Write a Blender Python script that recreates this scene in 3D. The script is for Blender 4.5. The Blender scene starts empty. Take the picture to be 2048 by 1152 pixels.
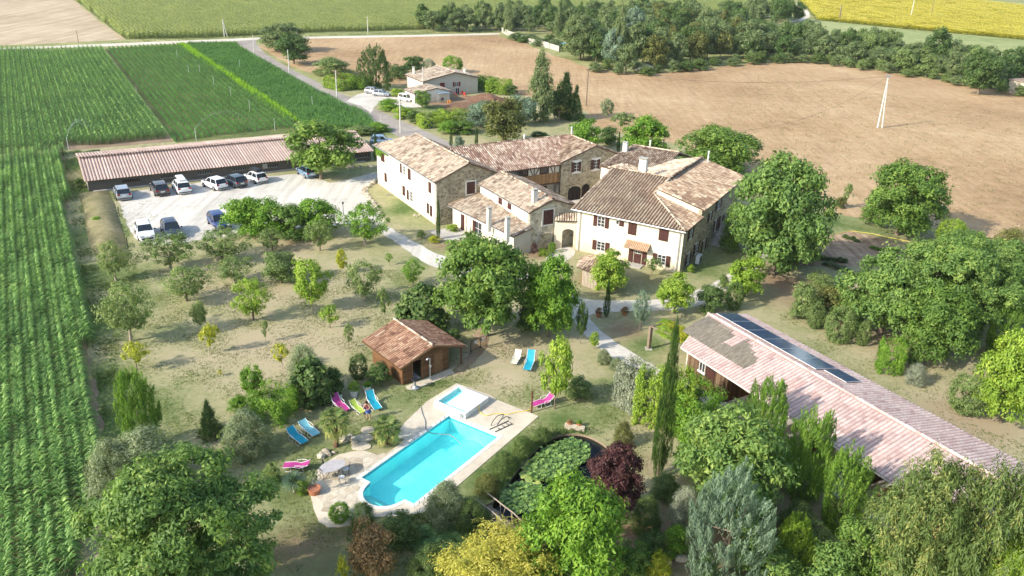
import bpy, math, random
import numpy as np
from mathutils import Vector, Matrix
random.seed(7)
rng = np.random.default_rng(11)
SC = bpy.context.scene
COL = SC.collection
R = math.radians
# ---------------------------------------------------------------- camera
FOC, PITCH, ROLL, CAMH = 1640.0, math.atan(726/1640), R(1.86), 35.0
_f = np.array([0, math.cos(PITCH), -math.sin(PITCH)]); _r0 = np.array([1.0, 0, 0]); _u0 = np.cross(_r0, _f)
_r = math.cos(ROLL)*_r0 + math.sin(ROLL)*_u0; _u = math.cos(ROLL)*_u0 - math.sin(ROLL)*_r0
CAM = np.array([0, 0, CAMH])
cd = bpy.data.cameras.new('camera'); cam = bpy.data.objects.new('camera', cd); COL.objects.link(cam)
cd.sensor_width = 36; cd.lens = 36*FOC/2048; cd.clip_start = 0.5; cd.clip_end = 4000
M = Matrix(((_r[0], _u[0], -_f[0], 0), (_r[1], _u[1], -_f[1], 0), (_r[2], _u[2], -_f[2], CAMH), (0, 0, 0, 1)))
cam.matrix_world = M
SC.camera = cam
# ---------------------------------------------------------------- sky and sun
SUN_AZ, SUN_EL = 240.0, 31.0
w = bpy.data.worlds.new('World'); SC.world = w; w.use_nodes = True
nt = w.node_tree; bg = nt.nodes['Background']
sky = nt.nodes.new('ShaderNodeTexSky'); sky.sky_type = 'NISHITA'; sky.sun_disc = False
sky.sun_elevation = R(SUN_EL); sky.sun_rotation = R(SUN_AZ); sky.air_density = 1.2; sky.dust_density = 1.5
nt.links.new(sky.outputs[0], bg.inputs[0]); bg.inputs[1].default_value = 0.15
sl = bpy.data.lights.new('sun', 'SUN'); sl.energy = 3.35; sl.angle = R(0.6); sl.color = (1.0, 0.94, 0.84)
so = bpy.data.objects.new('sun', sl); COL.objects.link(so)
Ld = Vector((-math.sin(R(SUN_AZ))*math.cos(R(SUN_EL)), -math.cos(R(SUN_AZ))*math.cos(R(SUN_EL)), -math.sin(R(SUN_EL))))
so.rotation_euler = Ld.to_track_quat('-Z', 'Y').to_euler(); so.location = (-60, 0, 80)
SC.view_settings.view_transform = 'Standard'; SC.view_settings.look = 'None'
SC.view_settings.exposure = 1.06; SC.view_settings.gamma = 1.0
try: SC.view_settings.use_curve_mapping = False
except Exception: pass
SC.cycles.max_bounces = 6; SC.cycles.diffuse_bounces = 3; SC.cycles.transparent_max_bounces = 12
SC.cycles.use_denoising = True

# ---------------------------------------------------------------- survey: a point of the ground (or of a level z) seen in a direction
def G(x, y, z=0.0):
    d = _f + (x-1024)/FOC*_r - (y-576)/FOC*_u
    return CAM + d*((z-CAMH)/d[2])
def onplane(x, y, p0, n):
    d = _f + (x-1024)/FOC*_r - (y-576)/FOC*_u
    return CAM + d*(np.dot(np.array(p0)-CAM, n)/np.dot(d, n))
def proj(p):
    v = np.array(p, float)-CAM; q = v@_f
    return 1024+FOC*(v@_r)/q, 576-FOC*(v@_u)/q
def height(b, ty):
    lo, hi = 0.0, 40.0
    for _ in range(40):
        m = (lo+hi)/2
        if proj((b[0], b[1], m))[1] > ty: lo = m
        else: hi = m
    return lo
def scale_at(b):  # photo pixels per metre
    return FOC/((np.array(b)-CAM)@_f)
# farm grid
_a = np.array([math.sin(R(149.5)), math.cos(R(149.5)), 0]); _b = np.array([-_a[1], _a[0], 0])
OA = G(873.5, 451.6)
def FA(u, v, z=0.0): return OA + _a*u + _b*v + np.array([0, 0, z])
ROTA = math.atan2(_a[1], _a[0])   # z rotation that turns +X to the farm's long axis
_g = np.array([math.sin(R(119.5)), math.cos(R(119.5)), 0]); _gb = np.array([-_g[1], _g[0], 0])
OG = G(1358, 547.6)
def FG(u, v, z=0.0): return OG + _g*u + _gb*v + np.array([0, 0, z])

# ---------------------------------------------------------------- materials
MATS = {}
def newmat(name):
    m = bpy.data.materials.new(name); m.use_nodes = True; MATS[name] = m
    t = m.node_tree; return m, t, t.nodes['Principled BSDF']
def N(t, kind, **kw):
    n = t.nodes.new('ShaderNode'+kind)
    for k, v in kw.items():
        if k in n.inputs: n.inputs[k].default_value = v
        else: setattr(n, k, v)
    return n
def ramp(t, fac, stops):
    n = t.nodes.new('ShaderNodeValToRGB'); e = n.color_ramp.elements
    while len(e) < len(stops): e.new(0.5)
    for i, (p, c) in enumerate(stops):
        e[i].position = p; e[i].color = (c[0], c[1], c[2], 1)
    t.links.new(fac, n.inputs[0]); return n.outputs[0]
def mixc(t, fac, a, b, mode='MIX'):
    n = t.nodes.new('ShaderNodeMix'); n.data_type = 'RGBA'; n.blend_type = mode
    for i, s in ((0, fac), (6, a), (7, b)):
        if hasattr(s, 'is_output'): t.links.new(s, n.inputs[i])
        elif i == 0: n.inputs[0].default_value = s
        else: n.inputs[i].default_value = (s[0], s[1], s[2], 1)
    return n.outputs[2]
def noise(t, scale, detail=4, rough=0.6, coord=None, vec=None, dist=0.0):
    n = N(t, 'TexNoise'); n.inputs['Scale'].default_value = scale; n.inputs['Detail'].default_value = detail
    n.inputs['Roughness'].default_value = rough; n.inputs['Distortion'].default_value = dist
    if coord is not None: t.links.new(coord, n.inputs['Vector'])
    return n.outputs[0]
def coords(t, scale=None, rot=0.0, which='Position'):
    if which == 'Position': s = t.nodes.new('ShaderNodeNewGeometry').outputs['Position']
    else: s = t.nodes.new('ShaderNodeTexCoord').outputs[which]
    if scale is None and rot == 0: return s
    mp = t.nodes.new('ShaderNodeMapping'); t.links.new(s, mp.inputs[0])
    mp.inputs['Rotation'].default_value = (0, 0, rot)
    if scale: mp.inputs['Scale'].default_value = scale
    return mp.outputs[0]
def bump(t, bsdf, h, strength=0.4, dist=0.05):
    n = t.nodes.new('ShaderNodeBump'); n.inputs['Strength'].default_value = strength; n.inputs['Distance'].default_value = dist
    t.links.new(h, n.inputs['Height']); t.links.new(n.outputs[0], bsdf.inputs['Normal'])
def plain(name, c, rough=0.6, metal=0.0, var=0.12, nscale=3.0, spec=0.3, c2=None):
    m, t, p = newmat(name)
    co = coords(t, which='Object')
    f = noise(t, nscale, 5, 0.65, co)
    c2 = c2 or tuple(x*(1-var*2) for x in c)
    t.links.new(ramp(t, f, ((0.3, c2), (0.7, c))), p.inputs['Base Color'])
    p.inputs['Roughness'].default_value = rough; p.inputs['Metallic'].default_value = metal
    p.inputs['Specular IOR Level'].default_value = spec
    return m
def tinted(name, stops, rough=0.85, bumpy=0.3, grain=8.0, rand=0.0):
    """colour picked per piece from the mesh attribute 'tint', plus weathering noise"""
    m, t, p = newmat(name)
    at = t.nodes.new('ShaderNodeAttribute'); at.attribute_name = 'tint'
    col = ramp(t, at.outputs['Fac'], stops)
    f = noise(t, grain, 4, 0.7, coords(t))
    g = noise(t, 0.5, 3, 0.6, coords(t))
    col = mixc(t, 1.0, col, ramp(t, f, ((0.3, (0.72, 0.7, 0.68)), (0.7, (1.08, 1.06, 1.02)))), 'MULTIPLY')
    col = mixc(t, 0.6, col, ramp(t, g, ((0.35, (0.8, 0.8, 0.78)), (0.65, (1.08, 1.05, 1.0)))), 'MULTIPLY')
    t.links.new(col, p.inputs['Base Color']); p.inputs['Roughness'].default_value = rough
    p.inputs['Specular IOR Level'].default_value = 0.15
    return m
def leafmat(name, dark, light, accent=None, rough=0.55, trans=0.36):
    m, t, p = newmat(name)
    at = t.nodes.new('ShaderNodeAttribute'); at.attribute_name = 'tint'
    oi = t.nodes.new('ShaderNodeObjectInfo')
    ad = N(t, 'Math', operation='MULTIPLY_ADD'); t.links.new(oi.outputs['Random'], ad.inputs[0]); ad.inputs[1].default_value = 0.16
    t.links.new(at.outputs['Fac'], ad.inputs[2])
    k = 1.28 if 'corn' in name or 'crop' in name else 1.08 if ('corn' in name or 'crop' in name or 'gold' in name or 'yellow' in name or 'flower' in name) else 1.16
    sc = lambda c: (c[0]*k*1.05, c[1]*k, c[2]*k*0.95)
    st = [(0.05, sc(dark)), (0.7, sc(light))]
    if accent: st.append((1.0, sc(accent)))
    col = ramp(t, ad.outputs[0], st)
    n = noise(t, 0.13 if 'corn' in name or 'crop' in name else 0.9, 4, 0.6, coords(t))
    col = mixc(t, 0.8, col, ramp(t, n, ((0.35, (0.8, 0.84, 0.8)), (0.65, (1.12, 1.1, 1.0)))), 'MULTIPLY')
    t.links.new(col, p.inputs['Base Color']); p.inputs['Roughness'].default_value = rough
    p.inputs['Specular IOR Level'].default_value = 0.25
    tr = t.nodes.new('ShaderNodeBsdfTranslucent')
    t.links.new(mixc(t, 1.0, col, (1.25, 1.3, 0.6), 'MULTIPLY'), tr.inputs[0])
    mx = t.nodes.new('ShaderNodeMixShader'); mx.inputs[0].default_value = trans
    t.links.new(p.outputs[0], mx.inputs[1]); t.links.new(tr.outputs[0], mx.inputs[2])
    t.links.new(mx.outputs[0], t.nodes['Material Output'].inputs[0])
    return m

def m_stone(name, c_lo, c_mid, c_hi, mortar, sc=2.6, bare=1.0):
    m, t, p = newmat(name)
    co = coords(t); n = noise(t, 1.2, 3, 0.5, co)
    mp = N(t, 'Mapping'); t.links.new(co, mp.inputs[0]); mp.inputs['Scale'].default_value = (1, 1, 1.6)
    v = N(t, 'TexVoronoi'); v.inputs['Scale'].default_value = sc; v.inputs['Randomness'].default_value = 0.95
    t.links.new(mp.outputs[0], v.inputs['Vector'])
    ve = N(t, 'TexVoronoi', feature='DISTANCE_TO_EDGE'); ve.inputs['Scale'].default_value = sc; t.links.new(mp.outputs[0], ve.inputs['Vector'])
    sp = t.nodes.new('ShaderNodeSeparateColor'); t.links.new(v.outputs['Color'], sp.inputs[0])
    col = ramp(t, sp.outputs[0], ((0.0, c_lo), (0.5, c_mid), (1.0, c_hi)))
    edge = ramp(t, ve.outputs['Distance'], ((0.03, (0, 0, 0)), (0.10, (1, 1, 1))))
    col = mixc(t, edge, mortar, col)
    fine = noise(t, 14, 4, 0.7, co)
    col = mixc(t, 1.0, col, ramp(t, fine, ((0.3, (0.72, 0.72, 0.70)), (0.7, (1.1, 1.1, 1.08)))), 'MULTIPLY')
    col = mixc(t, 0.8, col, ramp(t, n, ((0.3, (0.78, 0.77, 0.74)), (0.7, (1.1, 1.07, 1.0)))), 'MULTIPLY')
    t.links.new(col, p.inputs['Base Color']); p.inputs['Roughness'].default_value = 0.92
    p.inputs['Specular IOR Level'].default_value = 0.1
    bump(t, p, edge, 0.6, 0.05); return m
m_stone('rubble_stone', (0.20, 0.17, 0.12), (0.36, 0.31, 0.22), (0.52, 0.46, 0.33), (0.44, 0.40, 0.31), 2.4)
m_stone('pale_stone', (0.36, 0.31, 0.22), (0.56, 0.51, 0.40), (0.68, 0.63, 0.52), (0.62, 0.58, 0.48), 1.9)
def m_render(name, c, base):
    m, t, p = newmat(name); co = coords(t)
    f = noise(t, 0.8, 5, 0.7, co); f2 = noise(t, 5.0, 5, 0.7, co)
    col = ramp(t, f, ((0.3, tuple(x*0.9 for x in c)), (0.6, c)))
    col = mixc(t, 0.6, col, ramp(t, f2, ((0.25, (0.82, 0.79, 0.72)), (0.55, (1.04, 1.03, 1.0)))), 'MULTIPLY')
    sep = t.nodes.new('ShaderNodeSeparateXYZ'); t.links.new(co, sep.inputs[0])
    ad = N(t, 'Math', operation='MULTIPLY_ADD'); t.links.new(f, ad.inputs[0]); ad.inputs[1].default_value = 3.0
    t.links.new(sep.outputs[2], ad.inputs[2])
    col = mixc(t, ramp(t, ad.outputs[0], ((0.0, (1, 1, 1)), (1.0, (0, 0, 0)))), col, base)
    mr = N(t, 'MapRange'); mr.inputs['From Min'].default_value = 1.5; mr.inputs['From Max'].default_value = 3.3
    mr.inputs['To Min'].default_value = 0.8; mr.inputs['To Max'].default_value = 0.0
    t.links.new(ad.outputs[0], mr.inputs[0])
    mx = mixc(t, mr.outputs[0], ramp(t, f, ((0.3, tuple(x*0.92 for x in c)), (0.6, c))), base)
    mx = mixc(t, 0.6, mx, ramp(t, f2, ((0.25, (0.84, 0.80, 0.72)), (0.55, (1.04, 1.03, 1.0)))), 'MULTIPLY')
    t.links.new(mx, p.inputs['Base Color']); p.inputs['Roughness'].default_value = 0.9; p.inputs['Specular IOR Level'].default_value = 0.1
    bump(t, p, f2, 0.25, 0.03); return m
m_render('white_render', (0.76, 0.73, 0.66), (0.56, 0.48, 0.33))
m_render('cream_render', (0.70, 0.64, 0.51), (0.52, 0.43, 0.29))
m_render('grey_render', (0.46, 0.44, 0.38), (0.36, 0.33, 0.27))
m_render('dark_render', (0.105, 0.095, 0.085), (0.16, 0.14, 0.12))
plain('window_surround', (0.72, 0.69, 0.62), 0.8)
plain('brown_shutter', (0.075, 0.028, 0.022), 0.55, var=0.2)
plain('red_shutter', (0.17, 0.035, 0.03), 0.6)
plain('white_frame', (0.75, 0.73, 0.68), 0.5)
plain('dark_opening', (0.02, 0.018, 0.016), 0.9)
plain('chimney_plaster', (0.68, 0.66, 0.60), 0.9)
plain('zinc', (0.42, 0.42, 0.42), 0.45, 0.6)
plain('white_metal', (0.75, 0.75, 0.73), 0.4)
plain('dark_metal', (0.035, 0.035, 0.04), 0.45, 0.3)
plain('concrete', (0.42, 0.40, 0.35), 0.9)
plain('weathered_pole', (0.22, 0.17, 0.12), 0.9)
plain('pole_concrete', (0.58, 0.56, 0.52), 0.85)
m, t, p = newmat('glass_dark'); p.inputs['Base Color'].default_value = (0.03, 0.035, 0.04, 1); p.inputs['Roughness'].default_value = 0.08; p.inputs['Specular IOR Level'].default_value = 0.6
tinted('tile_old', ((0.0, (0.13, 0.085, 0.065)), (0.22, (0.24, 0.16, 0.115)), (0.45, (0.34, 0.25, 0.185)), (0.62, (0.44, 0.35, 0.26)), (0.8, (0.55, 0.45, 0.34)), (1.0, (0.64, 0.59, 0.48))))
tinted('tile_red', ((0.0, (0.15, 0.09, 0.075)), (0.3, (0.29, 0.185, 0.15)), (0.55, (0.40, 0.31, 0.255)), (0.75, (0.52, 0.44, 0.37)), (1.0, (0.64, 0.58, 0.51))))
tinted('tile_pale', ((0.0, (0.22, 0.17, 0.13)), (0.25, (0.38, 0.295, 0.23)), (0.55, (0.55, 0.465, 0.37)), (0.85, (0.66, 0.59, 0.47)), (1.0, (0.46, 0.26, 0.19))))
tinted('tile_pink', ((0.0, (0.46, 0.32, 0.30)), (0.3, (0.58, 0.44, 0.41)), (0.7, (0.65, 0.52, 0.49)), (1.0, (0.70, 0.60, 0.56))))
tinted('tile_cabin', ((0.0, (0.16, 0.085, 0.06)), (0.3, (0.30, 0.165, 0.11)), (0.6, (0.42, 0.255, 0.17)), (0.85, (0.50, 0.34, 0.235)), (1.0, (0.55, 0.43, 0.33))))
tinted('sheet_pink', ((0.0, (0.40, 0.30, 0.265)), (1.0, (0.56, 0.44, 0.395))))
tinted('sheet_grey', ((0.0, (0.17, 0.15, 0.12)), (0.5, (0.26, 0.235, 0.195)), (1.0, (0.34, 0.31, 0.26))))
tinted('plank_brown', ((0.0, (0.10, 0.052, 0.027)), (0.5, (0.17, 0.09, 0.045)), (1.0, (0.26, 0.145, 0.075))))
tinted('plank_grey', ((0.0, (0.07, 0.045, 0.03)), (0.5, (0.14, 0.09, 0.055)), (1.0, (0.22, 0.15, 0.10))))
tinted('plank_pale', ((0.0, (0.28, 0.16, 0.07)), (1.0, (0.42, 0.26, 0.13))))
tinted('timber', ((0.0, (0.26, 0.16, 0.07)), (0.5, (0.42, 0.28, 0.13)), (1.0, (0.52, 0.38, 0.20))))
tinted('rock', ((0.0, (0.34, 0.30, 0.24)), (0.5, (0.50, 0.45, 0.36)), (1.0, (0.62, 0.58, 0.48))))
def m_bark(name, c1, c2):
    m, t, p = newmat(name); f = noise(t, 6, 5, 0.7, coords(t, (1, 1, 0.3)))
    t.links.new(ramp(t, f, ((0.3, c1), (0.7, c2))), p.inputs['Base Color']); p.inputs['Roughness'].default_value = 0.95
    bump(t, p, f, 0.5, 0.03)
m_bark('bark', (0.10, 0.075, 0.05), (0.22, 0.17, 0.12)); m_bark('bark_pale', (0.22, 0.18, 0.13), (0.40, 0.34, 0.26))
# foliage colours
leafmat('leaf_walnut', (0.05, 0.105, 0.03), (0.135, 0.235, 0.06), (0.25, 0.34, 0.09))
leafmat('leaf_ash', (0.045, 0.095, 0.022), (0.12, 0.215, 0.042), (0.22, 0.31, 0.07))
leafmat('leaf_orchard', (0.065, 0.11, 0.035), (0.16, 0.235, 0.08), (0.28, 0.33, 0.14))
leafmat('leaf_lime', (0.10, 0.18, 0.02), (0.22, 0.34, 0.045), (0.38, 0.46, 0.08))
leafmat('leaf_fresh', (0.05, 0.13, 0.015), (0.14, 0.27, 0.03), (0.25, 0.38, 0.06))
leafmat('leaf_yellow', (0.18, 0.22, 0.02), (0.38, 0.42, 0.04), (0.60, 0.54, 0.08))
leafmat('leaf_gold', (0.22, 0.24, 0.04), (0.42, 0.41, 0.08), (0.60, 0.55, 0.15))
leafmat('leaf_dark', (0.03, 0.065, 0.02), (0.08, 0.145, 0.04), (0.16, 0.22, 0.075))
leafmat('leaf_wood', (0.055, 0.095, 0.04), (0.14, 0.20, 0.085), (0.25, 0.29, 0.15))
leafmat('leaf_khaki', (0.03, 0.05, 0.012), (0.12, 0.14, 0.04), (0.27, 0.26, 0.09))
leafmat('leaf_cypress', (0.02, 0.05, 0.012), (0.06, 0.115, 0.025), (0.11, 0.18, 0.045))
leafmat('leaf_thuja', (0.045, 0.105, 0.02), (0.15, 0.27, 0.045), (0.30, 0.42, 0.09))
leafmat('leaf_olive', (0.08, 0.11, 0.06), (0.19, 0.24, 0.14), (0.33, 0.38, 0.25))
leafmat('leaf_blue', (0.07, 0.12, 0.09), (0.17, 0.25, 0.19), (0.30, 0.38, 0.30))
leafmat('leaf_silver', (0.14, 0.17, 0.14), (0.28, 0.32, 0.26), (0.42, 0.44, 0.36))
leafmat('leaf_plum', (0.03, 0.012, 0.016), (0.085, 0.035, 0.04), (0.17, 0.085, 0.07))
leafmat('leaf_rust', (0.07, 0.09, 0.03), (0.30, 0.19, 0.10), (0.44, 0.30, 0.18))
leafmat('leaf_feather', (0.045, 0.085, 0.025), (0.11, 0.17, 0.05), (0.25, 0.27, 0.09))
leafmat('leaf_palm', (0.03, 0.075, 0.02), (0.11, 0.17, 0.05), (0.30, 0.32, 0.11))
leafmat('leaf_yucca', (0.04, 0.08, 0.06), (0.10, 0.17, 0.12), (0.20, 0.27, 0.20))
leafmat('corn_leaf', (0.045, 0.105, 0.038), (0.12, 0.235, 0.07), (0.27, 0.40, 0.13), trans=0.4)
leafmat('corn_far', (0.13, 0.18, 0.06), (0.27, 0.32, 0.12), (0.42, 0.43, 0.22))
leafmat('crop_leaf', (0.035, 0.10, 0.03), (0.09, 0.205, 0.05), (0.16, 0.29, 0.08))
leafmat('crop_lime', (0.10, 0.22, 0.01), (0.22, 0.40, 0.02), (0.36, 0.50, 0.04))
leafmat('sunflower', (0.10, 0.17, 0.02), (0.58, 0.53, 0.07), (0.78, 0.69, 0.09))
leafmat('grass_blade', (0.07, 0.11, 0.03), (0.16, 0.20, 0.06), (0.30, 0.29, 0.13))
leafmat('reed', (0.03, 0.07, 0.018), (0.10, 0.16, 0.045), (0.22, 0.27, 0.10))
leafmat('lily_pad', (0.06, 0.13, 0.04), (0.19, 0.30, 0.09), (0.38, 0.42, 0.13), trans=0.1, rough=0.35)
# ---------------------------------------------------------------- mesh helpers
class MB:
    def __init__(s): s.v = []; s.f = []; s.t = []
    def add(s, vs, fs, tint=None):
        o = len(s.v); s.v += [tuple(map(float, p)) for p in vs]
        tt = random.random() if tint is None else tint
        for f in fs: s.f.append(tuple(i+o for i in f)); s.t.append(tt)
    def obox(s, o, dx, dy, dz, tint=None):
        o = np.array(o, float); dx = np.array(dx, float); dy = np.array(dy, float); dz = np.array(dz, float)
        vs = [o, o+dx, o+dx+dy, o+dy, o+dz, o+dx+dz, o+dx+dy+dz, o+dy+dz]
        s.add(vs, [(0, 3, 2, 1), (4, 5, 6, 7), (0, 1, 5, 4), (1, 2, 6, 5), (2, 3, 7, 6), (3, 0, 4, 7)], tint)
    def box(s, c, d, rot=0.0, tint=None):   # centre of the base, sizes
        cx, sx = math.cos(rot), math.sin(rot); X = np.array([cx, sx, 0]); Y = np.array([-sx, cx, 0])
        s.obox(np.array(c, float)-X*d[0]/2-Y*d[1]/2, X*d[0], Y*d[1], (0, 0, d[2]), tint)
    def prism(s, poly, ext, tint=None):
        n = len(poly); e = np.array(ext, float); P = [np.array(p, float) for p in poly]
        s.add(P+[p+e for p in P], [tuple(range(n))[::-1], tuple(range(n, 2*n))]+[(i, (i+1) % n, n+(i+1) % n, n+i) for i in range(n)], tint)
    def poly(s, pts, tint=None): s.add(pts, [tuple(range(len(pts)))], tint)
    def tube(s, pts, rad, n=8, tint=None, caps=True):
        P = [np.array(p, float) for p in pts]; rad = rad if hasattr(rad, '__len__') else [rad]*len(P)
        vs = []; fs = []
        for i, p in enumerate(P):
            d = P[min(i+1, len(P)-1)]-P[max(i-1, 0)]; d = d/(np.linalg.norm(d)+1e-9)
            a = np.cross(d, (0, 0, 1) if abs(d[2]) < 0.9 else (1, 0, 0)); a /= np.linalg.norm(a); b = np.cross(d, a)
            for k in range(n):
                q = 2*math.pi*k/n; vs.append(p+rad[i]*(a*math.cos(q)+b*math.sin(q)))
        for i in range(len(P)-1):
            for k in range(n): fs.append((i*n+k, i*n+(k+1) % n, (i+1)*n+(k+1) % n, (i+1)*n+k))
        if caps: fs += [tuple(range(n)), tuple(range((len(P)-1)*n, len(P)*n))[::-1]]
        s.add(vs, fs, tint)
    def lathe(s, c, prof, n=14, tint=None):
        vs = []; fs = []
        for (r, z) in prof:
            for k in range(n):
                q = 2*math.pi*k/n; vs.append((c[0]+r*math.cos(q), c[1]+r*math.sin(q), c[2]+z))
        for i in range(len(prof)-1):
            for k in range(n): fs.append((i*n+k, i*n+(k+1) % n, (i+1)*n+(k+1) % n, (i+1)*n+k))
        fs += [tuple(range(n))[::-1], tuple(range((len(prof)-1)*n, len(prof)*n))]
        s.add(vs, fs, tint)
    def ico(s, c, r, seed=0, squash=(1, 1, 1), rough=0.25, tint=None):
        rr = random.Random(seed); n, m = 7, 5; vs = [(c[0], c[1], c[2]-r*squash[2])]
        for i in range(1, m):
            ph = math.pi*i/m-math.pi/2
            for k in range(n):
                q = 2*math.pi*(k+0.5*(i % 2))/n; j = r*(1+rough*(rr.random()-0.5)*2)
                vs.append((c[0]+j*math.cos(ph)*math.cos(q)*squash[0], c[1]+j*math.cos(ph)*math.sin(q)*squash[1], c[2]+j*math.sin(ph)*squash[2]))
        vs.append((c[0], c[1], c[2]+r*squash[2])); L = len(vs)-1; fs = []
        for k in range(n): fs.append((0, 1+(k+1) % n, 1+k)); fs.append((L, L-n+k, L-n+(k+1) % n))
        for i in range(m-2):
            for k in range(n): fs.append((1+i*n+k, 1+i*n+(k+1) % n, 1+(i+1)*n+(k+1) % n, 1+(i+1)*n+k))
        s.add(vs, fs, tint)
    def mesh(s, name, origin=(0, 0, 0), smooth=False):
        me = bpy.data.meshes.new(name); o = np.array(origin, float)
        me.from_pydata([tuple(np.array(p)-o) for p in s.v], [], s.f)
        at = me.attributes.new('tint', 'FLOAT', 'FACE'); at.data.foreach_set('value', s.t)
        if smooth: me.polygons.foreach_set('use_smooth', [True]*len(me.polygons))
        me.update(); return me
def wloc(p):
    L = np.zeros(3)
    while p is not None: L += np.array(p.location); p = p.parent
    return L
def part(name, mb, mat, parent=None, label=None, kind=None, smooth=False, local=False, at=None):
    """link a mesh; coordinates are the place's own unless local"""
    if parent is not None and not local: org = wloc(parent) if at is None else np.array(at, float)
    elif at is not None: org = np.array(at, float)
    else: org = np.zeros(3)
    me = mb.mesh(name, org, smooth) if isinstance(mb, MB) else mb
    o = bpy.data.objects.new(name, me); COL.objects.link(o)
    if isinstance(mat, str): mat = MATS[mat]
    if isinstance(mb, MB): me.materials.append(mat)
    elif mat is not None:
        if not me.materials: me.materials.append(mat)
        o.material_slots[0].link = 'OBJECT'; o.material_slots[0].material = mat
    if parent is not None:
        o.parent = parent
        if at is not None: o.location = np.array(at, float)-wloc(parent)
    elif at is not None: o.location = at
    if label: o['label'] = label
    if kind: o['kind'] = kind
    return o
def thing(name, label, cat, loc, rz=0.0, group=None):
    o = bpy.data.objects.new(name, None); COL.objects.link(o); o.empty_display_size = 0.3
    o.location = tuple(map(float, loc)); o.rotation_euler = (0, 0, rz); o['label'] = label; o['category'] = cat
    if group: o['group'] = group
    return o
def tag(o, label, cat=None, group=None, kind=None):
    o['label'] = label
    if cat: o['category'] = cat
    if group: o['group'] = group
    if kind: o['kind'] = kind
    return o
def children(o): return [c for c in bpy.data.objects if c.parent == o]
_kids = {}
def dup(root, loc, rz, label, group=None, scale=None):
    """copy a thing with its parts and sub-parts"""
    if root.name not in _kids: _kids[root.name] = [(c, list(children(c))) for c in children(root)]
    r = root.copy(); COL.objects.link(r); r.location = tuple(map(float, loc)); r.rotation_euler = (0, 0, rz); r['label'] = label
    if group: r['group'] = group
    if scale: r.scale = (scale,)*3
    for c, gs in _kids[root.name]:
        k = c.copy(); COL.objects.link(k); k.parent = r
        for g in gs:
            h = g.copy(); COL.objects.link(h); h.parent = k
    return r
def npmesh(name, V, quads, tint, smooth=False):
    me = bpy.data.meshes.new(name); nv, nf = len(V), len(quads); k = quads.shape[1]
    me.vertices.add(nv); me.vertices.foreach_set('co', V.astype(np.float32).ravel())
    me.loops.add(nf*k); me.loops.foreach_set('vertex_index', quads.astype(np.int32).ravel())
    me.polygons.add(nf); me.polygons.foreach_set('loop_start', np.arange(0, nf*k, k, dtype=np.int32))
    try: me.polygons.foreach_set('loop_total', np.full(nf, k, dtype=np.int32))
    except Exception: pass
    at = me.attributes.new('tint', 'FLOAT', 'FACE'); at.data.foreach_set('value', tint.astype(np.float32))
    me.update(calc_edges=True); return me

# ---------------------------------------------------------------- foliage
def unit(v): return v/(np.linalg.norm(v, axis=-1, keepdims=True)+1e-9)
def leafquads(P, Nn, L, W, tint, seed=0, axis=None):
    """one diamond leaf per point; Nn normals; returns verts, quads, tint"""
    r = np.random.default_rng(seed); n = len(P)
    rnd = r.normal(size=(n, 3)) if axis is None else axis+0.35*r.normal(size=(n, 3))
    T = unit(rnd-Nn*np.sum(rnd*Nn, 1, keepdims=True)); B = np.cross(Nn, T)
    L = np.asarray(L).reshape(-1, 1)*r.uniform(0.65, 1.3, (n, 1)); W = np.asarray(W).reshape(-1, 1)*r.uniform(0.7, 1.2, (n, 1))
    V = np.empty((n, 4, 3)); V[:, 0] = P-T*L; V[:, 1] = P+B*W-Nn*W*0.35; V[:, 2] = P+T*L; V[:, 3] = P-B*W-Nn*W*0.35
    return V.reshape(-1, 3), np.arange(n*4).reshape(n, 4), tint
def prof_round(t): return np.sqrt(np.clip(1-(2*t-1)**2, 0, 1))**0.8
def prof_dome(t): return np.clip(np.sqrt(np.clip(1-t**2.2, 0, 1))*(0.72+0.28*np.clip(t*5, 0, 1)), 0, 1)
def prof_vase(t): return np.where(t < 0.45, 0.45+0.55*t/0.45, np.sqrt(np.clip(1-((t-0.45)/0.55)**2, 0, 1)))*0.98
def prof_column(t): return np.clip(np.minimum(1.0, 0.55+t*3), 0, 1)*np.clip((1-t)**0.45, 0, 1)
def prof_cone(t): return np.clip(1.02-t, 0, 1)**0.85
def prof_flame(t): return np.clip(np.sin(np.pi*np.clip(0.14+0.72*t, 0, 1))**0.7, 0.0, 1)
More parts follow.
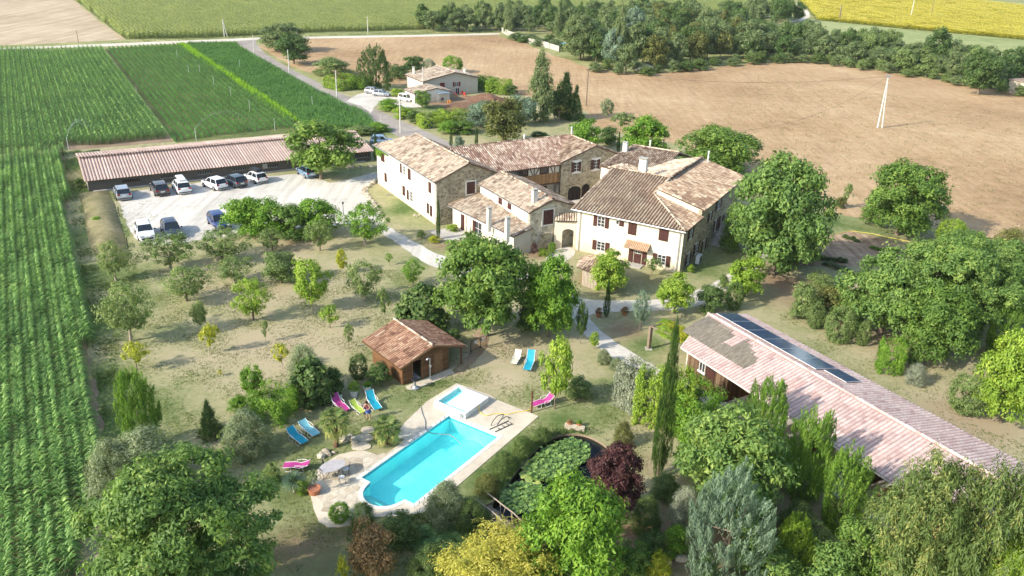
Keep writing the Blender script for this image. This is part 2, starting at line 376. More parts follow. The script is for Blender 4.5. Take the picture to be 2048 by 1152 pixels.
def crown_mesh(name, prof, nclump, per, cr, leaf, z0, seed, shell=0.45, lobes=3, lobe_amp=0.22, droop=0.0, aspect=0.5, flat=0.8, tuft=False, box=False, spread=1.0, boughs=0, tl=1.0):
    r = np.random.default_rng(seed)
    t = r.uniform(0, 1, nclump*3)
    wgt = prof(t); keep = r.uniform(0, 1, nclump*3) < wgt+0.12; t = t[keep][:nclump]; n = len(t)
    a = r.uniform(0, 2*np.pi, n); ph = r.uniform(0, 6.28, 4)
    lobe = 1+lobe_amp*np.sin(lobes*a+ph[0]+3*t)*0.6+lobe_amp*np.sin((lobes+2)*a+ph[1]-4*t)*0.4
    rad = prof(t)*lobe*(shell+(1-shell)*r.uniform(0, 1, n)**0.5)*0.5*spread
    rad = np.maximum(rad-cr*0.5, 0)
    x, y = np.cos(a)*rad, np.sin(a)*rad
    if box: x = np.clip(np.cos(a)*rad*1.6, -0.5+cr*0.4, 0.5-cr*0.4); y = np.clip(np.sin(a)*rad*1.6, -0.5+cr*0.4, 0.5-cr*0.4)
    z = z0+(1-z0-cr*0.5)*t + r.normal(0, 0.012, n)
    C = np.stack([x, y, z], 1)
    if boughs:   # clumps gather round separate boughs, so that the outline is lumpy with dark gaps
        bt = (np.arange(boughs)+0.5)/boughs; ba = np.arange(boughs)*2.4+r.uniform(-.4, .4, boughs); br = prof(bt)*0.275*r.uniform(0.75, 1.1, boughs)
        BC = np.stack([np.cos(ba)*br, np.sin(ba)*br, z0+(1-z0)*(0.10+0.72*bt)], 1); bs = r.uniform(0.17, 0.245, boughs)
        bi = r.integers(0, boughs, n); dd = unit(r.normal(size=(n, 3))); dd[:, 2] = np.abs(dd[:, 2])*0.9-0.25*r.uniform(0, 1, n)
        q = r.uniform(0.55, 1, n)**0.5*r.uniform(0.85, 1.12, n); C = BC[bi]+dd*(bs[bi]*q)[:, None]*np.array([1, 1, (1-z0)*0.95])
        C[:, 2] = np.clip(C[:, 2], z0+cr*0.3, 1-cr*0.4); x, y = C[:, 0], C[:, 1]; t = np.clip((C[:, 2]-z0)/(1-z0), 0, 1)
    ctint = r.uniform(0, 1, n)*0.45
    m = n*per; ci = np.repeat(np.arange(n), per)
    out = unit(np.stack([x, y, (t-0.35)*0.35], 1)+1e-6)
    if boughs: out = unit(out*0.4+unit(C-BC[bi]))
    if tuft:
        ax = unit(out*np.array([0.32, 0.32, 0])+np.array([0, 0, 1.0])+0.12*r.normal(size=(n, 3)))
        s = r.uniform(0, 1, m)**0.8; wd = (1-s)**0.7*0.62+0.05
        d = r.normal(size=(m, 3)); d = unit(d-ax[ci]*np.sum(d*ax[ci], 1, keepdims=True))
        ln = cr*tl*r.uniform(1.0, 2.1, n)[ci]
        P = C[ci]+ax[ci]*(s*ln)[:, None]+d*(wd*cr*1.25*np.sqrt(r.uniform(0, 1, m)))[:, None]
        Nn = unit(d+out[ci]*0.5+0.3*r.normal(size=(m, 3)))
        tint = ctint[ci]*0.6+0.32*s+0.3*r.uniform(0, 1, m); axis = ax[ci]
    else:
        d = unit(r.normal(size=(m, 3))); q = r.uniform(0, 1, m)**0.45
        csz = r.uniform(0.6, 1.35, n)[ci]*cr
        P = C[ci]+d*(q*csz)[:, None]*np.array([1, 1, flat]); P[:, 2] -= droop*cr*(q**2)*np.abs(d[:, 0]+d[:, 1])
        Nn = unit(d*0.75+out[ci]*0.45+np.array([0, 0, 0.45])+0.45*r.normal(size=(m, 3)))
        tint = ctint[ci]+0.5*r.uniform(0, 1, m)+0.06*(P[:, 2]); axis = None
        if droop: axis = unit(d+np.array([0, 0, -0.8]))
    V, Q, tt = leafquads(P, Nn, leaf, leaf*aspect, tint, seed+1, axis)
    V[:, 2] = np.maximum(V[:, 2], 0.004)
    me = npmesh(name, V, Q, np.clip(tt, 0, 1)); return me, C
def trunk_mesh(name, C, z0, r0, seed, nlimb=9, fork=0.35, lean=0.02, top=0.85):
    """tapered trunk with limbs running to some leaf clumps"""
    rr = random.Random(seed); mb = MB()
    kx, ky = lean*rr.uniform(-1, 1), lean*rr.uniform(-1, 1)
    zf = z0+(1-z0)*fork
    pts = [(0, 0, -0.02), (kx*0.5, ky*0.5, zf*0.3), (kx, ky, zf*0.7), (kx*1.2, ky*1.4, zf)]
    mb.tube(pts, [r0*1.35, r0, r0*0.85, r0*0.7], 7, 0.5)
    mb.tube([pts[-1], (0, 0, (zf+top)/2), (0, 0, top)], [r0*0.6, r0*0.35, r0*0.06], 5, 0.5)
    idx = list(range(len(C))); rr.shuffle(idx)
    for i in idx[:nlimb]:
        c = C[i]; s = pts[2] if rr.random() < 0.5 else pts[3]
        mid = (s[0]*0.5+c[0]*0.55, s[1]*0.5+c[1]*0.55, s[2]+(c[2]-s[2])*0.42)
        mb.tube([s, mid, tuple(c)], [r0*0.42, r0*0.26, r0*0.06], 5, 0.5)
    return mb.mesh(name, smooth=True)
PROTO = {}
def proto(key, variants, tr, **kw):
    out = []
    for i in range(variants):
        me, C = crown_mesh('crown_'+key, seed=len(PROTO)*37+i*7+3, **kw)
        tm = trunk_mesh('trunk_'+key, C, kw['z0'], tr[0], i+len(PROTO)*5, tr[1], tr[2]) if tr else None
        if tm: tm.materials.append(MATS['bark'])
        me.materials.append(MATS['leaf_ash']); out.append((me, tm))
    PROTO[key] = out
proto('giant', 2, (0.02, 9, 0.3), prof=prof_round, nclump=600, per=105, cr=0.056, leaf=0.0128, z0=0.05, shell=0.72, aspect=0.42, boughs=15)
proto('big', 3, (0.02, 6, 0.3), prof=prof_round, nclump=360, per=56, cr=0.085, leaf=0.0215, z0=0.05, shell=0.68, aspect=0.45, boughs=16)
proto('round', 3, (0.022, 6, 0.3), prof=prof_round, nclump=150, per=44, cr=0.115, leaf=0.029, z0=0.08, shell=0.62, boughs=10)
proto('wood', 4, (0.018, 3, 0.35), prof=prof_dome, nclump=100, per=30, cr=0.125, leaf=0.038, z0=0.03, shell=0.6, boughs=7)
proto('vase', 3, (0.026, 9, 0.12), prof=prof_vase, nclump=110, per=38, cr=0.10, leaf=0.026, z0=0.20, lobe_amp=0.4, shell=0.38, aspect=0.4)
proto('sparse', 2, (0.016, 8, 0.25), prof=prof_vase, nclump=40, per=24, cr=0.11, leaf=0.042, z0=0.30, lobe_amp=0.4, shell=0.1)
proto('upright', 2, (0.016, 7, 0.3), prof=prof_round, nclump=100, per=36, cr=0.115, leaf=0.033, z0=0.26, lobe_amp=0.25, shell=0.4)
proto('poplar', 2, (0.016, 5, 0.5), prof=prof_column, nclump=190, per=40, cr=0.095, leaf=0.025, z0=0.05, lobe_amp=0.3, shell=0.45)
proto('column', 2, (0.03, 0, 0.1), prof=prof_column, nclump=420, per=30, cr=0.13, leaf=0.018, z0=0.0, shell=0.6, lobe_amp=0.25, tl=0.35, tuft=True, aspect=0.35)
proto('flame', 3, (0.03, 0, 0.2), prof=prof_flame, nclump=400, per=54, cr=0.12, leaf=0.019, z0=-0.04, shell=0.6, lobe_amp=0.25, tl=0.7, tuft=True, aspect=0.34)
proto('cone', 2, (0.02, 3, 0.5), prof=prof_cone, nclump=210, per=40, cr=0.10, leaf=0.026, z0=0.0, shell=0.6, lobe_amp=0.25, aspect=0.35)
proto('pine', 2, (0.022, 9, 0.5), prof=prof_dome, nclump=330, per=70, cr=0.082, leaf=0.018, z0=-0.02, shell=0.6, lobe_amp=0.3, tuft=True, aspect=0.26)
proto('shrub', 3, None, prof=prof_dome, nclump=140, per=40, cr=0.12, leaf=0.029, z0=0.0, shell=0.65, boughs=9)
proto('fine', 2, None, prof=prof_dome, nclump=190, per=80, cr=0.12, leaf=0.022, z0=0.0, lobe_amp=0.22, shell=0.65, aspect=0.28)
proto('ball', 1, None, prof=prof_round, nclump=230, per=32, cr=0.10, leaf=0.025, z0=0.0, lobe_amp=0.03, shell=0.88)
proto('hedge', 2, None, prof=lambda t: np.ones_like(t), nclump=300, per=34, cr=0.12, leaf=0.028, z0=0.0, lobe_amp=0.06, shell=0.75, box=True)
proto('feather', 2, (0.018, 8, 0.3), prof=prof_round, nclump=520, per=84, cr=0.075, leaf=0.0145, z0=0.02, shell=0.6, boughs=14, droop=0.7, aspect=0.3)
proto('fig', 1, (0.03, 4, 0.1), prof=prof_dome, nclump=150, per=26, cr=0.11, leaf=0.046, z0=0.02, lobe_amp=0.2, shell=0.75, aspect=0.7)
_pi = {}
def plant(key, mat, bx, by, ty, wpx, label, cat='tree', group=None, bark='bark', rz=None, hm=None, name=None, wy=1.0, var=None, base=None):
    b = G(bx, by) if base is None else np.array(base)
    h = height(b, ty) if hm is None else hm
    wd = wpx/scale_at(b+np.array([0, 0, h*0.6]))*(1.1 if key in ('big', 'giant', 'round', 'feather', 'shrub') else 0.97) if wpx else h*0.6
    i = _pi.get(key, 0); _pi[key] = i+1
    me, tm = PROTO[key][(i if var is None else var) % len(PROTO[key])]
    nm = name or {'tree': 'broadleaf_tree', 'shrub': 'shrub', 'hedge': 'hedge', 'conifer': 'conifer_tree', 'cypress': 'cypress_tree'}.get(cat, 'plant')
    rz = random.uniform(0, 6.28) if rz is None else rz
    o = thing(nm, label, cat, b, rz, group)
    c = part('crown' if tm else 'foliage', me, mat, o, local=True)
    c.scale = (wd, wd*wy, h)
    if tm:
        k = part('trunk', tm, bark, o, local=True); k.scale = ((wd+h*0.6)/1.6*0.9 if key not in ('column',) else wd, (wd+h*0.6)/1.6*0.9 if key not in ('column',) else wd, h)
        k.scale = (wd, wd*wy, h)
    return o
# ---------------------------------------------------------------- grounds
def smooth_poly(pts, n=2):
    P = [np.array(p, float) for p in pts]
    for _ in range(n):
        Q = []
        for i in range(len(P)):
            a, b = P[i], P[(i+1) % len(P)]; Q += [a*0.75+b*0.25, a*0.25+b*0.75]
        P = Q
    return P
def sheet(name, px, z, mat, jit=0.0, step=1.0, world=None, kind='structure', smooth=0, parent=None, label=None):
    P = [G(*p) for p in px] if world is None else [np.array(p, float) for p in world]
    if smooth: P = smooth_poly(P, smooth)
    Q = []
    for i in range(len(P)):
        a, b = P[i][:2], P[(i+1) % len(P)][:2]; L = np.linalg.norm(b-a); n = max(1, int(L/step)) if jit else 1
        nr = np.array([-(b-a)[1], (b-a)[0]])/(L+1e-6)
        for k in range(n):
            q = a+(b-a)*k/n + (nr*random.gauss(0, jit) if jit else 0); Q.append((q[0], q[1], z))
    mb = MB()
    area = sum(Q[i][0]*Q[(i+1) % len(Q)][1]-Q[(i+1) % len(Q)][0]*Q[i][1] for i in range(len(Q)))
    if area < 0: Q = Q[::-1]
    mb.poly(Q); o = part(name, mb, mat, parent)
    if kind: o['kind'] = kind
    if label: o['label'] = label
    return o
def groundmat(name, stops, scales=(0.15, 1.5, 9.0), bumpd=0.05, streak=None, speck=None, rough=0.95):
    m, t, p = newmat(name); co = coords(t)
    a = noise(t, scales[0], 4, 0.6, co); b = noise(t, scales[1], 5, 0.65, co); c = noise(t, scales[2], 4, 0.7, co)
    s = N(t, 'Math', operation='MULTIPLY_ADD'); t.links.new(b, s.inputs[0]); s.inputs[1].default_value = 0.7; t.links.new(a, s.inputs[2])
    s2 = N(t, 'Math', operation='MULTIPLY_ADD'); t.links.new(c, s2.inputs[0]); s2.inputs[1].default_value = 0.5; t.links.new(s.outputs[0], s2.inputs[2])
    mr = N(t, 'MapRange'); mr.inputs['From Min'].default_value = 0.75; mr.inputs['From Max'].default_value = 1.45; t.links.new(s2.outputs[0], mr.inputs[0])
    col = ramp(t, mr.outputs[0], stops)
    if streak:   # (rotation, frequency across, colour low, colour high, amount)
        c2 = coords(t, (streak[1], streak[1]*0.06, 1), streak[0]); f = noise(t, 1.0, 5, 0.65, c2)
        col = mixc(t, streak[4], col, ramp(t, f, ((0.36, streak[2]), (0.62, streak[3]))), 'MULTIPLY')
    if speck:    # (scale, threshold, colour)
        f = noise(t, speck[0], 3, 0.6, co); col = mixc(t, ramp(t, f, ((speck[1], (0, 0, 0)), (speck[1]+0.05, (1, 1, 1)))), col, speck[2])
    t.links.new(col, p.inputs['Base Color']); p.inputs['Roughness'].default_value = rough; p.inputs['Specular IOR Level'].default_value = 0.08
    bump(t, p, s2.outputs[0], 0.8, bumpd); return m
# az 149.5 rows: rotate the texture frame so that its y runs along the rows
ROWROT = -(ROTA-math.pi/2)
groundmat('ploughed', ((0.0, (0.24, 0.15, 0.078)), (0.45, (0.38, 0.255, 0.14)), (0.8, (0.47, 0.34, 0.20)), (1.0, (0.58, 0.45, 0.285))), (0.03, 0.5, 3.0), 0.2,
          (R(57), 1.4, (0.80, 0.79, 0.78), (1.08, 1.08, 1.06), 0.7), (1.6, 0.66, (0.66, 0.54, 0.38)))
groundmat('ploughed_far', ((0.0, (0.30, 0.18, 0.12)), (0.5, (0.43, 0.28, 0.18)), (1.0, (0.55, 0.40, 0.27))), (0.03, 0.3, 1.5), 0.15,
          (R(80), 0.5, (0.88, 0.87, 0.86), (1.1, 1.1, 1.08), 0.8), (0.9, 0.64, (0.58, 0.46, 0.33)))
groundmat('stubble', ((0.0, (0.31, 0.235, 0.15)), (0.5, (0.43, 0.34, 0.23)), (1.0, (0.52, 0.43, 0.30))), (0.02, 0.2, 1.0), 0.05,
          (R(35), 0.35, (0.80, 0.79, 0.76), (1.1, 1.1, 1.1), 1.0))
groundmat('soil', ((0.0, (0.16, 0.11, 0.07)), (0.5, (0.26, 0.19, 0.13)), (1.0, (0.38, 0.29, 0.20))), (0.2, 1.2, 8.0), 0.06)
groundmat('dug_soil', ((0.0, (0.10, 0.055, 0.035)), (0.5, (0.18, 0.10, 0.065)), (1.0, (0.30, 0.20, 0.13))), (0.2, 1.2, 6.0), 0.1)
groundmat('gravel', ((0.0, (0.38, 0.35, 0.30)), (0.35, (0.54, 0.51, 0.45)), (1.0, (0.66, 0.63, 0.57))), (0.12, 0.8, 14.0), 0.03, (R(60), 0.9, (0.74, 0.72, 0.68), (1.03, 1.03, 1.03), 0.9))
groundmat('path_gravel', ((0.0, (0.38, 0.35, 0.29)), (0.5, (0.52, 0.48, 0.41)), (1.0, (0.64, 0.60, 0.53))), (0.25, 2.0, 20.0), 0.02)
groundmat('asphalt', ((0.0, (0.22, 0.19, 0.165)), (0.5, (0.30, 0.265, 0.23)), (1.0, (0.42, 0.38, 0.33))), (0.08, 0.6, 6.0), 0.01)
groundmat('track', ((0.0, (0.42, 0.36, 0.28)), (0.5, (0.56, 0.50, 0.41)), (1.0, (0.64, 0.59, 0.50))), (0.08, 0.6, 6.0), 0.01)
groundmat('concrete_slab', ((0.0, (0.34, 0.31, 0.27)), (0.5, (0.44, 0.41, 0.36)), (1.0, (0.52, 0.49, 0.43))), (0.3, 1.5, 12.0), 0.005)
groundmat('meadow', ((0.0, (0.13, 0.15, 0.055)), (0.5, (0.24, 0.25, 0.10)), (1.0, (0.42, 0.38, 0.20))), (0.05, 0.4, 3.0), 0.1)
groundmat('bank_turf', ((0.0, (0.10, 0.10, 0.045)), (0.5, (0.20, 0.18, 0.09)), (1.0, (0.34, 0.28, 0.17))), (0.3, 1.4, 7.0), 0.15)
groundmat('field_soil', ((0.0, (0.06, 0.09, 0.03)), (0.6, (0.13, 0.15, 0.05)), (1.0, (0.24, 0.19, 0.10))), (0.1, 0.8, 4.0), 0.05)
groundmat('pale_crop', ((0.0, (0.17, 0.21, 0.08)), (0.5, (0.26, 0.29, 0.12)), (1.0, (0.38, 0.38, 0.19))), (0.02, 0.15, 1.2), 0.2,
          (R(75), 0.6, (0.88, 0.9, 0.85), (1.08, 1.07, 1.05), 0.8))
groundmat('deck_stone', ((0.0, (0.40, 0.34, 0.26)), (0.5, (0.55, 0.48, 0.37)), (1.0, (0.64, 0.57, 0.46))), (0.3, 1.6, 10.0), 0.01)
groundmat('veg_soil', ((0.0, (0.22, 0.16, 0.10)), (0.5, (0.34, 0.25, 0.17)), (1.0, (0.45, 0.35, 0.24))), (0.3, 1.2, 6.0), 0.08,
          (ROWROT+1.57, 1.0, (0.6, 0.55, 0.5), (1.15, 1.12, 1.1), 0.9))
# garden lawn: dry turf whose greener, barer and straw patches lie where the garden has them
m, t, p = newmat('garden_turf'); co = coords(t)
vc = t.nodes.new('ShaderNodeVertexColor'); vc.layer_name = 'patch'
sp = t.nodes.new('ShaderNodeSeparateColor'); t.links.new(vc.outputs[0], sp.inputs[0])
a_ = noise(t, 0.22, 5, 0.65, co, dist=0.6); b_ = noise(t, 1.7, 5, 0.7, co); c_ = noise(t, 11, 4, 0.75, co)
def msum(*xs):
    cur = None
    for (x, k) in xs:
        n = N(t, 'Math', operation='MULTIPLY_ADD'); t.links.new(x, n.inputs[0]); n.inputs[1].default_value = k
        if cur is None: n.inputs[2].default_value = 0
        else: t.links.new(cur, n.inputs[2])
        cur = n.outputs[0]
    return cur
fac = msum((a_, 0.95), (b_, 0.7), (c_, 0.5), (sp.outputs[0], 0.9))
mr = N(t, 'MapRange'); mr.inputs['From Min'].default_value = 0.9; mr.inputs['From Max'].default_value = 1.85; t.links.new(fac, mr.inputs[0])
col = ramp(t, mr.outputs[0], ((0.0, (0.44, 0.36, 0.235)), (0.28, (0.42, 0.365, 0.225)), (0.5, (0.33, 0.315, 0.165)), (0.75, (0.20, 0.235, 0.095)), (1.0, (0.10, 0.15, 0.045))))
soilf = msum((sp.outputs[1], 1.0), (b_, 0.5), (a_, 0.4))
mr2 = N(t, 'MapRange'); mr2.inputs['From Min'].default_value = 0.62; mr2.inputs['From Max'].default_value = 1.1; t.links.new(soilf, mr2.inputs[0])
col = mixc(t, mr2.outputs[0], col, ramp(t, c_, ((0.3, (0.20, 0.13, 0.08)), (0.7, (0.36, 0.26, 0.17)))))
strf = msum((sp.outputs[2], 1.0), (b_, 0.5), (c_, 0.4))
mr3 = N(t, 'MapRange'); mr3.inputs['From Min'].default_value = 0.62; mr3.inputs['From Max'].default_value = 1.3; t.links.new(strf, mr3.inputs[0])
col = mixc(t, mr3.outputs[0], col, (0.56, 0.46, 0.32))
d_ = noise(t, 34, 3, 0.7, co)
col = mixc(t, 0.9, col, ramp(t, d_, ((0.32, (0.55, 0.56, 0.54)), (0.68, (1.32, 1.3, 1.28)))), 'MULTIPLY')
t.links.new(col, p.inputs['Base Color']); p.inputs['Roughness'].default_value = 0.95; p.inputs['Specular IOR Level'].default_value = 0.05
bump(t, p, msum((b_, 0.4), (c_, 0.5), (d_, 0.3)), 0.9, 0.10)

# (px, py, radius m, green, soil, straw)
BLOBS = [(180, 470, 5, .5, 0, 0), (170, 560, 5, .5, 0, 0), (185, 650, 4, .5, 0, 0), (200, 760, 4, .6, 0, 0), (225, 840, 4, .5, 0, 0), (250, 930, 4, .2, .3, 0), (170, 380, 4, .5, 0, 0), (140, 330, 4, .6, 0, 0),
  (330, 820, 5, .25, 0, 0), (400, 560, 5, -.2, 0, .1), (520, 590, 5, -.3, .05, .15), (620, 480, 5, -.2, .25, .1), (450, 660, 5, -.1, 0, .1), (640, 680, 6, -.3, 0, .15), (560, 500, 5, -.1, .25, 0), (730, 480, 4, 0, .15, 0),
  (420, 740, 5, -.2, 0, .15), (540, 690, 5, -.25, 0, .15), (680, 560, 5, -.15, 0, .1), (840, 520, 3, .4, 0, 0), (800, 560, 4, .15, 0, 0), (750, 700, 3, .2, 0, 0), (340, 640, 5, .1, 0, 0), (270, 600, 5, .2, 0, 0),
  (600, 850, 3, .1, .2, 0), (700, 830, 3, .15, .2, .1), (800, 790, 3, .3, 0, .1), (760, 870, 2.4, .4, .1, 0), (640, 900, 3, .3, .1, 0), (560, 900, 3, .2, .2, 0), (570, 980, 3, .5, .2, 0), (620, 1100, 4, .4, .3, 0), (540, 1100, 4, .3, .3, 0),
  (870, 760, 2.2, .5, 0, 0), (900, 745, 1.6, -.3, .1, .6), (940, 720, 2, -.3, .1, .5), (980, 700, 2.5, -.3, .2, .3), (1010, 760, 3, -.2, .1, .4), (1060, 780, 2, .2, 0, .1), (1040, 700, 3, -.3, .25, .1), (1150, 850, 3, .1, .1, .1), (1060, 900, 2.6, .8, 0, 0), (1130, 830, 2.4, .5, 0, 0), (990, 960, 2.6, .9, 0, 0),
  (1250, 880, 2.5, .1, .2, .3), (1220, 820, 3, .3, 0, 0), (1280, 850, 2, -.1, .2, .4), (1300, 930, 2, 0, .4, .1), (1230, 1100, 4, 0, .6, 0), (1150, 740, 3, -.1, .2, 0), (1250, 660, 3, 0, .6, 0), (1300, 690, 2.5, .6, 0, 0), (1230, 760, 3, .2, 0, 0), (1210, 690, 2, 0, .3, 0),
  (1180, 560, 4, .2, .5, 0), (1300, 560, 4, .25, .35, 0), (1400, 540, 3, .5, .1, 0), (1440, 520, 4, .3, .2, 0), (830, 400, 4, .6, 0, 0), (800, 420, 3, .5, 0, 0), (850, 440, 3, .3, .1, 0), (880, 490, 3, .2, .5, 0), (940, 490, 3, .2, .4, 0), (1100, 500, 3, 0, .5, .2), (1060, 510, 3, .1, .5, 0),
  (1560, 600, 5, 0, .3, 0), (1640, 600, 5, .1, .4, 0), (1560, 560, 4, -.1, .6, 0), (1600, 720, 4, .3, .1, 0), (1680, 760, 4, .1, .3, 0), (1800, 700, 6, -.1, .3, .2), (1850, 760, 6, 0, .1, .2), (1900, 830, 5, -.1, .3, .2), (1980, 860, 5, -.2, .3, .2), (1760, 650, 5, 0, .35, .1), (1650, 440, 5, .6, 0, 0), (1600, 500, 5, .5, 0, 0), (1690, 400, 5, .3, 0, 0), (1750, 460, 4, .4, .1, 0), (1850, 480, 5, 0, .3, .1), (2000, 570, 5, .2, 0, 0),
  (1540, 780, 2, -.2, .2, .2), (1380, 780, 2, .1, .3, 0), (1480, 700, 3, .3, 0, 0), (1330, 1080, 5, .1, .4, 0), (1500, 1050, 6, .2, .4, 0), (1750, 1050, 8, .2, .4, 0), (850, 1100, 6, .5, .4, 0), (1080, 1100, 5, .5, .3, 0),
  (660, 340, 4, .3, .1, 0), (700, 330, 4, .3, .2, 0), (230, 440, 3, .2, .2, 0), (280, 540, 4, .2, 0, 0), (1050, 250, 10, .05, 0, .05), (950, 265, 8, .1, 0, 0), (860, 215, 8, .5, 0, 0), (760, 260, 6, .6, 0, 0), (640, 150, 8, .2, 0, .3), (740, 175, 8, .2, 0, .1), (930, 200, 6, 0, .9, 0), (880, 205, 5, 0, .8, 0)]
def build_turf():
    x0, x1, y0, y1, st = -80, 130, 27, 190, 0.9
    xs = np.arange(x0, x1+0.1, st); ys = np.arange(y0, y1+0.1, st); X, Y = np.meshgrid(xs, ys)
    V = np.stack([X.ravel(), Y.ravel(), np.zeros(X.size)], 1); nx, ny = len(xs), len(ys)
    i = np.arange(nx*ny).reshape(ny, nx); Q = np.stack([i[:-1, :-1].ravel(), i[:-1, 1:].ravel(), i[1:, 1:].ravel(), i[1:, :-1].ravel()], 1)
    C = np.zeros((len(V), 4)); C[:, 0] = 0.28; C[:, 3] = 1
    for (px, py, rad, g, s, st_) in BLOBS:
        b = G(px, py); w_ = np.exp(-((V[:, 0]-b[0])**2+(V[:, 1]-b[1])**2)/(rad*0.8)**2)
        C[:, 0] += g*w_; C[:, 1] += s*w_; C[:, 2] += st_*w_
    return V, Q, np.clip(C, 0, 1)
def sheet_hole(name, outer, inner, z, mat, label=None, parent=None, th=0.0):
    from mathutils.geometry import tessellate_polygon
    A = [Vector((q[0], q[1], 0)) for q in outer]; Bp = [Vector((q[0], q[1], 0)) for q in inner]
    tr = tessellate_polygon([A, Bp]); P = [(q.x, q.y, z) for q in A+Bp]; mb = MB(); F = []
    for f in tr:
        a, b, c = (np.array(P[i]) for i in f)
        F.append(tuple(f) if np.cross(b-a, c-a)[2] > 0 else tuple(f)[::-1])
    mb.add(P, F); n = len(A); m = len(Bp)
    if th:
        mb.add(P+[(q[0], q[1], z-th) for q in P], [(i, (i+1) % n, n+m+(i+1) % n, n+m+i) for i in range(n)]+[(n+i, n+m+n+i, n+m+n+(i+1) % m, n+(i+1) % m) for i in range(m)])
    o = part(name, mb, mat, parent)
    if parent is None: o['kind'] = 'structure'
    if label: o['label'] = label
    return o
def in_poly(X, Y, P):
    ins = np.zeros(X.shape, bool); n = len(P)
    for i in range(n):
        x1, y1 = P[i][0], P[i][1]; x2, y2 = P[(i+1) % n][0], P[(i+1) % n][1]
        if y1 == y2: continue
        c = ((y1 > Y) != (y2 > Y)) & (X < (x2-x1)*(Y-y1)/(y2-y1)+x1); ins ^= c
    return ins
V, Q, Cc = build_turf()
# the pond and the swimming pool are holes in the turf
POOL_O = G(721.6, 956); _p = np.array([math.sin(R(33.5)), math.cos(R(33.5)), 0]); _pb = np.array([_p[1], -_p[0], 0])
def FP(u, v, z=0.0): return POOL_O + _p*u + _pb*v + np.array([0, 0, z])
POOL = [(0, 0), (9.75, 0), (9.75, 4.75), (0, 4.75), (0, 4.0)] + [(-0.15-1.55*math.sin(q), 2.4+1.5*math.cos(q)) for q in np.linspace(0.15, math.pi-0.15, 14)] + [(0, 0.85)]
POOLW = [FP(*q) for q in POOL]
POND = smooth_poly([G(*q) for q in [(1005, 985), (1030, 945), (1062, 908), (1092, 880), (1130, 867), (1168, 868), (1205, 885), (1235, 915), (1240, 950), (1200, 985), (1160, 1010), (1110, 1045), (1070, 1075), (1020, 1092), (940, 1098), (880, 1112), (820, 1105), (815, 1068), (850, 1045), (900, 1030), (950, 1018), (985, 1005)]], 2)
X, Y = V[:, 0], V[:, 1]
cx, cy = V[Q].mean(1)[:, 0], V[Q].mean(1)[:, 1]
def shrink(P, k): 
    c = np.mean(P, 0); return [c+(q-c)*k for q in P]
from mathutils.geometry import delaunay_2d_cdt
allp = np.array(POOLW+POND); st = 0.9; hx0, hx1 = -80+math.floor((allp[:, 0].min()+80)/st-1)*st, -80+math.ceil((allp[:, 0].max()+80)/st+1)*st
hy0 = max(27, 27+math.floor((allp[:, 1].min()-27)/st-1)*st); hy1 = 27+math.ceil((allp[:, 1].max()-27)/st+1)*st
inside = (cx > hx0) & (cx < hx1) & (cy > hy0) & (cy < hy1)
Qk = Q[~inside]
sel = np.where((X > hx0-0.01) & (X < hx1+0.01) & (Y > hy0-0.01) & (Y < hy1+0.01))[0]
pv = [Vector((X[i], Y[i])) for i in sel]; n0 = len(pv); ed = []
for loop in (POOLW, POND):
    k = len(pv); pv += [Vector((q[0], q[1])) for q in loop]; ed += [(k+i, k+(i+1) % len(loop)) for i in range(len(loop))]
ov, oe, of, o1, o2, o3 = delaunay_2d_cdt(pv, ed, [], 0, 1e-5)
tv = np.array([(v_.x, v_.y, 0.0) for v_ in ov]); tf = np.array([f_ for f_ in of if len(f_) == 3])
tc = tv[tf].mean(1); tf = tf[~in_poly(tc[:, 0], tc[:, 1], POOLW) & ~in_poly(tc[:, 0], tc[:, 1], POND)]
tri = Qk[:, [0, 1, 2]]; tri2 = Qk[:, [0, 2, 3]]
def colour_at(VV):
    C = np.zeros((len(VV), 4)); C[:, 0] = 0.28; C[:, 3] = 1
    for (px, py, rad, g, s, st_) in BLOBS:
        b = G(px, py); w_ = np.exp(-((VV[:, 0]-b[0])**2+(VV[:, 1]-b[1])**2)/(rad*0.8)**2)
        C[:, 0] += g*w_; C[:, 1] += s*w_; C[:, 2] += st_*w_
    return np.clip(C, 0, 1)
VV = np.concatenate([V, tv]); TT = np.concatenate([tri, tri2, tf+len(V)])
a_, b_, c_ = VV[TT[:, 0]], VV[TT[:, 1]], VV[TT[:, 2]]; flip = np.cross(b_-a_, c_-a_)[:, 2] < 0; TT[flip] = TT[flip][:, ::-1]
me = npmesh('garden_ground', VV, TT, np.zeros(len(TT)))
ca = me.color_attributes.new('patch', 'FLOAT_COLOR', 'POINT'); ca.data.foreach_set('color', colour_at(VV).astype(np.float32).ravel())
o = bpy.data.objects.new('garden_ground', me); COL.objects.link(o); me.materials.append(MATS['garden_turf']); o['kind'] = 'structure'; o['label'] = 'dry grass ground of the garden and orchard'
# open country, as a frame around the garden ground so that nothing overlaps
mb = MB(); B0 = [(-80, 27), (130.6, 27), (130.6, 189.9), (-80, 189.9)]; BO = [(-1500, -300), (1500, -300), (1500, 2200), (-1500, 2200)]
for i in range(4): mb.poly([(*BO[i], -0.01), (*BO[(i+1) % 4], -0.01), (*B0[(i+1) % 4], -0.01), (*B0[i], -0.01)])
o = part('ground', mb, 'meadow'); o['kind'] = 'structure'; o['label'] = 'open country beyond the garden'

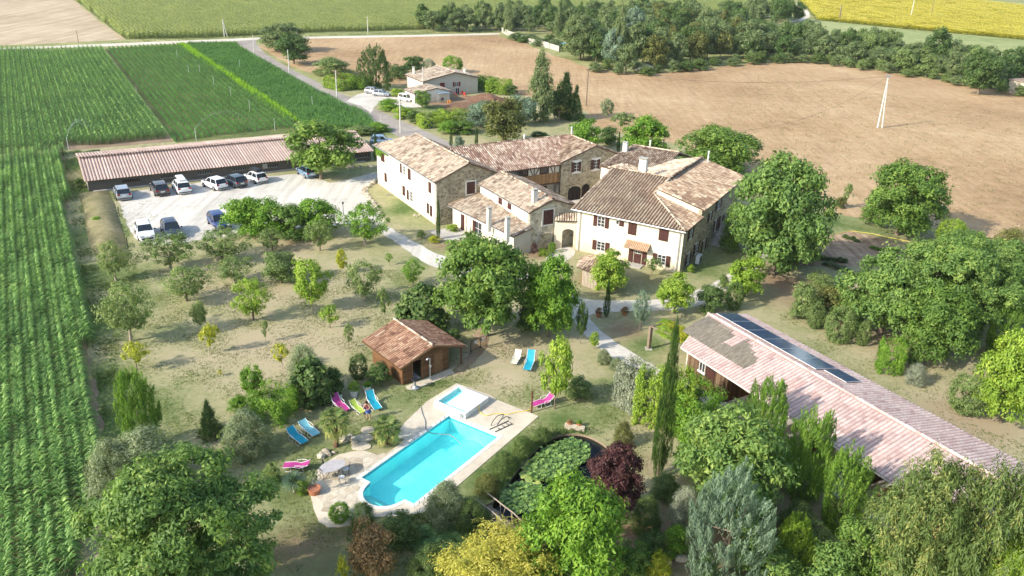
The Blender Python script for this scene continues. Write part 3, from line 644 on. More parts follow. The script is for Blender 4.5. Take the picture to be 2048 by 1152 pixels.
# fields
NEAR_CORN = [G(*q) for q in [(-60, 1400), (-60, 330), (0, 314), (128, 303), (140, 480), (172, 660), (204, 850), (205, 893), (196, 985), (170, 1060), (150, 1150), (135, 1400)]]
sheet('corn_field_soil', None, 0.012, 'soil', 0.12, 1.0, world=NEAR_CORN)
MID_CORN = [G(*q) for q in [(-200, 340), (0, 311), (128, 300), (200, 296), (345, 283), (205, 98), (130, 102), (0, 103), (-200, 108)]]
sheet('maize_field_soil', None, 0.010, 'soil', 0.1, 2.0, world=MID_CORN)
CROP2 = [G(*q) for q in [(352, 284), (212, 97), (300, 90), (356, 88), (590, 242), (592, 262), (480, 272)]]
CROP3 = [G(*q) for q in [(604, 262), (596, 240), (368, 87), (440, 85), (468, 86), (500, 108), (560, 143), (620, 175), (700, 214), (742, 237), (760, 256), (735, 262)]]
LIME = [G(*q) for q in [(592, 244), (357, 88), (367, 87), (600, 243)]]
sheet('crop_field_soil', None, 0.011, 'field_soil', 0.1, 2.0, world=[G(*q) for q in [(352, 286), (210, 97), (440, 85), (468, 86), (500, 108), (560, 143), (620, 175), (700, 214), (742, 237), (768, 262), (600, 265), (480, 275)]])
sheet('ploughed_field', [(1182, 138), (1290, 150), (1500, 126), (1642, 125), (1800, 148), (2048, 188), (2300, 230), (2300, 560), (2048, 490), (1880, 465), (1760, 445), (1660, 425), (1560, 370), (1350, 290), (1200, 255), (1170, 240), (1168, 225), (1120, 205), (1040, 190), (960, 178), (760, 168), (650, 158), (560, 122), (516, 92), (540, 82), (620, 75), (760, 73), (1000, 71), (1060, 92)], 0.012, 'ploughed', 0.5, 4.0)
sheet('stubble_field', [(-300, -30), (40, -30), (145, -2), (196, 40), (252, 79), (120, 86), (-300, 104)], 0.012, 'stubble', 0.2, 6)
TALL = [G(*q) for q in [(252, 79), (145, -4), (120, -34), (1620, -34), (1540, 15), (1530, 26), (1300, 28), (1040, 22), (1000, 34), (925, 48), (840, 60), (560, 68), (400, 77)]]
sheet('tall_corn_soil', None, 0.010, 'field_soil', 0, 1, world=TALL)
sheet('pale_crop_field', [(1630, 40), (1480, 52), (1500, 70), (1640, 110), (1840, 130), (2048, 160), (2400, 200), (2400, 120), (2048, 80), (1800, 58)], 0.012, 'pale_crop', 0.5, 6)
SUNF = [G(*q) for q in [(1602, -34), (1596, 2), (1612, 16), (1632, 40), (1800, 57), (2048, 80), (2400, 112), (2400, 52), (2048, 14), (1910, -2), (1860, -34)]]
sheet('sunflower_field_soil', None, 0.014, 'field_soil', 0, 1, world=SUNF)
sheet('white_track', [(1590, 6), (1602, 10), (1618, 24), (1620, 34), (1606, 42), (1575, 46), (1577, 43), (1602, 38), (1611, 31), (1608, 25), (1598, 15)], 0.03, 'track')
# lane and tracks
sheet('lane', [(455, 83), (500, 76), (524, 74), (512, 80), (513, 88), (530, 106), (552, 121), (592, 143), (640, 167), (680, 186), (712, 200), (760, 222), (800, 240), (860, 266), (930, 300), (880, 310), (840, 294), (800, 275), (752, 248), (700, 222), (640, 191), (600, 170), (560, 146), (522, 120), (494, 99), (476, 87)], 0.020, 'asphalt', 0.04, 3)
sheet('field_track', [(-200, 106), (0, 96), (200, 88), (330, 83), (450, 78), (520, 75), (640, 73), (830, 70), (1000, 66), (1000, 69.5), (830, 73.5), (640, 77), (520, 79), (455, 83), (330, 88), (200, 93.5), (0, 100), (-200, 110)], 0.024, 'track', 0.1, 4)
sheet('neighbour_yard', [(694, 203), (715, 189), (740, 184), (760, 184), (770, 192), (800, 196), (830, 205), (845, 214), (810, 216), (780, 208), (758, 206), (750, 214), (742, 226), (722, 212)], 0.026, 'path_gravel', 0.15, 1.5)
# car park and paths
sheet('car_park', [(233, 387), (300, 379), (400, 366), (600, 347), (660, 366), (690, 360), (745, 346), (765, 345), (762, 356), (742, 366), (730, 374), (742, 396), (760, 432), (776, 452), (810, 472), (850, 497), (874, 508), (930, 532), (1000, 545), (1088, 548), (1086, 568), (1000, 566), (920, 556), (868, 534), (842, 521), (800, 490), (768, 470), (745, 462), (700, 448), (672, 452), (600, 456), (500, 460), (450, 472), (380, 484), (300, 492), (280, 489), (262, 464), (246, 430)], 0.014, 'gravel', 0.10, 0.8)
sheet('garden_path', [(1085, 545), (1088, 520), (1105, 502), (1128, 492), (1150, 498), (1150, 510), (1122, 528), (1112, 560), (1130, 585), (1170, 600), (1230, 601), (1300, 600), (1350, 596), (1395, 582), (1440, 558), (1488, 528), (1530, 497), (1540, 500), (1530, 530), (1480, 562), (1440, 588), (1400, 612), (1350, 622), (1260, 622), (1190, 626), (1175, 634), (1200, 660), (1240, 690), (1290, 722), (1330, 745), (1355, 765), (1310, 752), (1262, 732), (1215, 712), (1190, 690), (1160, 660), (1140, 630), (1105, 600), (1085, 575)], 0.014, 'path_gravel', 0.06, 0.6, smooth=1)
sheet('gate_path', [(905, 735), (935, 712), (948, 690), (945, 665), (965, 655), (975, 665), (978, 690), (965, 708), (935, 740), (915, 752)], 0.010, 'veg_soil', 0.08, 0.6, smooth=1)
sheet('shed_forecourt', [(1366, 756), (1400, 780), (1448, 806), (1510, 786), (1600, 850), (1760, 945), (1900, 1045), (1850, 1100), (1650, 980), (1540, 905), (1450, 850), (1420, 815), (1360, 775)], 0.016, 'concrete_slab', 0.04, 0.8)
sheet('vegetable_bed', [(1640, 478), (1700, 462), (1790, 482), (1830, 500), (1800, 525), (1730, 532), (1600, 532), (1560, 522)], 0.014, 'veg_soil', 0.1, 1)
sheet('house_terrace', [(855, 462), (930, 452), (950, 480), (890, 480)], 0.018, 'concrete_slab', 0.04, 1)
sheet('dug_ground', [(865, 222), (900, 208), (960, 200), (1010, 195), (1030, 205), (1000, 220), (950, 228), (900, 232)], 0.022, 'dug_soil', 0.2, 1.5)
# earth bank at the edge of the car park
def bank():
    A = [G(*q) for q in [(196, 383), (205, 410), (215, 450), (226, 490), (238, 520)]]; mb = MB(); rows = []
    for i, p in enumerate(A):
        d = _b; h = 0.8*(0.15, .9, 1, .8, .1)[i]
        rows.append([p-d*2.4, p-d*1.2+np.array([0, 0, h*0.75]), p+np.array([0, 0, h]), p+d*0.8+np.array([0, 0, h*0.55]), p+d*1.5])
    vs = []; fs = []
    for r in rows:
        for q in r: vs.append((q[0]+random.gauss(0, .05), q[1], q[2]+(0.0 if q[2] > 0.05 else -0.02)))
    for i in range(len(rows)-1):
        for k in range(4): fs.append((i*5+k, i*5+k+1, (i+1)*5+k+1, (i+1)*5+k))
    mb.add(vs, fs); o = part('grass_bank', mb, 'bank_turf', smooth=True); o['kind'] = 'structure'; o['label'] = 'grass bank beside the car park'
bank()

# ---------------------------------------------------------------- row crops (geometry nodes: rows of plants on points)
def crop_proto(name, seed, seglen, spacing, hgt, nleaf, leaflen, leafw, mat, across=0.85, bends=3, tassel=0.0, heads=None, spread=0.06):
    r = random.Random(seed); V = []; Q = []; T = []; n = int(seglen/spacing)
    def quad(a, b, c, d, t): V.extend([a, b, c, d]); Q.append([len(V)-4, len(V)-3, len(V)-2, len(V)-1]); T.append(t)
    for i in range(n):
        y = (i+r.uniform(-.3, .3))*spacing-seglen/2; x = r.gauss(0, spread); H = hgt*r.uniform(0.85, 1.1)
        quad((x-.015, y, 0), (x+.015, y, 0), (x+.01, y, H*.9), (x-.01, y, H*.9), 0.2)
        for k in range(nleaf):
            f = (k+0.5)/nleaf; z = H*(0.15+0.8*f); sgn = 1 if k % 2 else -1
            a = r.gauss(0 if sgn > 0 else math.pi, (1-across)*2.2+0.25); L = leaflen*(0.75+0.5*math.sin(math.pi*f))*r.uniform(.8, 1.15)
            if f > 0.8: L *= 0.75
            dx, dy = math.cos(a), math.sin(a); wx, wy = -dy*leafw*.5, dx*leafw*.5
            up = 0.75 if f < .8 else 1.25; pts = []
            for j in range(bends+1):
                s = j/bends; rr = L*s*(1-.15*s); zz = z+L*(up*s-(up+.45)*s*s*(1.0 if f < .8 else .7)); pts.append((x+dx*rr, y+dy*rr, zz, (1-s**1.8)*1.0))
            tt = min(1, 0.15+0.55*f+r.uniform(-.12, .2))
            for j in range(bends):
                p, q = pts[j], pts[j+1]
                quad((p[0]-wx*p[3], p[1]-wy*p[3], p[2]), (p[0]+wx*p[3], p[1]+wy*p[3], p[2]), (q[0]+wx*q[3], q[1]+wy*q[3], q[2]), (q[0]-wx*q[3], q[1]-wy*q[3], q[2]), tt)
        if tassel and r.random() < tassel:
            quad((x-.05, y, H*.9), (x+.05, y, H*.9), (x+.03, y+.04, H*1.12), (x-.03, y+.04, H*1.12), 1.0)
        if heads:
            hx, hy, s = r.gauss(0, .15), y+r.gauss(0, .15), heads*r.uniform(.7, 1.2)
            quad((hx-s, hy-s, H*1.02), (hx+s, hy-s, H*1.0), (hx+s, hy+s, H*1.06), (hx-s, hy+s, H*1.08), r.uniform(.7, 1.0))
    me = npmesh(name, np.array(V, float), np.array(Q), np.array(T)); me.materials.append(MATS[mat])
    return bpy.data.objects.new(name, me)     # used only as the plant of a field, not placed by itself
def crop_field(name, poly, protos, rowsp, seglen, label, cat, z=0.0, v0=0.0, rot=None, sc=(0.92, 1.1)):
    """rows run along the farm's long axis"""
    P = np.array([[np.dot(q-OA, _a), np.dot(q-OA, _b)] for q in poly]); pts = []
    v = math.ceil(P[:, 1].min()/rowsp)*rowsp
    while v < P[:, 1].max():
        xs = []
        for i in range(len(P)):
            a, b = P[i], P[(i+1) % len(P)]
            if (a[1] > v) != (b[1] > v): xs.append(a[0]+(b[0]-a[0])*(v-a[1])/(b[1]-a[1]))
        xs.sort()
        for i in range(0, len(xs)-1, 2):
            n = int((xs[i+1]-xs[i])/seglen)
            off = ((xs[i+1]-xs[i])-n*seglen)/2
            for k in range(n): pts.append(FA(xs[i]+off+(k+0.5)*seglen, v+random.gauss(0, .02), z))
        v += rowsp
    me = bpy.data.meshes.new(name); me.from_pydata([tuple(p) for p in pts], [], [])
    o = bpy.data.objects.new(name, me); COL.objects.link(o); o['kind'] = 'stuff'; o['label'] = label; o['category'] = cat
    ng = bpy.data.node_groups.new(name+'_rows', 'GeometryNodeTree')
    ng.interface.new_socket('Geometry', in_out='INPUT', socket_type='NodeSocketGeometry'); ng.interface.new_socket('Geometry', in_out='OUTPUT', socket_type='NodeSocketGeometry')
    gi = ng.nodes.new('NodeGroupInput'); go = ng.nodes.new('NodeGroupOutput'); iop = ng.nodes.new('GeometryNodeInstanceOnPoints')
    jn = ng.nodes.new('GeometryNodeJoinGeometry')
    for p in protos:
        oi = ng.nodes.new('GeometryNodeObjectInfo'); oi.inputs['Object'].default_value = p; oi.inputs['As Instance'].default_value = True
        ng.links.new(oi.outputs['Geometry'], jn.inputs[0])
    ng.links.new(gi.outputs[0], iop.inputs['Points']); ng.links.new(jn.outputs[0], iop.inputs['Instance'])
    iop.inputs['Pick Instance'].default_value = True
    ri = ng.nodes.new('FunctionNodeRandomValue'); ri.data_type = 'INT'; ri.inputs[4].default_value = 0; ri.inputs[5].default_value = len(protos)-1
    ng.links.new(ri.outputs[2], iop.inputs['Instance Index'])
    rf = ng.nodes.new('FunctionNodeRandomValue'); rf.data_type = 'INT'; rf.inputs[4].default_value = 0; rf.inputs[5].default_value = 1; rf.inputs['Seed'].default_value = 5
    ml = ng.nodes.new('ShaderNodeMath'); ml.operation = 'MULTIPLY_ADD'; ml.inputs[1].default_value = math.pi; ml.inputs[2].default_value = ROTA-math.pi/2
    ng.links.new(rf.outputs[2], ml.inputs[0])
    cx = ng.nodes.new('ShaderNodeCombineXYZ'); ng.links.new(ml.outputs[0], cx.inputs[2]); ng.links.new(cx.outputs[0], iop.inputs['Rotation'])
    rs = ng.nodes.new('FunctionNodeRandomValue'); rs.data_type = 'FLOAT'; rs.inputs[2].default_value = sc[0]; rs.inputs[3].default_value = sc[1]; rs.inputs['Seed'].default_value = 9
    c2 = ng.nodes.new('ShaderNodeCombineXYZ'); c2.inputs[0].default_value = 1; c2.inputs[1].default_value = 1.02; ng.links.new(rs.outputs[1], c2.inputs[2]); ng.links.new(c2.outputs[0], iop.inputs['Scale'])
    ng.links.new(iop.outputs[0], go.inputs[0])
    md = o.modifiers.new('rows', 'NODES'); md.node_group = ng
    return o
pn = [crop_proto('corn_plants', 10+i, 3.0, 0.19, 1.9, 10, 0.85, 0.095, 'corn_leaf') for i in range(4)]
crop_field('corn_rows', NEAR_CORN, pn, 1.05, 3.0, 'tall green corn in straight rows along the left edge of the orchard', 'corn', sc=(0.78, 1.16))
pm = [crop_proto('maize_plants', 20+i, 5.0, 0.30, 1.7, 8, 0.85, 0.13, 'corn_leaf', bends=2) for i in range(4)]
crop_field('maize_rows', MID_CORN, pm, 1.05, 5.0, 'green maize field behind the long barn', 'maize')
p2_ = [crop_proto('crop_plants', 30+i, 5.0, 0.22, 0.85, 6, 0.48, 0.15, 'crop_leaf', bends=1, across=0.3) for i in range(3)]
crop_field('crop_rows', CROP2, p2_, 1.15, 5.0, 'low dark green crop in narrow rows behind the barn', 'crop')
p3_ = [crop_proto('dense_crop_plants', 40+i, 5.0, 0.22, 0.95, 6, 0.55, 0.17, 'crop_leaf', bends=1, across=0.2, spread=0.2) for i in range(3)]
crop_field('dense_crop', CROP3, p3_, 0.8, 5.0, 'dense green crop beside the lane', 'crop')
pl = [crop_proto('lime_weed_plants', 50+i, 3.0, 0.2, 0.8, 6, 0.5, 0.2, 'crop_lime', bends=1, across=0.2, spread=0.4) for i in range(2)]
crop_field('lime_strip', LIME, pl, 0.5, 3.0, 'bright lime strip between the two crop plots', 'crop')
pf = [crop_proto('tall_corn_plants', 60+i, 6.0, 0.42, 2.6, 7, 1.0, 0.22, 'corn_far', bends=1, tassel=0.9) for i in range(3)]
crop_field('tall_corn', TALL, pf, 1.3, 6.0, 'tall pale green corn field across the top of the view', 'corn')
ps = [crop_proto('sunflower_plants', 70+i, 6.0, 0.35, 1.5, 2, 0.6, 0.3, 'sunflower', bends=1, across=0.1, spread=0.2, heads=0.26) for i in range(3)]
crop_field('sunflowers', SUNF, ps, 0.75, 6.0, 'yellow sunflower field in the far right corner', 'sunflower')
# ---------------------------------------------------------------- building parts
def V3(*a): return np.array(a, float)
def in2(x, y, P):
    ins = False; n = len(P)
    for i in range(n):
        x1, y1 = P[i]; x2, y2 = P[(i+1) % n]
        if (y1 > y) != (y2 > y) and x < (x2-x1)*(y-y1)/(y2-y1)+x1: ins = not ins
    return ins
def roof(parent, pts, mat='tile_old', thick=0.14, cw=0.27, tl=0.42, rr=0.10, order=0.0, patch=None, slab='tile_old', name='roof', hole=None, tf=0.88):
    """pts: roof plane, first edge = eaves. A slab plus rows of barrel tiles laid up the slope"""
    P = [np.array(p, float) for p in pts]; u = unit(P[1]-P[0]); n = unit(np.cross(P[1]-P[0], P[-1]-P[0]))
    if n[2] < 0: n = -n
    v = unit(np.cross(n, u))
    if np.dot(v, P[2]-P[0]) < 0: v = -v
    Q = [(float(np.dot(q-P[0], u)), float(np.dot(q-P[0], v))) for q in P]
    mb = MB(); mb.prism([p-n*thick for p in P], n*thick, 0.04); rf = part(name, mb, slab, parent)
    HQ = [(float(np.dot(q-P[0], u)), float(np.dot(q-P[0], v))) for q in hole] if hole else None
    us = [q[0] for q in Q]; vs = [q[1] for q in Q]; u0, u1 = min(us), max(us); v0, v1 = min(vs), max(vs)
    nc = max(1, int(round((u1-u0)/cw))); w_ = (u1-u0)/nc; nr = max(1, int(math.ceil((v1-v0)/tl)))
    V = []; F = []; T = []; seg = 4
    prow = rng.uniform(0, 1, (nr+1, nc+1)); big = rng.uniform(0, 1, (nr//3+2, nc//3+2))
    for c in range(nc):
        uc = u0+(c+0.5)*w_
        for r in range(nr):
            vc = v0+(r+0.5)*tl
            if not in2(uc, vc, Q) or (hole and in2(uc, vc, HQ)): continue
            tint = float(np.clip(0.62*prow[r, c]+0.38*big[r//3, c//3]*0.9+rng.normal(0, 0.05), 0, 1))*(1-order)+order*0.5
            if patch: tint = patch(uc, vc, tint)
            j = rng.normal(0, 0.008); base = len(V); tw = w_*0.5*tf
            for e, (vv, rad, lift) in enumerate(((vc-tl*0.56, tw, 0.022), (vc+tl*0.5, tw*0.82, 0.0))):
                for k in range(seg+1):
                    q = math.pi*k/seg; V.append(P[0]+u*(uc+j-math.cos(q)*rad)+v*vv+n*(math.sin(q)*rr+lift))
            for k in range(seg): F.append((base+k, base+k+1, base+seg+2+k, base+seg+1+k)); T.append(tint)
    if V:
        V = np.array(V)-wloc(rf); me = npmesh('tiles', V, np.array(F), np.array(T)); me.materials.append(MATS[mat])
        me.polygons.foreach_set('use_smooth', [False]*len(me.polygons))
        o = bpy.data.objects.new('tiles', me); COL.objects.link(o); o.parent = rf; o['kind'] = 'stuff'
    return rf
def ridge(parent, p0, p1, mat='tile_old', r=0.14, L=0.42, name='ridge_tiles', each=False):
    p0, p1 = np.array(p0, float), np.array(p1, float); d = p1-p0; n = int(np.linalg.norm(d)/L); u = d/np.linalg.norm(d)
    side = unit(np.cross(u, (0, 0, 1))); up = unit(np.cross(side, u))
    if up[2] < 0: up = -up
    mb = MB(); mesh1 = None
    for i in range(n):
        a = p0+u*(L*i); vs = []; m2 = MB() if each else mb
        for s, rad in ((0, r), (L*1.08, r*0.84)):
            for k in range(5):
                q = math.pi*k/4; vs.append(a+u*s+side*math.cos(q)*rad+up*(math.sin(q)*rad*0.9+(0.03 if s == 0 else 0)-0.02))
        m2.add(vs, [(k, k+1, 6+k, 5+k) for k in range(4)]+[(0, 5, 9, 4), (0, 4, 3, 2, 1)])
        if each: part('ridge_tile', m2, mat, parent)
    if not each: o = part(name, mb, mat, parent); o['kind'] = 'stuff'; return o
def wall(parent, a, b, prof, mat, th=0.45, inward=None, name='wall', base=0.0):
    """upright slab from a to b whose top follows prof [(t, z)...]; inward = direction of its thickness"""
    a = np.array([a[0], a[1], base]); b = np.array([b[0], b[1], base])
    poly = [a, b]+[np.array([*(a+(b-a)*t_)[:2], z_]) for t_, z_ in reversed(prof)]
    mb = MB(); mb.prism(poly, np.array(inward)*th); return part(name, mb, mat, parent)
def box_part(name, parent, o, dx, dy, dz, mat, tint=0.5, label=None):
    mb = MB(); mb.obox(o, dx, dy, dz, tint); return part(name, mb, mat, parent, label=label)
def window(parent, c, t_, n, w_, h_, mode='closed', mat='brown_shutter', surround=0.0, panes=(2, 3), arch=False, sw=None):
    """c = centre on the wall face, t_ along the wall, n outward"""
    c = np.array(c, float); t_ = np.array(t_, float); n = np.array(n, float); Z = V3(0, 0, 1)
    if surround:
        mb = MB(); s = surround; o = c+n*0.03
        for (x0, x1, z0, z1) in ((-w_/2-s, -w_/2, -h_/2-s, h_/2+s), (w_/2, w_/2+s, -h_/2-s, h_/2+s), (-w_/2, w_/2, h_/2, h_/2+s), (-w_/2, w_/2, -h_/2-s, -h_/2)):
            mb.obox(c+t_*x0+Z*z0-n*0.05, t_*(x1-x0), n*0.10, Z*(z1-z0), 0.7)
        part('window_surround', mb, 'window_surround', parent)
    if mode in ('open', 'half', 'plain'):
        fr = MB(); k = 0.055; o = c-n*0.02
        for (x0, x1, z0, z1) in ((-w_/2, -w_/2+k, -h_/2, h_/2), (w_/2-k, w_/2, -h_/2, h_/2), (-w_/2+k, w_/2-k, h_/2-k, h_/2), (-w_/2+k, w_/2-k, -h_/2, -h_/2+k)):
            fr.obox(o+t_*x0+Z*z0, t_*(x1-x0), n*0.07, Z*(z1-z0))
        for i in range(1, panes[0]): fr.obox(o+t_*(-w_/2+w_*i/panes[0]-k*0.5)+Z*(-h_/2+k), t_*k, n*0.055, Z*(h_-2*k))
        for i in range(1, panes[1]): fr.obox(o+t_*(-w_/2+k)+Z*(-h_/2+h_*i/panes[1]-k*0.35), t_*(w_-2*k), n*0.05, Z*k*0.7)
        wn = part('window', fr, 'white_frame' if mode != 'plain' else mat, parent)
        pb = MB(); pb.obox(c-t_*(w_/2-k)-Z*(h_/2-k)-n*0.01, t_*(w_-2*k), n*0.025, Z*(h_-2*k)); part('pane', pb, 'glass_dark', wn)
    def leafs(cx, wd, ang=0.0, off=0.04):
        mb = MB(); tt = t_*math.cos(ang)+n*math.sin(ang)*(1 if cx < 0 else 1); hh = h_*1.04
        mb.obox(c+t_*cx-tt*wd/2+n*off-Z*hh/2, tt*wd, n*0.04, Z*hh)
        for z_ in (-0.34, 0.34): mb.obox(c+t_*cx-tt*wd*0.46+n*(off+0.042)+Z*(z_*hh-0.05), tt*wd*0.92, n*0.02, Z*0.10)
        part('shutter', mb, mat, parent)
    sw = sw or w_/2
    if mode == 'closed':
        leafs(-w_/4-0.004, w_/2-0.012); leafs(w_/4+0.004, w_/2-0.012)
    elif mode == 'single': leafs(0, w_)
    elif mode == 'open': leafs(-w_/2-sw/2-0.02, sw); leafs(w_/2+sw/2+0.02, sw)
    elif mode == 'half':
        leafs(-w_/2-sw*0.35, sw, 0.0); leafs(w_/2-0.03, sw*0.8, 0.5, 0.05)
def chimney(parent, base, w_, d_, h_, t_=(1, 0, 0), mat='chimney_plaster', cap=True, name='chimney'):
    b = np.array(base, float); t_ = np.array(t_, float); s = np.cross((0, 0, 1), t_); mb = MB()
    mb.obox(b-t_*w_/2-s*d_/2-V3(0, 0, 0.9), t_*w_, s*d_, (0, 0, h_+0.9)); o = part(name, mb, mat, parent)
    if cap:
        mb = MB()
        for i in (-1, 1):
            for j in (-1, 1): mb.obox(b+t_*(i*w_*0.42-0.04)+s*(j*d_*0.42-0.04)+V3(0, 0, h_), t_*0.08, s*0.08, (0, 0, 0.14))
        mb.obox(b-t_*w_*0.6-s*d_*0.6+V3(0, 0, h_+0.14), t_*w_*1.2, s*d_*1.2, (0, 0, 0.07)); part('chimney_cap', mb, 'concrete', o)
    return o
def flue(parent, base, h_, r=0.09):
    mb = MB(); b = np.array(base, float); mb.tube([b-V3(0, 0, 0.5), b+V3(0, 0, h_)], r, 8); mb.tube([b+V3(0, 0, h_+0.003), b+V3(0, 0, h_+0.12)], r*1.5, 8); return part('flue', mb, 'white_metal', parent)
def gutter(parent, a, b, r=0.07, mat='zinc', name='gutter'):
    mb = MB(); mb.tube([a, b], r, 6); return part(name, mb, mat, parent)
nB = -_b; nA = _a; nG = -_gb; tG = _g
Z = V3(0, 0, 1)

# ---- long west wing (A)
A = thing('farmhouse_wing', 'long two-storey farmhouse wing with white rendered side and rubble stone gable facing the lean-to', 'farmhouse', FA(-8, 4))
E_, Rg = 5.75, 7.7
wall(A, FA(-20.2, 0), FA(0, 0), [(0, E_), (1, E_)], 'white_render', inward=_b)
wall(A, FA(0.02, 0), FA(0.02, 8.8), [(0, E_), (0.5, Rg-0.1), (1, E_)], 'rubble_stone', inward=-_a)
wall(A, FA(-20.2, 0.02), FA(-12, 8.8), [(0, E_), (0.5, Rg-0.1), (1, E_)], 'rubble_stone', inward=_a)
wall(A, FA(-12, 8.8), FA(-0.45, 8.8), [(0, E_), (1, E_)], 'rubble_stone', inward=-_b)
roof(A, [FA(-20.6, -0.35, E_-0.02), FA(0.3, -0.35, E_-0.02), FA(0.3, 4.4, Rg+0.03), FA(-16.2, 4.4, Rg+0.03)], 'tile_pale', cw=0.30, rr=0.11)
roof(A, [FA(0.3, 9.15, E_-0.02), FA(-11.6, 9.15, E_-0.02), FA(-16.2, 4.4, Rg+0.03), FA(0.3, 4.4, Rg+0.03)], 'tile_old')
ridge(A, FA(-16.2, 4.4, Rg+0.12), FA(0.35, 4.4, Rg+0.12), 'tile_pale')
gutter(A, FA(-20.6, -0.45, E_-0.05), FA(0.3, -0.45, E_-0.05)); gutter(A, FA(-0.05, -0.12, 0.05), FA(-0.05, -0.12, E_-0.1), 0.05, name='downpipe')
def z1(x, y): return 740+x/3.9725, 230+y/3.9725
def onA(x, y): return onplane(*z1(x, y), FA(0, 0), _b)
tA = _a
for (x, y, w_, h_, md) in ((247, 422, 0.55, 1.25, 'single'), (273, 440, 0.75, 1.2, 'plain'), (313, 470, 0.95, 1.45, 'closed'), (477, 575, 0.8, 1.35, 'closed'), (126, 495, 0.8, 1.25, 'closed'), (270, 600, 0.8, 1.3, 'closed'), (302, 633, 0.6, 1.3, 'single'), (331, 647, 0.9, 1.4, 'plain'), (462, 740, 0.6, 1.3, 'closed'), (487, 762, 0.6, 1.35, 'closed'), (103, 335, 1.3, 1.25, 'closed')):
    window(A, onA(x, y), tA, nB, w_, h_, md, 'brown_shutter' if md != 'plain' else 'white_frame')
for (x, y) in ((420, 520), (388, 495), (397, 670), (428, 690), (200, 370), (180, 512), (208, 530)):
    window(A, onA(x, y), tA, nB, 0.22, 0.6, 'plain', 'window_surround', panes=(1, 1))
window(A, onplane(*z1(800, 577), FA(0.03, 0), _a), _b, nA, 1.15, 1.5, 'closed', surround=0.2)
# ivy under the far eaves
mb = MB()
for i in range(420):
    u_ = -20.2+random.random()**1.6*4.5; z_ = E_-0.1-random.random()**1.5*(1.3 if u_ < -18 else 0.5); c_ = FA(u_, -0.06-random.random()*0.12, z_); a_ = random.uniform(0, 6.28); d1 = _a*math.cos(a_)*0.1+Z*math.sin(a_)*0.1; d2 = -_a*math.sin(a_)*0.1+Z*math.cos(a_)*0.1
    mb.add([c_-d1-d2, c_+d1-d2-_b*0.04, c_+d1+d2, c_-d1+d2-_b*0.05], [(0, 1, 2, 3)])
tag(part('ivy', mb, 'leaf_fresh', None), 'green ivy growing under the far eaves of the white long wing', 'ivy')
# pale dry stone footing
# ---- lean-to (E)
E1 = thing('lean_to', 'low lean-to with pale tiled roof and two white chimneys against the stone gable', 'outbuilding', FA(7, 4))
wall(E1, FA(0.5, 2.0), FA(13.0, 3.7), [(0, 2.45), (1, 2.45)], 'white_render', th=0.35, inward=unit(FA(0, 1)-FA(0.13, 0)))
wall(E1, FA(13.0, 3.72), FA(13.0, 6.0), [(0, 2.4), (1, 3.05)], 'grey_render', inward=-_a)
wall(E1, FA(0.5, 2.02), FA(0.5, 6.0), [(0, 2.4), (1, 3.35)], 'white_render', inward=_a, th=0.3)
roof(E1, [FA(0.05, 1.6, 2.5), FA(13.35, 3.35, 2.5), FA(13.35, 5.95, 3.19), FA(0.05, 5.95, 3.655)], 'tile_pale', cw=0.30, rr=0.10)
gutter(E1, FA(0.05, 1.5, 2.45), FA(13.35, 3.25, 2.45), 0.06)
box_part('roof_flashing', E1, FA(0.02, 1.6, 2.62), _b*4.3+Z*1.05, _a*0.16, Z*0.08, 'tile_cabin', 0.9, label='orange tile edging along the stone gable')
for (x, y, h_) in ((945, 868, 1.9), (1090, 950, 1.9)):
    q = onplane(*z1(x, y), FA(0, 3.0, 2.85), unit(V3(*(-_b*0.23+Z)))); chimney(E1, q, 0.45, 0.45, h_, _a)
tE = unit(FA(13.0, 3.7)-FA(0.5, 2.0)); nE = np.array([tE[1], -tE[0], 0])
def onE(x, y): return onplane(*z1(x, y), FA(0.5, 2.0), nE)
if np.dot(nE, _b) > 0: nE = -nE
window(E1, onE(738, 850), tE, nE, 0.7, 1.9, 'single', panes=(1, 1)); window(E1, onE(828, 890), tE, nE, 0.55, 1.7, 'single')
window(E1, onE(862, 905), tE, nE, 1.5, 1.8, 'plain', 'white_frame', panes=(2, 2))
gutter(E1, onE(768, 800)+nE*0.08, onE(768, 925)+nE*0.08, 0.045, name='downpipe')
# ---- middle gabled barn (D)
D = thing('gabled_barn', 'gabled stone barn with white side wall, two brown shutters and one chimney above the lean-to', 'barn', FA(6, 9))
wall(D, FA(0.1, 6.0), FA(12.6, 6.0), [(0, 4.85), (1, 4.85)], 'white_render', inward=_b)
wall(D, FA(12.62, 6.0), FA(12.62, 12.2), [(0, 4.85), (0.47, 5.95), (1, 4.75)], 'pale_stone', inward=-_a)
wall(D, FA(0.1, 12.2), FA(12.2, 12.2), [(0, 4.75), (1, 4.75)], 'pale_stone', inward=-_b)
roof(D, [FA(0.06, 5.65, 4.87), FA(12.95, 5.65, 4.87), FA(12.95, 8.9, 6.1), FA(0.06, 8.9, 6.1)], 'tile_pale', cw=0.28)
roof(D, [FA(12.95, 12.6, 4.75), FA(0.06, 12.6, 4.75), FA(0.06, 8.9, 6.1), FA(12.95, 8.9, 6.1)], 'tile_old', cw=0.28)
ridge(D, FA(0.1, 8.9, 6.17), FA(13.0, 8.9, 6.17)); ridge(D, FA(12.85, 5.7, 4.97), FA(12.85, 8.8, 6.13), 'tile_pale')
q = onplane(*z1(1305, 698), FA(0, 7.5, 5.57), unit(-_b*0.38+Z)); chimney(D, q, 0.5, 0.6, 1.5, _a)
gutter(D, FA(0.06, 5.55, 4.83), FA(12.95, 5.55, 4.83), 0.06)
for (x, y) in ((1037, 668), (1110, 707)): window(D, onplane(*z1(x, y), FA(0, 6.0), _b), _a, nB, 0.85, 1.25, 'closed')
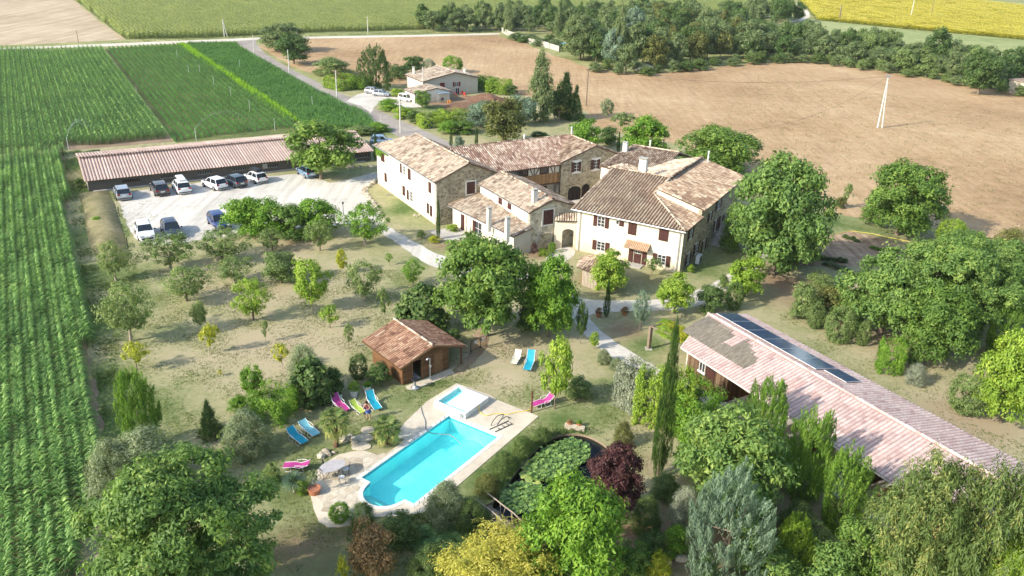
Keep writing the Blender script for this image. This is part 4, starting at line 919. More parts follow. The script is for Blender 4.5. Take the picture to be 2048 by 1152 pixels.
def onD(x, y): return onplane(*z1(x, y), FA(12.64, 0), _a)
window(D, onD(1415, 810), _b, nA, 1.35, 1.7, 'closed', surround=0.22); window(D, onD(1426, 957), _b, nA, 0.4, 0.5, 'plain', 'window_surround', surround=0.1, panes=(1, 1))
mb = MB(); q0 = onD(1325, 1060); mb.prism([q0, q0+_b*1.9, q0+_b*1.5+Z*1.9, q0+_b*0.55+Z*1.9], nA*0.5, 0.5); part('buttress', mb, 'rubble_stone', D, label='grey stone buttress at the foot of the gable')
# ---- rear wing (B) with the timbered gallery, and the stone gable (C)
B = thing('rear_wing', 'rear wing with long red-brown tiled roof over a half-timbered gallery', 'farmhouse', FA(-7, 14))
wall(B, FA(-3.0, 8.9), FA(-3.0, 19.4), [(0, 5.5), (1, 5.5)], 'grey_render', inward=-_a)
wall(B, FA(-13.5, 8.9), FA(-13.5, 24), [(0, 5.3), (1, 5.3)], 'rubble_stone', inward=_a)
roof(B, [FA(-1.6, 8.4, 5.35), FA(-1.6, 19.35, 5.35), FA(-8.1, 24.9, 7.5), FA(-8.1, 5.6, 7.5)], 'tile_red', cw=0.32, rr=0.12, tf=0.72)
roof(B, [FA(-14.2, 25, 5.3), FA(-14.2, 8.5, 5.3), FA(-8.1, 6.9, 7.5), FA(-8.1, 25, 7.5)], 'tile_old')
ridge(B, FA(-8.1, 5.0, 7.58), FA(-8.1, 24.7, 7.58)); flue(B, onplane(1048, 288, FA(-8.1, 0, 0), _a), 1.2)
def z8(x, y): return 1000+x/7.68, 260+y/7.68
# gallery: infill panels, dark posts and braces, boarded parapet; in a plane 0.9 m in front of the wall
gu = -2.1
def onGal(x, y): return onplane(*z8(x, y), FA(gu, 0), _a)
gl = thing('timber_gallery', 'half-timbered first-floor gallery with pale boarded parapet under the red-brown roof', 'gallery', FA(gu, 15))
q0, q1 = onGal(330, 610), onGal(940, 510); vL, vR = np.dot(q0-OA, _b), np.dot(q1-OA, _b)-0.05
zt = 5.2; zb = onGal(930, 640)[2]; zpb = onGal(930, 790)[2]
mb = MB(); mb.obox(FA(gu-0.12, vL, zb), _b*(vR-vL), _a*0.1, Z*(zt-zb)); part('infill_panel', mb, 'cream_render', gl)
L = vR-vL
for f, wd in ((0, .16), (0.15, .13), (0.46, .16), (0.67, .13), (0.97, .2)): box_part('post', gl, FA(gu-0.03, vL+L*f, zb), _b*wd, _a*0.10, Z*(zt-zb), 'brown_shutter')
for f0, f1 in ((0.2, 0.28), (0.44, 0.35), (0.72, 0.79)):
    mb = MB(); a0 = FA(gu-0.03, vL+L*f0, zt-0.02); a1 = FA(gu-0.03, vL+L*f1, zb+0.02); mb.prism([a0, a0+_b*0.11, a1+_b*0.11, a1], _a*0.08); part('brace', mb, 'brown_shutter', gl)
box_part('post', gl, FA(gu-0.03, vL+L*0.315, zb), _b*0.1, _a*0.09, Z*(zt-zb), 'brown_shutter'); box_part('post', gl, FA(gu-0.03, vL+L*0.84, zb), _b*0.1, _a*0.09, Z*(zt-zb), 'brown_shutter')
for f0, f1 in ((0.03, 0.145), (0.49, 0.66)):
    window(gl, FA(gu-0.02, vL+L*(f0+f1)/2, zt-0.5), _b, nA, L*(f1-f0), 0.8, 'plain', 'brown_shutter', panes=(3, 2))
    box_part('rail', gl, FA(gu-0.02, vL+L*f0, zt-0.98), _b*L*(f1-f0), _a*0.1, Z*0.1, 'brown_shutter')
for i in range(int(L/0.22)): box_part('parapet_board', gl, FA(gu+0.0, vL+i*0.22, zpb), _b*0.21, _a*(0.05+0.01*(i % 2)), Z*(zb-zpb), 'plank_pale', random.random())
box_part('floor_beam', gl, FA(gu-1.0, vL, zpb-0.16), _b*L, _a*1.05, Z*0.15, 'brown_shutter')
mb = MB()
for v_ in (11.0, 13.6, 16.2): mb.obox(FA(-2.99, v_, 0.1), _b*1.9, _a*0.05, Z*2.1)
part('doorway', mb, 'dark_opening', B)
Cg = thing('stone_gable_house', 'stone gabled house with two white-framed upstairs windows and arched doorways', 'farmhouse', FA(-6, 24.5))
cu = -1.7; EC, RC, vc0, vc1, vcm = 5.75, 7.45, 19.5, 29.3, 24.9
wall(Cg, FA(cu, vc0), FA(cu, vc1), [(0, EC), ((vcm-vc0)/(vc1-vc0), RC-0.08), (1, EC)], 'rubble_stone', inward=-_a)
wall(Cg, FA(cu-0.02, vc0), FA(-7, vc0), [(0, EC-0.1), (1, EC-0.1)], 'cream_render', inward=_b)
wall(Cg, FA(-12, vc1), FA(cu-0.46, vc1), [(0, EC), (1, EC)], 'rubble_stone', inward=-_b)
roof(Cg, [FA(-8.1, vc0-0.3, EC-0.05), FA(cu+0.3, vc0-0.3, EC-0.05), FA(cu+0.3, vcm, RC+0.05), FA(-8.1, vcm, RC+0.05)], 'tile_old', cw=0.28)
roof(Cg, [FA(cu+0.3, vc1+0.35, EC-0.08), FA(-9.5, vc1+0.35, EC-0.08), FA(-8.1, vcm, RC+0.05), FA(cu+0.3, vcm, RC+0.05)], 'tile_old', cw=0.28)
ridge(Cg, FA(-8.1, vcm, RC+0.13), FA(cu+0.35, vcm, RC+0.13)); ridge(Cg, FA(cu+0.22, vc0-0.2, EC+0.05), FA(cu+0.22, vcm, RC+0.1), 'tile_pale', 0.12); ridge(Cg, FA(cu+0.22, vc1+0.3, EC+0.03), FA(cu+0.22, vcm, RC+0.1), 'tile_old', 0.12)
flue(Cg, FA(-7.8, vcm+0.1, RC+0.1), 1.1)
def onC(x, y): return onplane(*z8(x, y), FA(cu, 0), _a)
for (x, y) in ((1178, 565), (1473, 525)): window(Cg, onC(x, y), _b, nA, 0.95, 1.35, 'half', 'brown_shutter', surround=0.28)
for (x, y, w_, h_) in ((1140, 990, 2.1, 2.4), (1312, 945, 1.3, 2.2)):
    c_ = onC(x, y); pts = [c_-_b*w_/2-Z*h_/2, c_+_b*w_/2-Z*h_/2]+[c_+_b*w_/2*math.cos(q)+Z*(h_*0.25+h_*0.25*math.sin(q)) for q in np.linspace(0, math.pi, 7)]
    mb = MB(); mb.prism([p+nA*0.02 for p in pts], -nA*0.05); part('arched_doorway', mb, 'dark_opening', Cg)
    mb = MB()
    for i in range(3): mb.obox(c_-_b*(w_/2-w_*(i+0.45)/3)-Z*h_/2+nA*0.025, _b*0.08, nA*0.04, Z*h_*0.8)
    part('door_bars', mb, 'brown_shutter', Cg)
# ---- archway wall (F)
F0, F1 = G(1107, 496.5), G(1155.0, 498.2)
tF = unit(F1-F0); nF = np.array([tF[1], -tF[0], 0]); LF = np.linalg.norm(F1-F0); hF = height(F1, 440)
Fw = thing('archway', 'white archway with tiled coping between the stone barn and the big house', 'archway', (F0+F1)/2)
def onF(x, y): return onplane(1080+x/3.29, 230+y/3.29, F0, nF)
xa = np.dot(onF(145, 800)-F0, tF); xb = np.dot(onF(222, 800)-F0, tF); za = onF(180, 750)[2]
zs = za-0.45
pts = [F0, F0+tF*xa, F0+tF*xa+Z*zs]+[F0+tF*((xa+xb)/2-(xb-xa)/2*math.cos(q))+Z*(zs+0.45*math.sin(q)) for q in np.linspace(0.3, math.pi-0.3, 7)]+[F0+tF*xb+Z*zs, F0+tF*xb, F1, F1+Z*hF, F0+Z*hF]
mb = MB(); mb.prism(pts, -nF*0.55); part('wall', mb, 'cream_render', Fw)
roof(Fw, [F0+nF*0.25+Z*(hF-0.12), F1+nF*0.25+Z*(hF-0.12), F1-nF*0.75+Z*(hF+0.45), F0-nF*0.75+Z*(hF+0.45)], 'tile_pale', cw=0.30)
# ---- big south house (G)
Gh = thing('main_house', 'large cream house with hipped tiled roof and brown shutters, nearest the gravel path', 'house', FG(-6.5, 5))
eG = 5.15; apx = FG(-5.9, 5.7, eG+1.62); rdz = 7.75
wall(Gh, FG(-12.9, 0.1), FG(0, 0.0), [(0, eG-0.08), (1, eG-0.08)], 'cream_render', inward=_gb)
wall(Gh, FG(0.02, 0.02), FG(0.02, 5.7), [(0, eG-0.08), (1, eG-0.08)], 'rubble_stone', inward=-_g)
wall(Gh, FG(-12.9, 0.5), FG(-12.9, 10), [(0, eG-0.1), (1, rdz-0.2)], 'white_render', inward=_g)
roof(Gh, [FG(-13.5, -0.4, eG-0.05), FG(0.3, -0.4, eG-0.05), apx, FG(-5.5, 9.9, rdz), FG(-13.0, 9.9, rdz)], 'tile_old', cw=0.36, rr=0.14, tl=0.45, tf=0.70, patch=lambda u, v, t_: 0.35+0.55*t_)
roof(Gh, [FG(0.32, -0.4, eG-0.05), FG(0.32, 5.72, eG-0.05), FG(-5.6, 5.72, eG+1.6)], 'tile_old', cw=0.28)
ridge(Gh, FG(0.3, -0.35, eG+0.04), apx+Z*0.08, 'tile_pale'); ridge(Gh, FG(-13.0, 9.9, rdz+0.07), FG(-5.5, 9.9, rdz+0.07), 'tile_pale'); ridge(Gh, FG(-13.4, -0.3, eG+0.05), FG(-13.0, 9.8, rdz+0.07), 'tile_pale', 0.12)
ridge(Gh, apx+Z*0.06, FG(-5.5, 9.9, rdz+0.06), 'tile_pale', 0.12)
gutter(Gh, FG(-13.5, -0.5, eG-0.08), FG(0.35, -0.5, eG-0.08), 0.08); gutter(Gh, FG(-0.35, -0.14, 0.05), FG(-0.35, -0.14, eG-0.1), 0.055, name='downpipe'); gutter(Gh, FG(-12.5, -0.04, 0.05), FG(-12.5, -0.04, eG-0.1), 0.055, name='downpipe')
chimney(Gh, FG(-9.6, 11.2, 7.35), 0.95, 0.65, 1.75, _g)
def z2(x, y): return 1080+x/3.29, 230+y/3.29
nGf = unit(np.array([(FG(0, 0)-FG(-12.9, 0.1))[1], -(FG(0, 0)-FG(-12.9, 0.1))[0], 0])); tGf = unit(FG(0, 0)-FG(-12.9, 0.1))
def onGf(x, y): return onplane(*z2(x, y), FG(0, 0), nGf)
window(Gh, onGf(403, 702), tGf, nGf, 0.95, 1.25, 'open'); window(Gh, onGf(401, 862), tGf, nGf, 1.05, 1.15, 'open')
window(Gh, onGf(511, 706), tGf, nGf, 0.42, 0.5, 'plain', 'white_frame', panes=(1, 1)); window(Gh, onGf(537, 714), tGf, nGf, 0.55, 0.6, 'single')
window(Gh, onGf(608, 748), tGf, nGf, 1.0, 1.35, 'closed'); window(Gh, onGf(814, 788), tGf, nGf, 1.1, 1.35, 'closed'); window(Gh, onGf(800, 952), tGf, nGf, 1.0, 1.2, 'open')
dc = onGf(641, 937); dh = 1.9; dc[2] = dh/2+0.12
mb = MB(); mb.obox(dc-tGf*0.45-Z*dh/2-nGf*0.02, tGf*0.9, nGf*0.06, Z*dh); dr = part('door', mb, 'brown_shutter', Gh)
mb = MB(); mb.obox(dc-tGf*0.32+Z*dh*0.14+nGf*0.045, tGf*0.64, nGf*0.02, Z*dh*0.3); part('pane', mb, 'glass_dark', dr)
mb = MB()
for x0 in (-0.34, -0.03, 0.28): mb.obox(dc+tGf*x0+Z*dh*0.12+nGf*0.067, tGf*0.05, nGf*0.02, Z*dh*0.34)
for z_ in (0.12, 0.28, 0.44): mb.obox(dc-tGf*0.34+Z*dh*z_+nGf*0.068, tGf*0.68, nGf*0.02, Z*0.045)
part('glazing_bars', mb, 'white_frame', dr)
for s_ in (-1, 1):
    mb = MB(); mb.obox(dc+tGf*(s_*0.82-0.27)-Z*dh/2+nGf*0.03, tGf*0.54, nGf*0.05, Z*dh); part('shutter', mb, 'brown_shutter', Gh)
pc = onGf(640, 830); por = thing('porch_canopy', 'small orange tiled canopy over the front door of the cream house', 'canopy', pc)
p0 = dc*1.0; p0[2] = 0; zc = onGf(640, 833)[2]
roof(por, [p0-tGf*1.45+nGf*0.95+Z*(zc-0.62), p0+tGf*1.45+nGf*0.95+Z*(zc-0.62), p0+tGf*1.45+nGf*0.02+Z*zc, p0-tGf*1.45+nGf*0.02+Z*zc], 'tile_cabin', cw=0.2, rr=0.06, thick=0.07, slab='timber', patch=lambda u, v, t_: 0.75+0.25*t_)
for s_ in (-1.3, 1.3):
    mb = MB(); mb.tube([p0+tGf*s_+nGf*0.05+Z*(zc-0.75), p0+tGf*s_+nGf*0.8+Z*(zc-0.64)], 0.04, 6); part('bracket', mb, 'brown_shutter', por)
box_part('doorstep', Gh, p0-tGf*0.9+nGf*0.08, tGf*1.8, nGf*1.2, Z*0.12, 'concrete')
# right face windows
def onGr(x, y): return onplane(1340+x/7.2, 400+y/7.2, FG(0.02, 0), _g)
for (x0, y0, x1, y1, h_) in ((262, 510, 325, 452, 1.3), (222, 870, 282, 818, 1.35), (338, 732, 405, 668, 1.3), (452, 678, 503, 630, 1.3)):
    c0 = (onGr(x0, y0)+onGr(x1, y1))/2; sp_ = np.linalg.norm(onGr(x0, y0)-onGr(x1, y1))
    window(Gh, c0+_g*0.01, _gb, _g, max(0.6, sp_-0.45), h_, 'open', surround=0.08, sw=0.45)
# ---- east part (H)
Hh = thing('east_house', 'stone house with broad sunlit tiled roof and outside stairs beside the big tree', 'house', FG(-3, 13))
eH, rH = 5.95, 7.45
wall(Hh, FG(0.06, 5.74), FG(0.06, 22), [(0, eH-0.1), (1, eH-0.1)], 'rubble_stone', inward=-_g)
wall(Hh, FG(0.06, 5.75), FG(-5.6, 5.75), [(0, eH-0.05), (1, rH-0.05)], 'cream_render', inward=_gb, th=0.4)
wall(Hh, FG(-5.65, 9.9), FG(-5.65, 22), [(0, rH+0.1), (1, rH+0.1)], 'rubble_stone', inward=_g, th=0.3)
wall(Hh, FG(-5.6, 22), FG(0, 22), [(0, rH), (1, eH)], 'rubble_stone', inward=-_gb)
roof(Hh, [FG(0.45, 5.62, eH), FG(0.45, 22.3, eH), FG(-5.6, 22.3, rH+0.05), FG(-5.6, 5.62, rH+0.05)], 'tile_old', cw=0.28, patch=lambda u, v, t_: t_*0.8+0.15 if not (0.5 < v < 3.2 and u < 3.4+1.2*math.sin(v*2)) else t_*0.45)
ridge(Hh, FG(0.4, 5.6, eH+0.1), FG(-5.6, 5.6, rH+0.12), 'tile_pale', 0.2)
# pale west-facing slope (J)
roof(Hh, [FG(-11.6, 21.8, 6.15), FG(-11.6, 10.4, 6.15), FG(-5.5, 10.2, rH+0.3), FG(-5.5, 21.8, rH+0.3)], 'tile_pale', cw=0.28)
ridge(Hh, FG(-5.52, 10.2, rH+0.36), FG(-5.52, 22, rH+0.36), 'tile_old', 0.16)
flue(Hh, FG(-4.6, 21.5, rH-0.1), 1.3)
for (x0, y0, x1, y1, h_) in ((660, 85, 725, 40, 1.2), (545, 260, 590, 215, 1.1), (622, 390, 660, 350, 1.4)):
    c0 = (onGr(x0, y0)+onGr(x1, y1))/2; sp_ = np.linalg.norm(onGr(x0, y0)-onGr(x1, y1))
    window(Hh, c0+_g*0.05, _gb, _g, max(0.55, sp_-0.45), h_, 'open', surround=0.08, sw=0.4)
for (x, y) in ((693, 350), (748, 335)): window(Hh, onGr(x, y)+_g*0.05, _gb, _g, 0.8, 2.1, 'closed')
# outside stairs
st = thing('outside_stairs', 'pale stone outside stairs climbing to a doorway of the shaded stone wall', 'stairs', FG(1, 11))
b0 = onGr(560, 720); b0 = OG+_gb*np.dot(b0-OG, _gb)+_g*0.1; ns = 9; dpt = 0.42
for i in range(ns): box_part('step', st, b0+_gb*(i*dpt), _g*1.75, _gb*(dpt*0.99), Z*(0.2*(i+1)), 'concrete')
box_part('landing', st, b0+_gb*(ns*dpt), _g*2.6, _gb*2.6, Z*1.95, 'concrete')
mb = MB()
for i in range(ns+1): q = b0+_g*1.68+_gb*(i*dpt+0.2); mb.tube([q+Z*0.2*(i+1), q+Z*(0.2*(i+1)+0.9)], 0.015, 5)
mb.tube([b0+_g*1.68+_gb*0.2+Z*1.1, b0+_g*1.68+_gb*(ns*dpt+0.2)+Z*(0.2*ns+1.1)], 0.02, 5); part('handrail', mb, 'dark_metal', st)
# north part (I) with its dark roof, little raised roof (K)
Ih = thing('north_range', 'low rear range with weathered grey-brown roof and a white chimney behind the big house', 'house', FG(-14, 20))
roof(Ih, [FG(-17.4, 15.6, 6.0), FG(-9.4, 15.9, 6.0), FG(-9.4, 24.2, 7.25), FG(-16.2, 24.2, 7.25)], 'tile_old', cw=0.28)
roof(Ih, [FG(-9.4, 30, 5.4), FG(-16.2, 30, 5.4), FG(-16.2, 24.2, 7.25), FG(-9.4, 24.2, 7.25)], 'tile_old', cw=0.28)
ridge(Ih, FG(-16.2, 24.2, 7.33), FG(-9.4, 24.2, 7.33), 'tile_pale'); ridge(Ih, FG(-17.3, 15.7, 6.1), FG(-16.2, 24.1, 7.3), 'tile_pale', 0.12)
wall(Ih, FG(-17.2, 15.8), FG(-9.6, 16.0), [(0, 5.85), (1, 5.85)], 'white_render', inward=_gb); wall(Ih, FG(-17.2, 16), FG(-16.3, 29), [(0, 5.8), (0.6, 7.0), (1, 5.5)], 'white_render', inward=_g)
chimney(Ih, onplane(1250, 302, FG(-16.3, 23.6), _g), 0.6, 0.5, 1.1, _g); flue(Ih, onplane(1299, 302, FG(0, 24.6), _gb), 1.4)
K = [FG(-15.4, 13.4, 6.55), FG(-10.6, 12.6, 6.55), FG(-10.6, 15.8, 6.55), FG(-14.6, 16.2, 6.55)]; kc = FG(-12.9, 14.6, 7.15)
for i in range(4): roof(Ih, [K[i], K[(i+1) % 4], kc], 'tile_old' if i == 1 else 'tile_pale', cw=0.28, name='raised_roof')
mb = MB(); mb.prism([p-Z*0.15 for p in K], -Z*1.2); part('raised_wall', mb, 'cream_render', Ih)
mb = MB(); mb.obox(FG(-12.9, 10.05, 0), _g*7, _gb*5.6, Z*6.1); part('wall', mb, 'cream_render', Ih)
# courtyard floor
sheet('courtyard', None, 0.02, 'path_gravel', world=[FA(-1.6, 12.8), FA(12.6, 12.8), FA(12, 26), FA(-1.6, 26)])
# ---------------------------------------------------------------- long car-park barn
bn = thing('long_barn', 'very long low barn with pink corrugated roof and dark rendered wall behind the parked cars', 'barn', FA(-36, -17))
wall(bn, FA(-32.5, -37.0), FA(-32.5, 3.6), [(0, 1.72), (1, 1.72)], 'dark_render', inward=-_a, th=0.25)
wall(bn, FA(-32.6, -37.0), FA(-46.5, -37.0), [(0, 1.7), (0.55, 2.85), (1, 1.7)], 'grey_render', inward=_b, th=0.25)
wall(bn, FA(-32.6, 3.6), FA(-46.5, 3.6), [(0, 1.7), (0.55, 2.85), (1, 1.7)], 'grey_render', inward=-_b, th=0.25)
roof(bn, [FA(-32.15, -37.4, 1.72), FA(-32.15, 4.0, 1.72), FA(-40.2, 4.0, 2.98), FA(-40.2, -37.4, 2.98)], 'sheet_pink', cw=0.41, rr=0.085, tf=0.8, tl=8.5, thick=0.08, slab='sheet_pink')
roof(bn, [FA(-47, 4.0, 1.8), FA(-47, -37.4, 1.8), FA(-40.2, -37.4, 2.98), FA(-40.2, 4.0, 2.98)], 'sheet_pink', cw=0.41, rr=0.07, tl=8.0, thick=0.08, slab='sheet_pink')
ridge(bn, FA(-40.2, -37.5, 3.0), FA(-40.2, 4.1, 3.0), 'sheet_pink', 0.16, 1.0)
for k in range(9): box_part('fascia_board', bn, FA(-32.28, -37.3+k*4.58, 1.5), _b*4.5, _a*0.05, Z*0.13, 'plank_pale', 0.3+0.6*random.random())
box_part('kerb', bn, FA(-32.25, -36.5, 0), _b*39, _a*0.45, Z*0.16, 'concrete')
for (px, py, w_) in ((262, 361, 2.3), (337, 352, 2.2), (408, 345, 1.9), (477, 338, 2.0), (541, 332, 2.2), (725, 312, 2.0)):
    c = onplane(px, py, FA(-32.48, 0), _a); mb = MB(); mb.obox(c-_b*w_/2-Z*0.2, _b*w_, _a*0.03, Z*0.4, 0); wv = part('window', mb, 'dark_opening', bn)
    mb = MB()
    for i in range(8): mb.obox(c-_b*(w_/2-0.05-w_*i/8)-Z*0.2+_a*0.035, _b*0.05, _a*0.03, Z*0.4)
    mb.obox(c-_b*(w_/2+0.05)-Z*0.26+_a*0.035, _b*(w_+0.1), _a*0.05, Z*0.055); part('bars', mb, 'concrete' if px != 262 else 'weathered_pole', wv)
box_part('electric_box', bn, onplane(525, 333, FA(-32.45, 0), _a)-Z*0.3, _b*0.7, _a*0.2, Z*0.7, 'concrete')
# ---------------------------------------------------------------- pool house cabin
OC = G(805.6, 770.4); _c = V3(math.sin(R(140)), math.cos(R(140)), 0); _cb = V3(-_c[1], _c[0], 0)
def FC(u, v, z=0.0): return OC+_c*u+_cb*v+V3(0, 0, z)
cb_ = thing('wooden_cabin', 'brown timber cabin with hipless red-brown tiled roof beside the swimming pool', 'cabin', FC(-2.3, 2.3)); cb_['label'] = 'brown plank cabin with red-brown tiled roof beside the swimming pool'
ce, cr_, cv = 1.88, 2.95, 2.85
def clad(parent, a, b, prof, n, step=0.15, mat='plank_brown', holes=()):
    """horizontal boards on a wall face, with openings left out"""
    a, b = np.array(a, float), np.array(b, float); L = np.linalg.norm(b-a); t_ = (b-a)/L; mb = MB(); z = 0.05; k = 0
    while True:
        ts = [i/60 for i in range(61)]; ok = [x for x in ts if np.interp(x, [q[0] for q in prof], [q[1] for q in prof]) > z+step*0.9]
        if not ok: break
        segs = [(min(ok)*L, max(ok)*L)]
        for (h0, h1, hz) in holes:
            if z < hz:
                ns_ = []
                for s0, s1 in segs:
                    if s0 < h0: ns_.append((s0, min(s1, h0)))
                    if s1 > h1: ns_.append((max(s0, h1), s1))
                segs = ns_
        for s0, s1 in segs: mb.obox(a+t_*s0+Z*z, t_*(s1-s0), n*(0.035+0.006*(k % 2)), Z*(step-0.012), 0.25+0.5*random.random())
        z += step; k += 1
    o = part('cladding', mb, mat, parent); o['kind'] = 'stuff'; return o
W_, L_ = 4.6, 4.75
wall(cb_, FC(0, 0), FC(0, 0.95), [(0, ce), (1, ce+0.32)], 'plank_brown', inward=-_c, th=0.12)
wall(cb_, FC(0, 0.951), FC(0, 1.85), [(0, 2.2), (1, 2.5)], 'plank_brown', inward=-_c, th=0.12, base=1.85)
wall(cb_, FC(0, 1.851), FC(0, W_), [(0, 2.5), (0.36, 2.85), (1, 2.2)], 'plank_brown', inward=-_c, th=0.12)
wall(cb_, FC(-0.01, 0), FC(-L_, 0), [(0, ce), (1, ce)], 'plank_brown', inward=_cb, th=0.12)
wall(cb_, FC(-0.13, W_), FC(-L_, W_), [(0, 2.2), (1, 2.2)], 'plank_brown', inward=-_cb, th=0.12); wall(cb_, FC(-L_, 0.13), FC(-L_, W_-0.13), [(0, ce), (1, 2.2)], 'plank_brown', inward=_c, th=0.12)
clad(cb_, FC(0, 0), FC(0, W_), [(0, ce-0.03), (0.6, 2.75), (1, 2.2)], _c, holes=((0.95, 1.85, 1.85), (3.1, 4.0, 1.85)))
clad(cb_, FC(-L_, 0), FC(0, 0), [(0, ce-0.05), (1, ce-0.05)], -_cb)
roof(cb_, [FC(-5.75, -0.42, ce-0.02), FC(0.35, -0.42, ce-0.02), FC(0.35, cv, cr_), FC(-5.75, cv, cr_)], 'tile_cabin', cw=0.24, tl=0.34, rr=0.055)
roof(cb_, [FC(0.35, 6.2, ce-0.05), FC(-5.75, 6.2, ce-0.05), FC(-5.75, cv, cr_), FC(0.35, cv, cr_)], 'tile_cabin', cw=0.24, tl=0.34, rr=0.055)
ridge(cb_, FC(-5.8, cv, cr_+0.05), FC(0.4, cv, cr_+0.05), 'tile_pale', 0.11, 0.4, each=True)
box_part('fascia_board', cb_, FC(0.36, -0.45, ce-0.18), _cb*3.3+Z*1.06, _c*0.04, Z*0.16, 'plank_brown', 0.8); box_part('fascia_board', cb_, FC(0.36, cv, cr_-0.14), _cb*3.4-Z*1.0, _c*0.04, Z*0.16, 'plank_brown', 0.8)
box_part('eaves_board', cb_, FC(-5.75, -0.47, ce-0.14), _c*6.1, _cb*0.04, Z*0.12, 'plank_brown', 0.3)
for v_ in (5.9,): box_part('post', cb_, FC(-0.1, v_, 0), _c*0.12, _cb*0.12, Z*(ce-0.05), 'plank_brown', 0.4)
mb = MB(); mb.obox(FC(-0.14, 0.95, 0.02), -_c*2.0, _cb*0.9, Z*0.04); part('floor', mb, 'white_frame', cb_)
mb = MB(); mb.obox(FC(-2.2, 0.5, 0.02), -_c*0.05, _cb*2.4, Z*2.0); part('partition', mb, 'plank_brown', cb_)
mb = MB(); mb.obox(FC(0.0, 3.12, 0.08), _c*0.05, _cb*0.86, Z*1.77, 0.95); dd = part('door', mb, 'plank_brown', cb_); mb = MB(); mb.obox(FC(0.055, 3.85, 0.95), _c*0.05, _cb*0.04, Z*0.14); part('handle', mb, 'dark_metal', dd)
box_part('door_frame', cb_, FC(0.01, 0.87, 0), _c*0.07, _cb*0.08, Z*1.9, 'plank_brown', 0.9); box_part('door_frame', cb_, FC(0.01, 1.85, 0), _c*0.07, _cb*0.08, Z*1.9, 'plank_brown', 0.9)
def z5(x, y): return 540+x/2.56, 620+y/2.56
sheet('cabin_apron', None, 0.03, 'deck_stone', 0.02, 0.5, world=[G(*z5(*q)) for q in ((690, 392), (925, 303), (945, 325), (850, 365), (740, 412), (705, 408))])
sh = thing('outdoor_shower', 'slim white outdoor shower pole by the cabin door', 'shower', G(*z5(820, 355)))
mb = MB(); q = np.array(sh.location); mb.tube([q, q+Z*2.0, q+Z*2.08-_cb*0.25], 0.03, 6); part('pole', mb, 'white_metal', sh); mb = MB(); mb.lathe(q-_cb*0.28+Z*1.98, [(0.02, 0.1), (0.1, 0.0)], 8); part('shower_head', mb, 'white_metal', sh); mb = MB(); mb.box(q+Z*1.2+_c*0.05, (0.14, 0.05, 0.2)); part('notice', mb, 'white_frame', sh)
ft = thing('stone_fountain', 'small grey pedestal fountain standing beside the cabin', 'fountain', G(*z5(742, 402)))
q = np.array(ft.location); mb = MB(); mb.lathe(q, [(0.36, 0), (0.36, 0.1), (0.28, 0.14), (0.12, 0.3), (0.10, 0.62), (0.16, 0.72), (0.3, 0.82)], 12); part('pedestal', mb, 'zinc', ft); mb = MB(); mb.lathe(q, [(0.3, 0.823), (0.32, 0.9), (0.27, 0.93)], 12); part('bowl', mb, 'dark_metal', ft)

# ---------------------------------------------------------------- open shed with solar panels
S = thing('open_shed', 'long open-fronted timber shed with pale pink tiles and a row of solar panels', 'shed', FA(60, 7))
sE, sR, vN, vF, vR_ = 2.75, 3.8, 2.62, 12.35, 7.55
def onN(x, y):
    n_ = unit(np.cross(_a, FA(0, vR_, sR)-FA(0, vN, sE))); return onplane(1340+x/2.88, 600+y/2.88, FA(0, vN, sE), n_)
grey = [onN(*q) for q in ((70, 185), (95, 160), (215, 92), (380, 205), (302, 248), (352, 275), (442, 232), (505, 358), (428, 398), (150, 225))]
roof(S, [FA(43.3, vN, sE), FA(86, vN, sE), FA(86, vR_, sR), FA(41.0, vR_, sR)], 'tile_pink', cw=0.32, tl=0.44, rr=0.06, slab='tile_pink', hole=grey)
roof(S, [FA(86, vF, sE), FA(41.0, vF, sE), FA(41.0, vR_, sR), FA(86, vR_, sR)], 'tile_pink', cw=0.32, tl=0.44, rr=0.075, slab='tile_pink')
nN = unit(np.cross(_a, FA(0, vR_, sR)-FA(0, vN, sE))); nN = nN if nN[2] > 0 else -nN
mb = MB()
HQ = [(np.dot(q-OA, _a), np.dot(q-OA, _b)) for q in grey]
sv = (FA(0, vR_, sR)-FA(0, vN, sE))/(vR_-vN)     # roof point per metre of v
for i in range(60):
    u_ = 41+i*0.14
    for j in range(12):
        v_ = vN+0.2+j*0.44
        if not in2(u_+0.07, v_+0.22, HQ): continue
        q = FA(u_, vN, sE)+sv*(v_-vN)+nN*0.05; tn = 0.2+0.5*random.random()
        mb.add([q, q+_a*0.05+nN*0.05, q+_a*0.09+nN*0.05, q+_a*0.14, q+sv*0.46, q+sv*0.46+_a*0.05+nN*0.05, q+sv*0.46+_a*0.09+nN*0.05, q+sv*0.46+_a*0.14], [(0, 1, 5, 4), (1, 2, 6, 5), (2, 3, 7, 6)], tn)
o = part('grey_sheets', mb, 'sheet_grey', S, label='weathered grey corrugated sheets let into the pink tiles'); o['kind'] = 'stuff'
ridge(S, FA(41.0, vR_, sR+0.06), FA(72, vR_, sR+0.06), 'tile_pink', 0.15, 0.42, each=True)
box_part('eaves_board', S, FA(43.3, vN-0.03, sE-0.17), _a*42.7, _b*0.04, Z*0.13, 'white_frame')
box_part('gable_board', S, FA(43.28, vN, sE-0.12)-_a*0.03, FA(41.0, vR_, sR)-FA(43.3, vN, sE), _a*0.05, Z*0.12, 'white_frame'); box_part('gable_board', S, FA(40.97, vR_, sR-0.12), FA(41.0, vF, sE)-FA(41.0, vR_, sR), _a*0.05, Z*0.12, 'white_frame')
